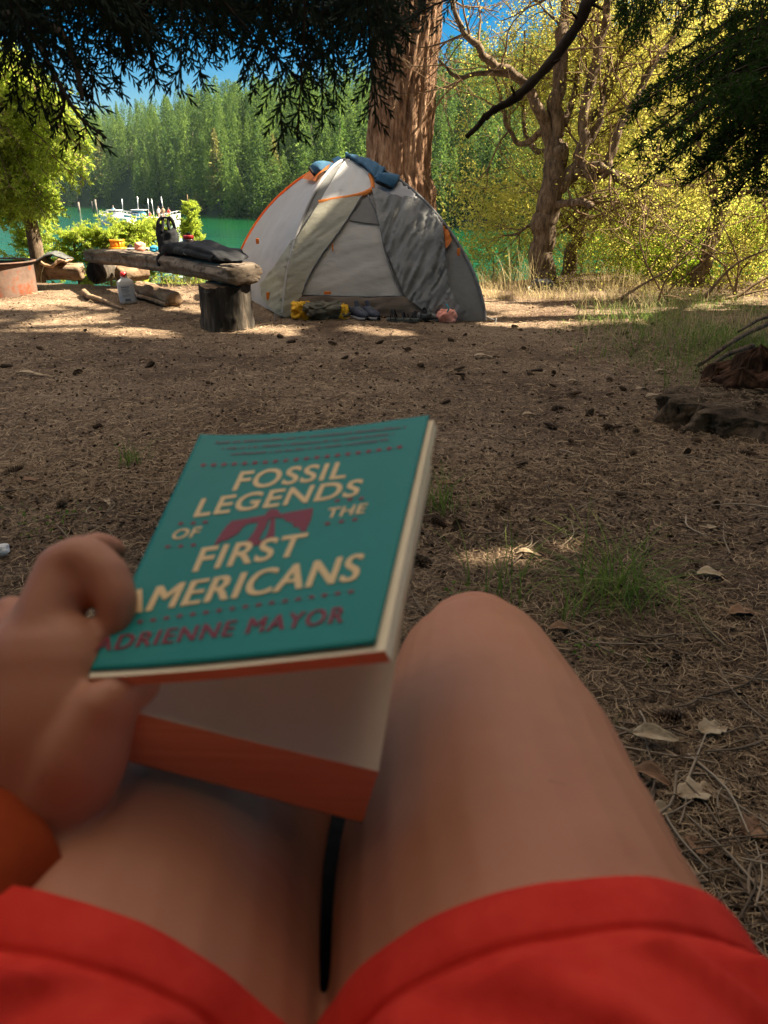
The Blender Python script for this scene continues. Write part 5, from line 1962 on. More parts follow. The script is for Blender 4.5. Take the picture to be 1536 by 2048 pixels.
P = np.vstack([screen_ground(58000, 572, 1000, pw=1.1), screen_ground(56000, 900, 2300)])
P = P[P[:, 1] < bank_edge(P[:, 0]) - .02]
P = P[rng.random(len(P)) < np.clip(.72 + .75 * vnoise(P * [1.1, 1.1, 0] + 5.5), .22, 1)]
dist = np.linalg.norm(P - CAMP, axis=1)
L = rng.uniform(.018, .055, len(P)) * np.interp(dist, [1, 8], [1, 1.6])
W = rng.uniform(.0008, .0018, len(P)) * np.interp(dist, [1, 3, 9], [1, 1.7, 3.5])
mb = MB().add(*litter_strips(P, L, W, .004 + .010 * rng.random(len(P)), .25))
tag(part('needle_litter', mb, M_NEEDLE, None, False), 'dry conifer needles strewn thickly over the dirt', 'litter', kind='stuff')
P = np.vstack([screen_ground(11000, 590, 1100), screen_ground(9000, 900, 2300)])
P = P[P[:, 1] < bank_edge(P[:, 0]) - .05]
n = len(P)
a = rng.random(n) * 6.283
sz = rng.uniform(.006, .022, n) * np.interp(np.linalg.norm(P - CAMP, axis=1), [1, 8], [.9, 1.5])
mb = MB().add(*leaves(P + [0, 0, .009], sz, sz * .6, norm(np.stack([np.cos(a), np.sin(a), rng.normal(size=n) * .25], 1)), .1))
tag(part('bark_litter', mb, M_CHIP, None, False), 'small bark flakes and leaf crumbs lying on the dirt', 'litter', kind='stuff')
mb = MB()
P = np.vstack([screen_ground(170, 680, 1100), screen_ground(260, 900, 2300), screen_ground(130, 1250, 2300, 1100, 1700)])
for p in P:
    if p[1] > 8.6:
        continue
    a = rng.random() * 6.28
    L = rng.uniform(.05, .22)
    d = np.array([math.cos(a), math.sin(a), 0])
    s = np.array([-d[1], d[0], 0])
    q = np.array([p - d * L / 2, p + s * rng.normal() * L * .12, p + d * L / 2])
    q = resample(q, 7)
    q[:, 2] = gz(q[:, 0], q[:, 1]) + .008 + .006 * rng.random() + np.linspace(0, .02, 7) * rng.random()
    V, F = tube(q, np.linspace(1, .5, 7) * rng.uniform(.0012, .0034), 5, False)
    mb.add(V, F, np.full(len(V), rng.random()))
tag(part('twig_litter', mb, M_LTWIG, None), 'thin broken twigs scattered over the dirt', 'litter', kind='stuff')


# ---- cones
def cone_mesh(L, r, open_=.5, ns=90):
    mb = MB()
    mb.add(*lathe([(0, 0), (r * .55, .05 * L), (r * .75, .3 * L), (r * .6, .65 * L), (r * .2, .95 * L), (0, L)], 12), rnd=0)
    for i in range(ns):
        t = (i + .5) / ns
        a = i * 2.39996
        z = L * (.04 + .92 * t)
        rr = r * np.interp(t, [0, .2, .5, .85, 1], [.55, .85, .8, .42, .1])
        d = np.array([math.cos(a), math.sin(a), 0])
        s = np.array([-d[1], d[0], 0])
        o = np.array([0, 0, z])
        out_ = norm(d + np.array([0, 0, .7 - open_]))
        w = r * .36 * (1 - .5 * t)
        l_ = r * .55 * (1 - .35 * t)
        V = np.array([o + d * rr * .6 - s * w * .5, o + d * rr * .6 + s * w * .5, o + d * rr + out_ * l_ * .6 + s * w, o + d * rr + out_ * l_ + [0, 0, .002], o + d * rr + out_ * l_ * .6 - s * w])
        mb.add(V, np.array([[0, 1, 2], [0, 2, 4], [2, 3, 4]]), np.array([0, 0, .7, 1, .7]))
    V, T, Q, rr_ = mb.arrays()
    return mesh_from('pine_cone', V - [0, 0, L * .5], T, Q, M_CONE, False, rr_)


CONES = [cone_mesh(.072, .0125, .45), cone_mesh(.055, .012, .7), cone_mesh(.082, .0125, .3)]
special = {(840, 1112): 'open-scaled cone right beside the fore-edge of the book',
           (1330, 1436): 'open-scaled cone just above the large pale curled leaf',
           (30, 948): 'big dark cone at the left edge near the hand',
           (125, 1013): 'dark cone among green weeds left of the book',
           (880, 1042): 'left of two cones under the grass tuft by the book',
           (915, 1047): 'right of two cones under the grass tuft by the book',
           (668, 692): 'large cone lying alone on the dirt just before the tent'}
cpos = list(special) + [(25, 988), (14, 738), (155, 748), (195, 858), (562, 676), (582, 686), (713, 714), (690, 722), (905, 682), (947, 690), (993, 716), (1040, 658), (1048, 697),
                        (918, 740), (920, 752), (1062, 748), (1072, 742), (1105, 770), (1108, 746), (1148, 788), (1245, 778), (1108, 823), (1120, 821), (890, 815), (1142, 888), (1215, 860), (1232, 862), (1270, 868),
                        (1040, 933), (1265, 910), (1348, 862), (1372, 914), (1393, 886), (1432, 1022), (926, 758), (1220, 790), (1180, 832), (1205, 838), (1100, 860), (1218, 760), (930, 640 + 30), (1030, 640 + 12),
                        (80, 700), (420, 770), (300, 735), (480, 715), (760, 690), (815, 705), (840, 735), (1305, 655), (1250, 670), (1010, 745), (1500, 915), (1000, 1015), (1240, 1000), (170, 668), (1345, 1330)]
for i, (u, v) in enumerate(cpos):
    p = PG(u, v)
    o = bpy.data.objects.new('pine_cone', CONES[i % 3])
    COL.objects.link(o)
    o.location = (p[0], p[1], float(gz(p[0], p[1])) + .011)
    o.rotation_euler = (R(90) + rng.normal() * .25, rng.normal() * .3, rng.random() * 6.28)
    s_ = rng.uniform(.6, 1.15) if (u, v) not in special else 1.15
    o.scale = (s_, s_, s_)
    tag(o, special.get((u, v), 'dark brown fir cone lying on the open needle-strewn dirt'), 'pine cone', 'cones scattered on the ground')


# ---- dry leaves
def leaf_thing(u, v, L, W, lab, m_, rz, curl=.25, lobes=0, lift=.012, tilt=0.):
    p = PG(u, v)
    p[2] = float(gz(p[0], p[1])) + lift
    t = np.linspace(0, 1, 22)
    s = np.linspace(-1, 1, 9)
    w = W / 2 * np.sin(np.pi * t ** .8) ** .75 * (1 + (lobes * .28 * np.sin(t * 19)) - .06 * np.abs(np.sin(t * 43)))
    T_, S_2 = np.meshgrid(t, s, indexing='ij')
    X_ = (T_ - .5) * L
    Y_ = S_2 * w[:, None]
    Z_ = curl * (Y_ ** 2) / (W / 2) + .06 * L * np.sin(T_ * 5 + rz) + .004 * vnoise(v3(T_ * 5 + rz, S_2 * 2, 0)) - .003 * np.exp(-(S_2 / .15) ** 2)
    V = np.stack([X_, Y_, Z_], -1).reshape(-1, 3) @ rotm(tilt, 0, rz).T + p
    mb = MB().add(V, grid_faces(22, 9))
    st_ = np.array([[-.5 * L, 0, 0], [-.62 * L, .02 * L, .004], [-.75 * L, .06 * L, .0]]) @ rotm(tilt, 0, rz).T + p + [0, 0, .06 * L * math.sin(rz)]
    mb.add(*tube(resample(st_, 6), .0012, 5))
    o = part('dry_leaf', mb, m_, None, True, loc=p)
    tag(o, lab, 'leaf', 'dry leaves on the ground')
    md = o.modifiers.new('thick', 'SOLIDIFY')
    md.thickness = .0008


for a_ in [(1308, 1490, .085, .034, 'largest pale grey leaf, beside the outer side of the thigh', M_DLEAF, -.25, .35, 0, .03, .35),
           (1425, 1468, .065, .042, 'ragged tan leaf right of the large pale grey leaf', M_DLEAF, .3, .2, .5, .016, .1),
           (1300, 1560, .07, .03, 'brown leaf folded under the large pale grey leaf', M_DLEAF2, -.7, .8, 0, .02, .2),
           (1400, 1590, .085, .05, 'wide tan lobed leaf below the ragged tan leaf', M_DLEAF, .2, .2, .7, .012, 0),
           (1322, 1625, .038, .026, 'small round grey leaf next to the thigh', M_DLEAF, -.5, .3, 0, .016, .3),
           (1395, 1690, .05, .04, 'reddish brown leaf lying below the wide lobed leaf', M_DLEAF2, 1.1, .2, .3, .012, .2),
           (1510, 1665, .055, .045, 'brown leaf cut by the right edge low down', M_DLEAF2, .4, .2, .4, .012, .2),
           (1420, 1157, .075, .045, 'pale leaf lying alone right of the big grass clump', M_DLEAF, -.3, .2, .2, .012, 0),
           (1485, 1237, .075, .042, 'reddish leaf near the right edge above the cones', M_DLEAF2, .0, .3, .4, .012, 0),
           (1130, 1262, .08, .03, 'long brown leaf just past the knee', M_DLEAF2, -.1, .3, 0, .012, 0),
           (900, 968, .09, .028, 'long pinkish leaf by the grass beside the top of the book', M_DLEAF2, .05, .2, 0, .012, 0),
           (1056, 1108, .075, .022, 'pale curled leaf in the small patch of sun', M_DLEAF, -.15, .5, 0, .014, 0),
           (62, 752, .17, .05, 'long pale leaf on the dirt at far left', M_DLEAF, .05, .2, 0, .014, 0),
           (968, 716, .14, .05, 'pale leaf lying beside a cone before the tent', M_DLEAF, .1, .2, 0, .014, 0),
           (1312, 797, .12, .05, 'pale leaf near the ledge of the rotten stump', M_DLEAF, .2, .3, 0, .014, 0),
           (1285, 780, .09, .04, 'smaller pale leaf just beyond the one near the stump ledge', M_DLEAF, .4, .3, 0, .014, 0),
           (1150, 762, .1, .03, 'thin pale leaf among cones on the open dirt', M_DLEAF, -.2, .3, 0, .012, 0),
           (62, 968, .07, .028, 'reddish leaf beside the big dark cone at left', M_DLEAF2, .1, .2, 0, .012, 0),
           (215, 1010, .08, .018, 'pale narrow leaf left of the book cover', M_DLEAF, -1.0, .3, 0, .012, 0),
           (1425, 1065, .06, .03, 'small pale leaf below a cone at right', M_DLEAF, .6, .3, 0, .012, 0),
           (1060, 838, .08, .03, 'pale leaf between cones past the top corner of the book', M_DLEAF, .1, .3, 0, .012, 0),
           (1325, 742, .1, .04, 'pale leaf at the edge of the grass', M_DLEAF, .1, .3, 0, .012, 0)]:
    leaf_thing(*a_)
rk = part('rock', lump(PG(2, 1108) + [0, 0, .012], (.05, .04, .034), .2, 5, 20, 4, .8), mat('white_stone', (.55, .53, .52), (.7, .68, .66), scale=20, rough=.8), None, loc=PG(2, 1108))
tag(rk, 'small white stone at the left edge above the hand', 'stone')


# ---- grass
def blades(P, H, W, lean, nseg=5, base_dir=None):
    n = len(P)
    a = rng.random(n) * 6.283
    D = np.stack([np.cos(a), np.sin(a), 0 * a], 1)
    S = np.stack([-np.sin(a), np.cos(a), 0 * a], 1)
    le = lean * rng.uniform(.2, 1.3, n)
    rows = []
    for k_ in range(nseg + 1):
        t = k_ / nseg
        c = P + D * (H * le * t ** 1.8)[:, None] + np.array([0, 0, 1.]) * (H * (t - .45 * np.clip(le, 0, 1.3) * t ** 2.2))[:, None]
        w = (W * (1 - t ** 1.6) + .0003)[:, None] * .5
        rows += [c - S * w, c + S * w]
    V = np.stack(rows, 1)
    m = 2 * (nseg + 1)
    i = np.arange(n)[:, None] * m
    F = np.concatenate([i + [2 * k_, 2 * k_ + 1, 2 * k_ + 3, 2 * k_ + 2] for k_ in range(nseg)])
    return V.reshape(-1, 3), F, np.repeat(rng.random(n), m)


def tuft(u, v, n, h, rad, lean, lab, m_=None, w=.003, nm='grass_tuft'):
    p = PG(u, v)
    p[2] = float(gz(p[0], p[1])) - .004
    q = p + np.stack([rng.normal(size=n) * rad, rng.normal(size=n) * rad, 0 * np.zeros(n)], 1)
    o = part(nm, MB().add(*blades(q, h * rng.uniform(.45, 1.1, n), w * rng.uniform(.7, 1.3, n), lean, 6)), m_ or M_GRASS, None, False, loc=p)
    tag(o, lab, 'grass', 'grass tufts on the dirt')


tuft(262, 928, 40, .13, .03, .7, 'small upright grass tuft on the dirt left of the book')
tuft(880, 1010, 60, .19, .04, 1.0, 'grass tuft with long side blades by the right edge of the book')
tuft(1010, 1175, 36, .20, .05, 1.3, 'thin sprawling grass between the knee and the sun patch')
tuft(1240, 1190, 150, .25, .06, 1.3, 'largest grass clump, arching over the dirt beyond the knee')
tuft(1140, 1225, 24, .15, .03, 1.1, 'few grass blades just beyond the knee top')
tuft(1420, 800, 40, .14, .06, .9, 'grass tuft on the left corner of the rotten stump ledge')
tuft(1500, 745, 60, .18, .08, .9, 'grass tuft growing just behind the rotten stump')
tuft(1215, 1440, 12, .03, .008, .7, 'tiny green sprout beside the thigh', None, .003)
tuft(1300, 1325, 10, .03, .01, .7, 'tiny green sprout above the open cone', None, .003)
# small broad-leaved weeds
mb = MB()
for (u, v, n, sp) in [(95, 1055, 40, .05), (40, 1030, 14, .04), (160, 1040, 16, .04), (1190, 1300, 14, .025), (150, 1100, 10, .03), (1165, 1305, 8, .02), (920, 1180, 8, .02), (1290, 690, 60, .12), (1380, 720, 60, .12)]:
    p = PG(u, v)
    q = p + np.stack([rng.normal(size=n) * sp, rng.normal(size=n) * sp, 0 * np.zeros(n)], 1)
    q[:, 2] = gz(q[:, 0], q[:, 1]) + rng.uniform(.006, .025, n)
    s_ = rng.uniform(.008, .016, n)
    mb.add(*leaves(q, s_, s_ * .8, norm(np.stack([rng.normal(size=n), rng.normal(size=n), .3 + 0 * s_], 1)), .1))
tag(part('weeds', mb, M_GRASS, None, False), 'small round green weed leaves on the dirt', 'weeds', kind='stuff')

# grass sward at the right, thinning towards the clearing
P = screen_ground(19000, 592, 800, 1040, 1640, 1.2)
px_u = 768 + FPX * P[:, 0] / ((P - CAMP) @ FWD)
px_v = 1024 - FPX * ((P - CAMP) @ UP) / ((P - CAMP) @ FWD)
dens = np.clip((px_u - 1080 - .55 * np.abs(px_v - 660)) / 260, 0, 1) * np.clip((790 - px_v) / 70, 0, 1)
dens *= np.clip(.55 + .9 * vnoise(P * [1.6, 1.6, 0]), .05, 1)
P = P[(rng.random(len(P)) < dens) & (P[:, 1] < bank_edge(P[:, 0]))]
n = len(P)
mb = MB().add(*blades(P - [0, 0, .005], rng.uniform(.04, .19, n) * (.55 + .6 * vnoise(P * [2.2, 2.2, 0]) + .3), rng.uniform(.002, .0042, n), 1.15, 5))
tag(part('grass', mb, M_GRASS, None, False), 'green grass growing at the right side of the clearing', 'grass', kind='stuff')
P = np.vstack([screen_ground(3400, 566, 604, 930, 1340), screen_ground(1600, 560, 580, -100, 480), screen_ground(1500, 600, 700, 1150, 1600)])
y2 = bank_edge(P[:, 0])
P = P[P[:, 1] < y2 + .5]
P[:, 2] = gz(P[:, 0], P[:, 1])
P = P[rng.random(len(P)) < np.clip(.35 + vnoise(P * [1.4, 1.4, 0]), 0.05, 1)]
n = len(P)
mb = MB().add(*blades(P - [0, 0, .005], rng.uniform(.05, .26, n), rng.uniform(.002, .005, n), .9, 4))
tag(part('dry_grass', mb, M_DRYGRASS, None, False), 'dry straw-coloured grass along the edge of the bank', 'grass', kind='stuff')
dg = 'dry grass stalks by the bank'
for (u, v, h, lab) in [(1035, 578, .55, 'tall dry grass stalks at the left foot of the gnarled tree'), (985, 575, .30, 'short dry grass clump between tent and gnarled tree'),
                       (1200, 580, .5, 'tall dry grass clump right of the pale leaning trunk'), (1265, 584, .4, 'dry grass clump before the brush')]:
    p = PG(u, v)
    p[2] = float(gz(p[0], p[1]))
    n = 70
    q = p + np.stack([rng.normal(size=n) * .10, rng.normal(size=n) * .08, np.zeros(n)], 1)
    o = part('dry_grass_tuft', MB().add(*blades(q, h * rng.uniform(.4, 1.05, n), rng.uniform(.003, .006, n), .7, 6)), M_DRYGRASS, None, False, loc=p)
    tag(o, lab, 'grass', dg)

# ---- rotten stump with its ledge at the right edge
M_ROT = mat('rotten_wood', (.035, .02, .013), (.12, .06, .035), (.018, .010, .008), scale=7, scale2=18, aniso=(1, 1, .3), rough=.95, bump=1.0, bscale=22, bdist=.03, spec=.05)
M_ROTG = mat('mossy_dead_bark', (.055, .038, .025), (.19, .135, .09), (.03, .021, .015), scale=9, scale2=22, aniso=(1, 1, .35), rough=.95, bump=1.0, bscale=24, bdist=.03, spec=.05)
rc = PG(1560, 850)
rs = thing('rotten_stump', 'crumbling reddish rotten stump with a grey bark ledge at the right edge', 'stump', (rc[0], rc[1], 0))


def mound(c, rx, ry, h, seed, fl=.85, amp=.16, k_=60, n_=220):
    t = np.linspace(0, 1, k_)
    a = np.linspace(0, 2 * np.pi, n_, endpoint=False)
    side = t < .62
    rr = np.where(side, 1 + .12 * (1 - t / .62), 1 - ((t - .62) / .38) ** 1.3)
    zz = np.where(side, t / .62 * fl, fl + (1 - fl) * ((t - .62) / .38))
    A2, T2 = np.meshgrid(a, t)
    f = 1 + amp * fbm(v3(np.cos(A2) * 1.6 + seed, np.sin(A2) * 1.6, T2 * .6), 3) + .05 * fbm(v3(np.cos(A2) * 14 + seed, np.sin(A2) * 14, T2 * 5), 3) - .30 * np.abs(vnoise(v3(np.cos(A2) * 8, np.sin(A2) * 8 + seed, T2 * .7))) ** .7
    X_ = c[0] + rx * rr[:, None] * np.cos(A2) * f
    Y_ = c[1] + ry * rr[:, None] * np.sin(A2) * f
    Z_ = c[2] + h * zz[:, None] * (1 + .18 * fbm(v3(np.cos(A2) * 2.2, np.sin(A2) * 2.2 + seed, T2), 3)) - .04
    V = np.stack([X_, Y_, Z_], -1).reshape(-1, 3)
    F = np.stack([(np.arange(k_ - 1)[:, None] * n_ + np.arange(n_)), (np.arange(k_ - 1)[:, None] * n_ + (np.arange(n_) + 1) % n_),
                  ((np.arange(k_ - 1)[:, None] + 1) * n_ + (np.arange(n_) + 1) % n_), ((np.arange(k_ - 1)[:, None] + 1) * n_ + np.arange(n_))], -1).reshape(-1, 4)
    return V, F


lc = PG(1555, 872) + np.array([.02, .22, 0])
part('ledge', mound(lc, .46, .34, .165, 3.), M_ROTG, rs)
part('core', mound(lc + [.16, .26, .06], .32, .24, .21, 8., .7, .3), M_ROT, rs)
part('splinter', mound(lc + [-.06, .12, .12], .10, .08, .12, 12., .6, .35, 40, 110), M_ROT, rs)
part('splinter', mound(lc + [.05, .22, .22], .09, .07, .12, 15., .6, .35, 40, 110), M_ROT, rs)
for q in range(9):
    a_ = rng.uniform(2.2, 4.6)
    part('splinter', mound(lc + [.18 + .30 * math.cos(a_), .22 + .2 * math.sin(a_), .10], rng.uniform(.035, .07), rng.uniform(.03, .06), rng.uniform(.04, .12), 20. + q, .55, .4, 30, 70), M_ROT, rs)
n = 1500
a_2 = rng.random(n) * 6.283
r_2 = np.sqrt(rng.random(n))
P = lc + np.stack([.40 * r_2 * np.cos(a_2), .29 * r_2 * np.sin(a_2), np.full(n, .122) + .02 * rng.random(n)], 1)
part('needle_cover', MB().add(*litter_strips(P, rng.uniform(.02, .06, n), rng.uniform(.0015, .003, n), .01 * rng.random(n), .25)), M_NEEDLE, rs, False)['kind'] = 'stuff'
g_ = 'sticks piled behind the rotten stump'
for i, (u0, v0, u1, v1, z0, z1, r_, lab) in enumerate([(1395, 745, 1540, 680, .04, .13, .018, 'thickest grey stick leaning up to the right edge behind the stump'),
                                                     (1400, 760, 1500, 722, .04, .09, .017, 'lower thin grey stick before the thick one'),
                                                     (1470, 700, 1560, 672, .12, .16, .014, 'uppermost thin stick at the right edge')]):
    a_ = PG(u0, v0)
    b_ = PG(u1, v1)
    q = resample([a_ + [0, 0, z0], (a_ + b_) / 2 + [0, .02, (z0 + z1) / 2 + .02], b_ + [0, 0, z1]], 16)
    o = part('stick', tube(q, np.linspace(r_ * .6, r_, 16), 8, True, .2, 12), M_ROTG, None, loc=a_)
    tag(o, lab, 'stick', g_)
# ================================================================== the reader: person, chair, book
M_SKIN = mat('skin', (.42, .165, .085), (.47, .195, .105), (.22, .075, .045), scale=10, scale2=60, lo2=.73, hi2=.80, rough=.55, spec=.35, bump=.12, bscale=420, bdist=.0012, sss=.12)
M_SHORTS = mat('red_shorts_fabric', (.56, .026, .016), (.64, .04, .024), scale=60, rough=.85, spec=.15, bump=.25, bscale=700, bdist=.0012)
M_SLEEVEO = mat('orange_sleeve_fabric', (.27, .036, .007), (.32, .048, .009), scale=60, rough=.85, spec=.15, bump=.25, bscale=600, bdist=.0012)
M_CHAIR = mat('black_chair_fabric', (.008, .008, .009), (.018, .018, .02), scale=80, rough=.9, spec=.1)
M_HAIR = mat('brown_hair', (.05, .03, .018), (.10, .06, .035), scale=40, aniso=(1, 1, .2), rough=.6)


def remeshed(name, mb, voxel, smooth=6):
    V, T, Q, _ = mb.arrays()
    me = mesh_from(name + '_raw', V, T, Q, None)
    o = bpy.data.objects.new(name + '_raw', me)
    COL.objects.link(o)
    m1 = o.modifiers.new('r', 'REMESH')
    m1.mode = 'VOXEL'
    m1.voxel_size = voxel
    m2 = o.modifiers.new('s', 'SMOOTH')
    m2.iterations = smooth
    m2.factor = .5
    dg_ = bpy.context.evaluated_depsgraph_get()
    ev = o.evaluated_get(dg_)
    me2 = bpy.data.meshes.new_from_object(ev)
    bpy.data.objects.remove(o)
    n = len(me2.vertices)
    co = np.empty(n * 3, np.float32)
    me2.vertices.foreach_get('co', co)
    co = co.reshape(-1, 3)
    F4 = [tuple(p.vertices) for p in me2.polygons]
    bpy.data.meshes.remove(me2)
    q = np.array([f for f in F4 if len(f) == 4], np.int64).reshape(-1, 4)
    t = np.array([f for f in F4 if len(f) == 3], np.int64).reshape(-1, 3)
    return co.astype(float), q, t


def blob(mb, path, rad, ry=None, n=20, k=None, up0=None):
    path = np.array([np.asarray(p, float) for p in path])
    k = k or len(path) * 6
    P = resample(path, k)
    t = np.linspace(0, 1, len(rad))
    r = np.interp(np.linspace(0, 1, k), t, rad)
    # round both ends
    r2 = None if ry is None else np.interp(np.linspace(0, 1, k), t, ry)
    d0, d1 = norm(P[0] - P[1]), norm(P[-1] - P[-2])
    cap = np.array([.35, .66, .86, .97])
    ext = np.sqrt(1 - cap ** 2)
    Pa = P[0] + d0 * (ext * r[0])[:, None]
    Pb = P[-1] + d1 * (ext[::-1] * r[-1])[:, None]
    PP = np.vstack([Pa, P, Pb])
    rr = np.concatenate([cap * r[0], r, cap[::-1] * r[-1]])
    r22 = None if r2 is None else np.concatenate([cap * r2[0], r2, cap[::-1] * r2[-1]])
    mb.add(*tube(PP, rr, n, True, ry=r22, up0=up0))
    return P


body = MB()
# right leg
RH = PD(1015, 1800, .412)
RK = PD(955, 1362, .632)
hipR, hipL = np.array([.095, -.13, .60]), np.array([-.105, -.13, .60])
thR = [hipR, RH * .5 + hipR * .5, RH, RH * .5 + RK * .5 + [0, 0, .004], RK]
blob(body, thR, [.105, .100, .093, .084, .069], None, 28, 40)
ankR = np.array([RK[0] + .02, RK[1] + .03, .10])
blob(body, [RK + [0, .012, -.002], RK + [.005, .05, -.10], RK * .5 + ankR * .5 + [0, .01, 0], ankR], [.062, .058, .052, .034], None, 24, 30)
blob(body, [RK + [0, .028, .012], RK + [0, .045, -.03]], [.050, .046], None, 20, 10)
blob(body, [RK + [-.010, .012, .000], RK + [0, .020, .002], RK + [.010, .012, .000]], [.056, .058, .056], None, 20, 12)
# left leg
LH = PD(293, 1805, .412)
LK = PD(540, 1345, .655)
thL = [hipL, LH * .5 + hipL * .5, LH, LH * .5 + LK * .5 + [0, 0, .0], LK]
blob(body, thL, [.105, .100, .094, .082, .064], None, 28, 40)
ankL = np.array([LK[0] - .02, LK[1] + .03, .10])
blob(body, [LK + [0, .012, -.002], LK + [0, .05, -.10], LK * .5 + ankL * .5 + [0, .01, 0], ankL], [.062, .058, .052, .034], None, 24, 30)
for an in (ankR, ankL):
    blob(body, [an + [0, -.03, -.05], an + [0, .03, -.045], an + [0, .12, -.068], an + [0, .18, -.08]], [.034, .04, .036, .024], [.036, .04, .026, .016], 18, 24, (0, 0, 1))
    for q in range(5):
        blob(body, [an + [(q - 2) * .017, .15 - .008 * abs(q - 1.5), -.082], an + [(q - 2) * .018, .215 - .010 * abs(q - 1.5), -.087]], [.010, .008], None, 10, 6)
# trunk, neck, head
blob(body, [(0, -.12, .58), (0, -.17, .72), (0, -.22, .88), (0, -.26, 1.02)], [.165, .15, .16, .165], [.105, .105, .11, .085], 28, 30, (0, 1, .2))
blob(body, [(0, -.27, 1.04), (0, -.26, 1.14)], [.055, .05], None, 18, 8)
blob(body, [(0, -.25, 1.16), (0, -.235, 1.22), (0, -.245, 1.29)], [.062, .075, .07], [.075, .092, .085], 24, 14, (0, 1, 0))
blob(body, [(0, -.155, 1.205), (0, -.135, 1.185)], [.010, .014], None, 10, 6)
for sx in (-1, 1):
    blob(body, [(sx * .076, -.25, 1.235), (sx * .080, -.255, 1.20)], [.012, .010], None, 10, 6)
# arms
shL, elL = np.array([-.19, -.235, 1.0]), np.array([-.33, .02, .75])
WR = PD(22, 1722, .347)
blob(body, [shL, (shL + elL) / 2 + [-.02, 0, 0], elL], [.058, .050, .043], None, 20, 20)
blob(body, [elL, (elL + WR) / 2, WR], [.044, .044, .031], None, 20, 22)
shR, elR = np.array([.19, -.235, 1.0]), np.array([.36, -.10, .69])
WRR = np.array([.36, .15, .70])
blob(body, [shR, (shR + elR) / 2 + [.02, 0, 0], elR], [.058, .050, .043], None, 20, 20)
blob(body, [elR, (elR + WRR) / 2, WRR], [.044, .044, .029], None, 20, 22)
blob(body, [WRR, WRR + [0, .05, .0], WRR + [-.002, .085, -.004]], [.03, .04, .038], [.018, .016, .013], 18, 14, (0, 0, 1))
for q in range(4):
    x0 = WRR[0] + (q - 1.5) * .019
    blob(body, [(x0, WRR[1] + .085, .697), (x0, WRR[1] + .125, .695), (x0, WRR[1] + .150 - .006 * abs(q - 1.4), .675), (x0, WRR[1] + .152 - .006 * abs(q - 1.4), .655)], [.0095, .0088, .0082, .007], None, 10, 14)
blob(body, [WRR + [-.03, .03, -.006], WRR + [-.055, .065, -.012], WRR + [-.055, .10, -.02]], [.014, .011, .009], None, 10, 12)
# left hand gripping the book: palm, index over the cover, middle behind it, thumb between the pages
blob(body, [WR, PD(46, 1590, .348), PD(75, 1455, .350), PD(86, 1360, .356)], [.031, .035, .039, .034], [.025, .024, .024, .022], 24, 26, (0, .7, -.7))
blob(body, [PD(85, 1620, .345), PD(162, 1505, .343), PD(212, 1420, .341)], [.022, .022, .0145], None, 18, 14)      # ball of the thumb
blob(body, [PD(205, 1436, .341), PD(240, 1392, .342), PD(282, 1372, .352)], [.0145, .0115, .0095], None, 14, 14)       # thumb
blob(body, [PD(90, 1340, .358), PD(95, 1240, .366), PD(122, 1138, .376)], [.0205, .0165, .0130], None, 18, 16)      # index: first bone
blob(body, [PD(122, 1136, .376), PD(166, 1122, .376), PD(213, 1156, .372)], [.0130, .0132, .0120], None, 16, 12)
blob(body, [PD(130, 1180, .374), PD(178, 1172, .373)], [.0125, .0115], None, 12, 6)
blob(body, [PD(213, 1156, .372), PD(233, 1204, .367), PD(236, 1250, .364)], [.0118, .0104, .0080], None, 16, 14)
blob(body, [PD(48, 1310, .372), PD(105, 1190, .395), PD(160, 1118, .408)], [.0165, .013, .0105], None, 14, 14)          # middle
blob(body, [PD(160, 1114, .410), PD(192, 1098, .416), PD(222, 1104, .420)], [.0102, .0095, .0085], None, 14, 10)
blob(body, [PD(5, 1330, .375), PD(22, 1232, .398)], [.0155, .0115], None, 14, 10)                                         # ring
blob(body, [PD(22, 1232, .398), PD(75, 1235, .425), PD(130, 1290, .442)], [.0110, .0095, .0080], None, 14, 12)
blob(body, [PD(-30, 1380, .372), PD(-20, 1300, .395)], [.0145, .0105], None, 14, 10)                                      # little
blob(body, [PD(-20, 1300, .395), PD(30, 1300, .425), PD(85, 1345, .440)], [.0098, .0085, .0072], None, 14, 12)

Vb, Qb, Tb = remeshed('body', body, .0022, 10)
Vb = Vb + norm(Vb - np.array([0, .2, .55])) * (.0016 * fbm(Vb * 16, 3))[:, None]
_pk = RK + np.array([0, .028, .058])
_dk = np.linalg.norm(Vb - _pk, axis=1)
Vb = Vb + np.array([0, .45, .89]) * (.0008 * np.exp(-(_dk / .026) ** 2) - .0008 * np.exp(-((_dk - .047) / .014) ** 2) * (Vb[:, 1] < RK[1] + .06))[:, None]
person = thing('person', 'reader seen from the chest down in red shorts and orange sleeve, holding a book', 'person', (0, -.1, 0))
part('body', MB().add(Vb, [Qb, Tb] if len(Tb) else Qb), M_SKIN, person)


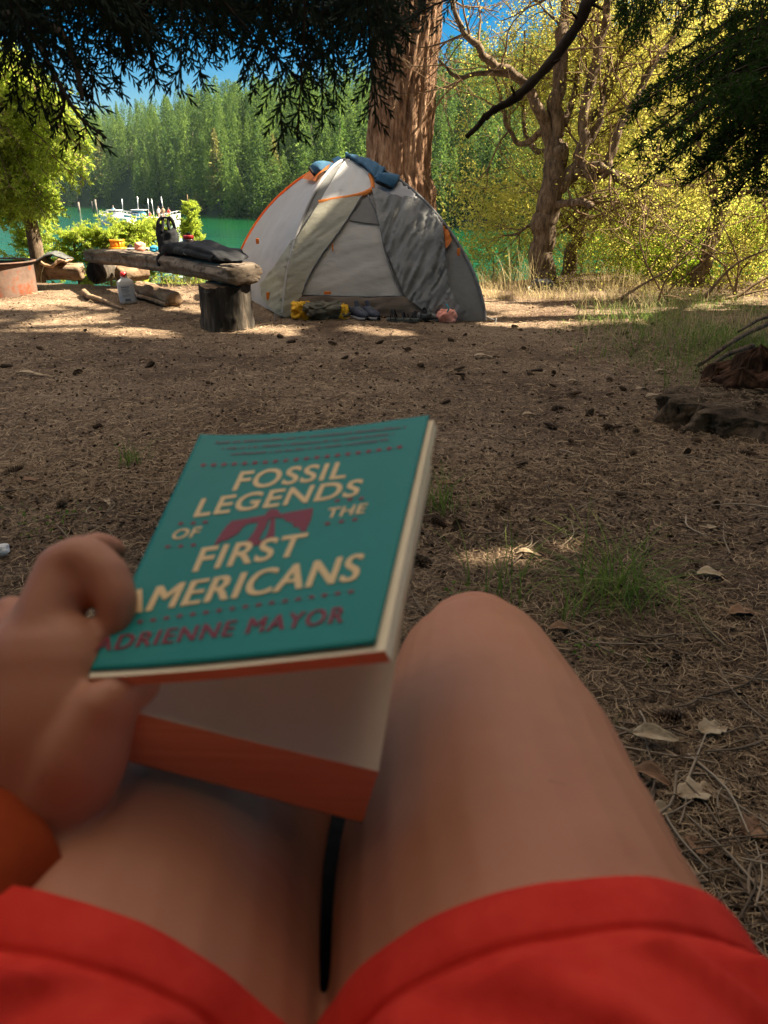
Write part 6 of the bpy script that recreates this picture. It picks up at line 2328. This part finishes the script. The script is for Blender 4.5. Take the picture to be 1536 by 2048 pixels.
# shorts: two legs cut off above the knee, with a stitched hem
def short_leg(path, radii, hem_t, side):
    k_, n_ = 300, 140
    P = resample(np.array(path), 8000)
    r = np.interp(np.linspace(0, 1, 8000), np.linspace(0, 1, len(radii)), radii)
    j = np.linspace(0, int(hem_t * 7999), k_).astype(int)
    P, r = P[j], r[j]
    s = np.concatenate([[0], np.cumsum(np.linalg.norm(np.diff(P, axis=0), axis=1))])
    L = s[-1]
    T, N, B = frames(P, (0, 0, 1))
    a = np.linspace(0, 2 * np.pi, n_, endpoint=False)
    fromhem = (L - s)[:, None]
    S2 = np.broadcast_to(s[:, None], (k_, n_))
    A2 = np.broadcast_to(a[None], (k_, n_))
    q = A2 * 1.2 + S2 * 14 * side
    fold = .005 * np.clip((fromhem - .027) / .012, 0, 1) * np.maximum(0, 1 - 3.2 * np.abs(vnoise(v3(q * 1.6, S2 * 3 + side * 3, 1.5))))
    soft = .004 * fbm(v3(np.cos(A2) * 1.6, np.sin(A2) * 1.6, S2 * 12 + side * 7), 3)
    for a0, sl_, am, w_ in [(-.75, 5, .0055, .10), (-.30, 9, .007, .085), (.12, 12, .008, .08), (.55, 9, .006, .10), (1.0, 7, .006, .09), (-1.2, 4, .005, .1)]:
        fold = fold + am * np.clip((fromhem - .027) / .012, 0, 1) * np.exp(-((A2 - np.pi * 2 * (A2 > np.pi) - a0 - side * sl_ * (fromhem - .03)) / w_) ** 2)
    hem = .0010 * np.exp(-((fromhem - .0125) / .010) ** 4) - .0026 * np.exp(-((fromhem - .026) / .0017) ** 2)
    rr = r[:, None] + .0065 + soft + fold + hem
    V = P[:, None] + N[:, None] * (np.cos(a)[None] * rr)[..., None] + B[:, None] * (np.sin(a)[None] * rr)[..., None]
    sk = .020 * (np.cos(A2) - .2) * (S2 / L) ** 3
    V = V - T[:, None] * sk[..., None] * .6
    lat = (.010 if side > 0 else -.034) * np.sin(A2) * (S2 / L) ** 3
    V = V + T[:, None] * lat[..., None]
    inn = V[-1] * .0 + (P[-1] + (V[-1] - P[-1]) * ((r[-1] + .002) / rr[-1])[:, None])
    mid = P[-1] + (V[-1] - P[-1]) * ((rr[-1] - .0025) / rr[-1])[:, None] + T[-1] * .0012
    V = np.concatenate([V, mid[None], inn[None] - T[-1] * .004])
    kk = k_ + 2
    F = np.stack([(np.arange(kk - 1)[:, None] * n_ + np.arange(n_)), (np.arange(kk - 1)[:, None] * n_ + (np.arange(n_) + 1) % n_),
                  ((np.arange(kk - 1)[:, None] + 1) * n_ + (np.arange(n_) + 1) % n_), ((np.arange(kk - 1)[:, None] + 1) * n_ + np.arange(n_))], -1).reshape(-1, 4)
    return V.reshape(-1, 3), F


sm = MB()
sm.add(*short_leg(thR, [.105, .100, .093, .083, .066], .412, 1))
sm.add(*short_leg(thL, [.105, .100, .094, .082, .064], .405, -1))
sm.add(*sbox((0, -.15, .61), (.40, .26, .24), None, .6, 10))
part('shorts', sm, M_SHORTS, person)

# shirt with long sleeves
sh = MB()
blob(sh, [(0, -.13, .60), (0, -.17, .72), (0, -.22, .88), (0, -.26, 1.01), (0, -.27, 1.045)], [.18, .165, .175, .18, .10], [.12, .12, .125, .10, .07], 28, 30, (0, 1, .2))
dW = norm(WR - elL)
blob(sh, [shL, (shL + elL) / 2 + [-.02, 0, 0], elL], [.072, .062, .055], None, 20, 20)
blob(sh, [shR, (shR + elR) / 2 + [.02, 0, 0], elR], [.072, .062, .055], None, 20, 20)
blob(sh, [elR, WRR - [0, .05, 0]], [.055, .042], None, 20, 16)
Vs, Qs, Ts = remeshed('shirt', sh, .006, 6)
shirt = part('shirt', MB().add(Vs, [Qs, Ts] if len(Ts) else Qs), M_SLEEVEO, person)
k_, n_ = 60, 48
P = resample(np.array([elL, elL + dW * .12, WR - dW * .004]), k_)
T, N, B = frames(P)
a = np.linspace(0, 2 * np.pi, n_, endpoint=False)
t = np.linspace(0, 1, k_)
fromhem = (1 - t) * .25
rr = np.interp(t, [0, .5, 1], [.064, .058, .0455])[:, None] + .0022 * np.sin(t * 60)[:, None] * np.clip(fromhem / .06 - .6, 0, 1)[:, None] + .002 * fbm(v3(np.cos(a)[None] * 2, np.sin(a)[None] * 2, t[:, None] * 6), 2)
rr = rr - .002 * np.exp(-((fromhem - .026) / .0025) ** 2)[:, None]
V = P[:, None] + N[:, None] * (np.cos(a)[None] * rr)[..., None] + B[:, None] * (np.sin(a)[None] * rr)[..., None]
V = np.concatenate([V, (P[-1] + (V[-1] - P[-1]) * .90)[None] + T[-1] * .001, (P[-1] + (V[-1] - P[-1]) * .74)[None] - T[-1] * .006])
kk = k_ + 2
F = np.stack([(np.arange(kk - 1)[:, None] * n_ + np.arange(n_)), (np.arange(kk - 1)[:, None] * n_ + (np.arange(n_) + 1) % n_),
              ((np.arange(kk - 1)[:, None] + 1) * n_ + (np.arange(n_) + 1) % n_), ((np.arange(kk - 1)[:, None] + 1) * n_ + np.arange(n_))], -1).reshape(-1, 4)
part('sleeve', MB().add(V.reshape(-1, 3), F), M_SLEEVEO, shirt)
hr = MB()
blob(hr, [(0, -.275, 1.20), (0, -.265, 1.27), (0, -.25, 1.315)], [.076, .082, .066], [.080, .094, .082], 24, 14, (0, 1, 0))
part('hair', hr, M_HAIR, person)

# camp chair under the reader
ch = thing('camp_chair', 'black fabric camp chair under the reader, seen between the thighs', 'chair', (0, -.1, 0))
xs_ = np.linspace(-.185, .185, 16)
ys_ = np.linspace(-.30, .56, 22)
X, Y = np.meshgrid(xs_, ys_, indexing='ij')
Z = .505 - .03 * (1 - (X / .185) ** 2) * np.clip((.32 - Y) / .3, 0, 1) - .045 * np.clip((Y - .33) / .2, 0, 1) ** 2
o = part('seat', (np.stack([X, Y, Z], -1).reshape(-1, 3), grid_faces(16, 22)), M_CHAIR, ch)
md = o.modifiers.new('thick', 'SOLIDIFY')
md.thickness = .008
zs_ = np.linspace(.52, 1.0, 16)
X, Z = np.meshgrid(np.linspace(-.22, .22, 12), zs_, indexing='ij')
o = part('backrest', (np.stack([X, -.315 - (Z - .52) * .22 - .03 * (1 - (X / .22) ** 2), Z], -1).reshape(-1, 3), grid_faces(12, 16)), M_CHAIR, ch)
md = o.modifiers.new('thick', 'SOLIDIFY')
md.thickness = .008
for sx in (-1, 1):
    part('leg', tube([(sx * .20, .23, .50), (sx * .23, -.34, .0)], .011, 10), M_SLEEVE, ch)
    part('leg', tube([(sx * .20, -.31, .50), (sx * .21, .20, .0)], .011, 10), M_SLEEVE, ch)
    part('back_post', tube([(sx * .21, -.31, .48), (sx * .225, -.43, 1.02)], .011, 10), M_SLEEVE, ch)
    part('armrest', tube([(sx * .36, -.30, .66), (sx * .36, .17, .66)], .03, 12, True, ry=.008, up0=(0, 0, 1)), M_CHAIR, ch)
    part('arm_post', tube([(sx * .20, .22, .50), (sx * .35, .15, .65)], .010, 8), M_SLEEVE, ch)
part('front_bar', tube([(-.2, .545, .45), (.2, .545, .45)], .010, 8), M_SLEEVE, ch)

# ------------------------------------------------------------------ the book
UPC = np.array([[-.1216, .4899, .8039], [.0283, .4712, .8219], [-.0035, .2603, .7872], [-.13, .2881, .7557]])     # cover TL TR BR BL
LOC = np.array([[-.1091, .4909, .8011], [.0295, .4655, .8112], [-.0025, .28, .7063], [-.1376, .286, .7434]])      # top page of the lower part
LOC[2] = PD(757, 1543, .3517)
_nl = norm(np.cross(LOC[1] - LOC[0], LOC[3] - LOC[0]))
_nl = _nl if _nl[2] > 0 else -_nl
LOC[0] -= _nl * .013
LOC[1] -= _nl * .005
nU = norm(-np.cross(UPC[1] - UPC[0], UPC[3] - UPC[0]))
if nU[2] < 0:
    nU = -nU


def surf(C4, s, t, bend=.0, nrm=None):
    s = np.asarray(s)[..., None]
    t = np.asarray(t)[..., None]
    p = (C4[3] * (1 - s) + C4[2] * s) * (1 - t) + (C4[0] * (1 - s) + C4[1] * s) * t
    if bend:
        p = p - nrm * bend * np.sin(np.pi * np.clip(s, 0, 1) ** .8) * (.35 + .65 * t)
    return p


cover = lambda s, t: surf(UPC, s, t, .0045, nU)
M_COVER = mat('teal_cover', (.007, .19, .165), (.009, .205, .175), scale=30, rough=.55, spec=.22)
M_PAGE = mat('page_paper', (.78, .64, .43), (.84, .70, .49), scale=20, rough=.9, spec=.1)
M_EDGE = mat('page_edges', (.60, .30, .16), (.72, .39, .22), scale=4, aniso=(2, 2, 260), detail=2, rough=.9, spec=.1)  # orange of bounced light and shade put into the edge colour
M_PRINTT = mat('cream_print', (.72, .50, .24), None, rough=.5)
M_PRINTR = mat('dark_red_print', (.19, .012, .028), None, rough=.5)
M_PRINTS = mat('brown_small_print', (.10, .045, .05), None, rough=.5)
book = thing('book', 'teal paperback opened a little in the hand, lettered in cream and red', 'book', LOC.mean(0))


def slab(top, bot, ns=26, nt_=30):
    s, t = np.meshgrid(np.linspace(0, 1, ns), np.linspace(0, 1, nt_), indexing='ij')
    A, Bm = top(s, t), bot(s, t)
    return A, Bm


def sides(A, Bm, which):
    mb = MB()
    for w in which:
        if w == 'front':
            e0, e1 = A[:, 0], Bm[:, 0]
        elif w == 'right':
            e0, e1 = A[-1], Bm[-1]
        elif w == 'back':
            e0, e1 = A[:, -1], Bm[:, -1]
        else:
            e0, e1 = A[0], Bm[0]
        q = np.linspace(0, 1, 8)[:, None, None]
        V = e0[None] * (1 - q) + e1[None] * q
        mb.add(V.reshape(-1, 3), grid_faces(8, len(e0)))
    return mb


ns, nt2 = 60, 60
s, t = np.meshgrid(np.linspace(0, 1, ns), np.linspace(0, 1, nt2), indexing='ij')
Vc = cover(s, t)
o = part('cover', (Vc.reshape(-1, 3), grid_faces(ns, nt2)), M_COVER, book)
md = o.modifiers.new('thick', 'SOLIDIFY')
md.thickness = .0006
md.offset = -1
coverobj = o
# pages held with the cover
off1 = lambda s, t: cover(s, t) - nU * .0012 + (UPC[1] - UPC[0]) * (.034 * np.asarray(s)[..., None] * (.75 - .25 * np.asarray(t)[..., None])) - (UPC[0] - UPC[3]) * (.016 * (1 - np.asarray(t)[..., None]) + .022 * np.asarray(t)[..., None])
off2 = lambda s, t: off1(s, t) - nU * .0062 + (UPC[1] - UPC[0]) * (.010 * np.asarray(s)[..., None])
A, Bm = slab(off1, off2)
part('pages', MB().add(A.reshape(-1, 3), grid_faces(26, 30)).add(Bm.reshape(-1, 3), grid_faces(26, 30)), M_PAGE, book)
part('page_edge', sides(A, Bm, ('front',)), M_EDGE, book)
part('head_edge', sides(A, Bm, ('back',)), M_EDGE, book)
part('fore_edge', sides(A, Bm, ('right',)), M_PAGE, book)
# the thick lower part
nL = norm(np.cross(LOC[1] - LOC[0], LOC[3] - LOC[0]))
if nL[2] < 0:
    nL = -nL
BOT = LOC.copy()
BOT[2] = PD(725, 1645, .3655)
BOT[3] = LOC[3] + (PD(245, 1525, .362) - PD(255, 1427, .347))
th_ = BOT[2] - LOC[2]
BOT[1] = LOC[1] - nL * .026 + [-.004, 0, 0]
BOT[0] = LOC[0] - nL * .026
low = lambda s, t: surf(LOC, s, t, .0035, nL)
lob = lambda s, t: surf(BOT, s, t, 0)
A, Bm = slab(low, lob)
part('pages', MB().add(A.reshape(-1, 3), grid_faces(26, 30)), M_PAGE, book)
part('page_edge', sides(A, Bm, ('front',)), M_EDGE, book)
part('head_edge', sides(A, Bm, ('back',)), M_EDGE, book)
part('fore_edge', sides(A, Bm, ('right',)), M_PAGE, book)
o = part('back_cover', ((Bm - nL * .0006).reshape(-1, 3), grid_faces(26, 30)), M_COVER, book)
# spine sheet from front cover to back cover
q = np.linspace(0, 1, 10)[:, None, None]
e0, e1 = cover(np.zeros(30), np.linspace(0, 1, 30)), Bm[0] - nL * .0006
Vs = e0[None] * (1 - q) + e1[None] * q - norm(UPC[1] - UPC[0]) * (.004 * np.sin(np.pi * q))
part('spine', (Vs.reshape(-1, 3), grid_faces(10, 30)), M_COVER, book)


# print on the cover: photo px -> cover (s, t) by Newton steps -> surface
def project(p):
    q = p - CAMP
    z = q @ FWD
    return np.stack([768 + FPX * (q @ RT) / z, 1024 - FPX * (q @ UP) / z], -1)


def px_to_cover(px, lift):
    px = np.asarray(px, float)
    st_ = np.full((len(px), 2), .5)
    for _ in range(12):
        f0 = project(cover(st_[:, 0], st_[:, 1]))
        e = 1e-4
        js = (project(cover(st_[:, 0] + e, st_[:, 1])) - f0) / e
        jt = (project(cover(st_[:, 0], st_[:, 1] + e)) - f0) / e
        d = px - f0
        det = js[:, 0] * jt[:, 1] - js[:, 1] * jt[:, 0]
        st_[:, 0] += np.clip((d[:, 0] * jt[:, 1] - d[:, 1] * jt[:, 0]) / det, -.3, .3)
        st_[:, 1] += np.clip((js[:, 0] * d[:, 1] - js[:, 1] * d[:, 0]) / det, -.3, .3)
    return cover(st_[:, 0], st_[:, 1]) + nU * lift, st_


def text_mesh(txt, quad, mt, name, bold=.03, lift=.0004, spacing=1.05):
    cu = bpy.data.curves.new(name, 'FONT')
    cu.body = txt
    cu.size = 1
    cu.offset = bold
    cu.space_character = spacing
    cu.resolution_u = 6
    o = bpy.data.objects.new(name, cu)
    COL.objects.link(o)
    dg_ = bpy.context.evaluated_depsgraph_get()
    me = bpy.data.meshes.new_from_object(o.evaluated_get(dg_))
    bpy.data.objects.remove(o)
    bm = bmesh.new()
    bm.from_mesh(me)
    bpy.data.meshes.remove(me)
    bmesh.ops.triangulate(bm, faces=bm.faces[:])
    V = np.array([v.co[:] for v in bm.verts])
    F = np.array([[v.index for v in f.verts] for f in bm.faces], np.int64)
    bm.free()
    lo, hi = V.min(0), V.max(0)
    x = (V[:, 0] - lo[0]) / (hi[0] - lo[0])
    y = (V[:, 1] - lo[1]) / (hi[1] - lo[1])
    bl, br, tr, tl = (np.array(c, float) for c in quad)
    P = (bl * (1 - x[:, None]) + br * x[:, None]) * (1 - y[:, None]) + (tl * (1 - x[:, None]) + tr * x[:, None]) * y[:, None]
    W, _ = px_to_cover(P, lift)
    mb = MB().add(W, F)
    if not bold:            # heavier strokes for words the font cannot embolden cleanly
        for q, sh_ in enumerate((-.03, -.015, .015, .03)):
            e_ = (br - bl) / (hi[0] - lo[0]) * sh_
            mb.add(px_to_cover(P + e_, lift + .00003 * (q + 1))[0], F)
    return part(name, mb, mt, coverobj, False)


for txt, quad in [('FOSSIL', [(464, 983), (690, 957), (703, 923), (482, 944)]),
                  ('LEGENDS', [(386, 1036), (714, 993), (730, 958), (404, 998)]),
                  ('OF', [(340, 1081), (394, 1075), (406, 1054), (352, 1060)]),
                  ('THE', [(650, 1038), (728, 1027), (737, 1007), (658, 1018)]),
                  ('FIRST', [(384, 1146), (598, 1112), (618, 1066), (405, 1096)]),
                  ('AMERICANS', [(226, 1234), (712, 1162), (730, 1107), (252, 1184)])]:
    text_mesh(txt, quad, M_PRINTT, 'title_lettering', 0 if 'M' in txt else .018, .0004, 1.08)
text_mesh('ADRIENNE MAYOR', [(186, 1306), (684, 1246), (694, 1213), (200, 1276)], M_PRINTR, 'author_lettering', 0, .0004, 1.15)


def flat_px(polys, mt, name, lift=.0004):
    mb = MB()
    for pl in polys:
        tri = tessellate_polygon([[Vector((x, y, 0)) for x, y in pl]])
        W, _ = px_to_cover(pl, lift)
        mb.add(W, np.array(tri, np.int64))
    return part(name, mb, mt, coverobj, False)


c2 = lambda pts: [(300 + x / 2.56, 820 + y / 2.56) for x, y in pts]
bird = [c2([(325, 702), (345, 662), (378, 612), (418, 570), (500, 556), (590, 540), (600, 522), (622, 508), (655, 512), (668, 534), (740, 520), (836, 503), (826, 560), (794, 626),
            (772, 622), (762, 600), (738, 602), (728, 578), (700, 572), (684, 556), (640, 552), (560, 576), (500, 584), (472, 606), (452, 634), (420, 652), (396, 668), (372, 672)]),
        c2([(556, 576), (608, 562), (596, 596), (570, 640), (556, 672), (582, 666), (600, 640), (612, 600), (618, 562), (642, 556), (640, 600), (636, 668), (600, 682), (556, 694), (462, 704), (500, 668), (530, 630)])]
flat_px(bird, M_PRINTR, 'bird_emblem', .0003)
dots = []


def diamond(x, y, r):
    dots.append([(x - r * 1.35, y + r * .12), (x - r * .3, y + r * .75), (x + r * 1.35, y - r * .12), (x + r * .3, y - r * .75)])


def dot_row(pts, r):
    dots.clear()
    for x, y in pts:
        diamond(x, y, r)
    flat_px(dots, M_PRINTR, 'dot_print')


dot_row([(407 + 392 * q, 931 + 4 * math.sin(q * 2.6) - 38 * q ** 1.25) for q in np.linspace(0, 1, 20)], 5.2)
dot_row([(228 + 474 * q, 1252 - 68 * q) for q in np.linspace(0, 1, 19)], 5.6)
for tri in ([(362, 1048), (387, 1047), (411, 1045)], [(336, 1094), (362, 1093), (387, 1091)], [(675, 1002), (700, 1000), (723, 998)], [(655, 1048), (683, 1044), (710, 1040)]):
    dot_row(tri, 5)
# three lines of small print, too blurred to read
marks = []
for (x0, y0, x1, y1) in [(432, 888, 808, 857), (444, 900, 788, 870), (462, 911, 775, 882)]:
    x = x0
    while x < x1:
        w = rng.uniform(3, 5)
        q = (x - x0) / (x1 - x0)
        y = y0 + (y1 - y0) * q ** 1.35
        h_ = rng.choice([2.6, 3.4, 4.4])
        sl_ = (y1 - y0) / (x1 - x0)
        marks.append([(x, y), (x + w, y + sl_ * w), (x + w + .25 * h_, y + sl_ * w - h_), (x + .25 * h_, y - h_)])
        x += w + (1.2 if rng.random() > .17 else 6)
flat_px(marks, M_PRINTS, 'small_print')
# ================================================================== thin summer air over the lake
HZ = bpy.data.materials.new('haze_air')
HZ.use_nodes = True
_n, _l = HZ.node_tree.nodes, HZ.node_tree.links
_n.remove(_n['Principled BSDF'])
_v = _n.new('ShaderNodeVolumePrincipled')
_v.inputs['Color'].default_value = rgb(.62, .80, .96)
_v.inputs['Density'].default_value = .00006
_v.inputs['Anisotropy'].default_value = .2
_l.new(_v.outputs[0], _n['Material Output'].inputs['Volume'])
X0, X1, Y0, Y1, Z0, Z1 = -1000., 1000., -60., 1500., WATER_Z - 3., 62.
V = np.array([[x, y, z] for x in (X0, X1) for y in (Y0, Y1) for z in (Z0, Z1)])
F = np.array([[0, 1, 3, 2], [4, 6, 7, 5], [0, 4, 5, 1], [2, 3, 7, 6], [0, 2, 6, 4], [1, 5, 7, 3]])
hz_ = part('haze', (V, F), HZ, None, False)
tag(hz_, 'thin bluish haze over lake and hill', 'haze', kind='stuff')
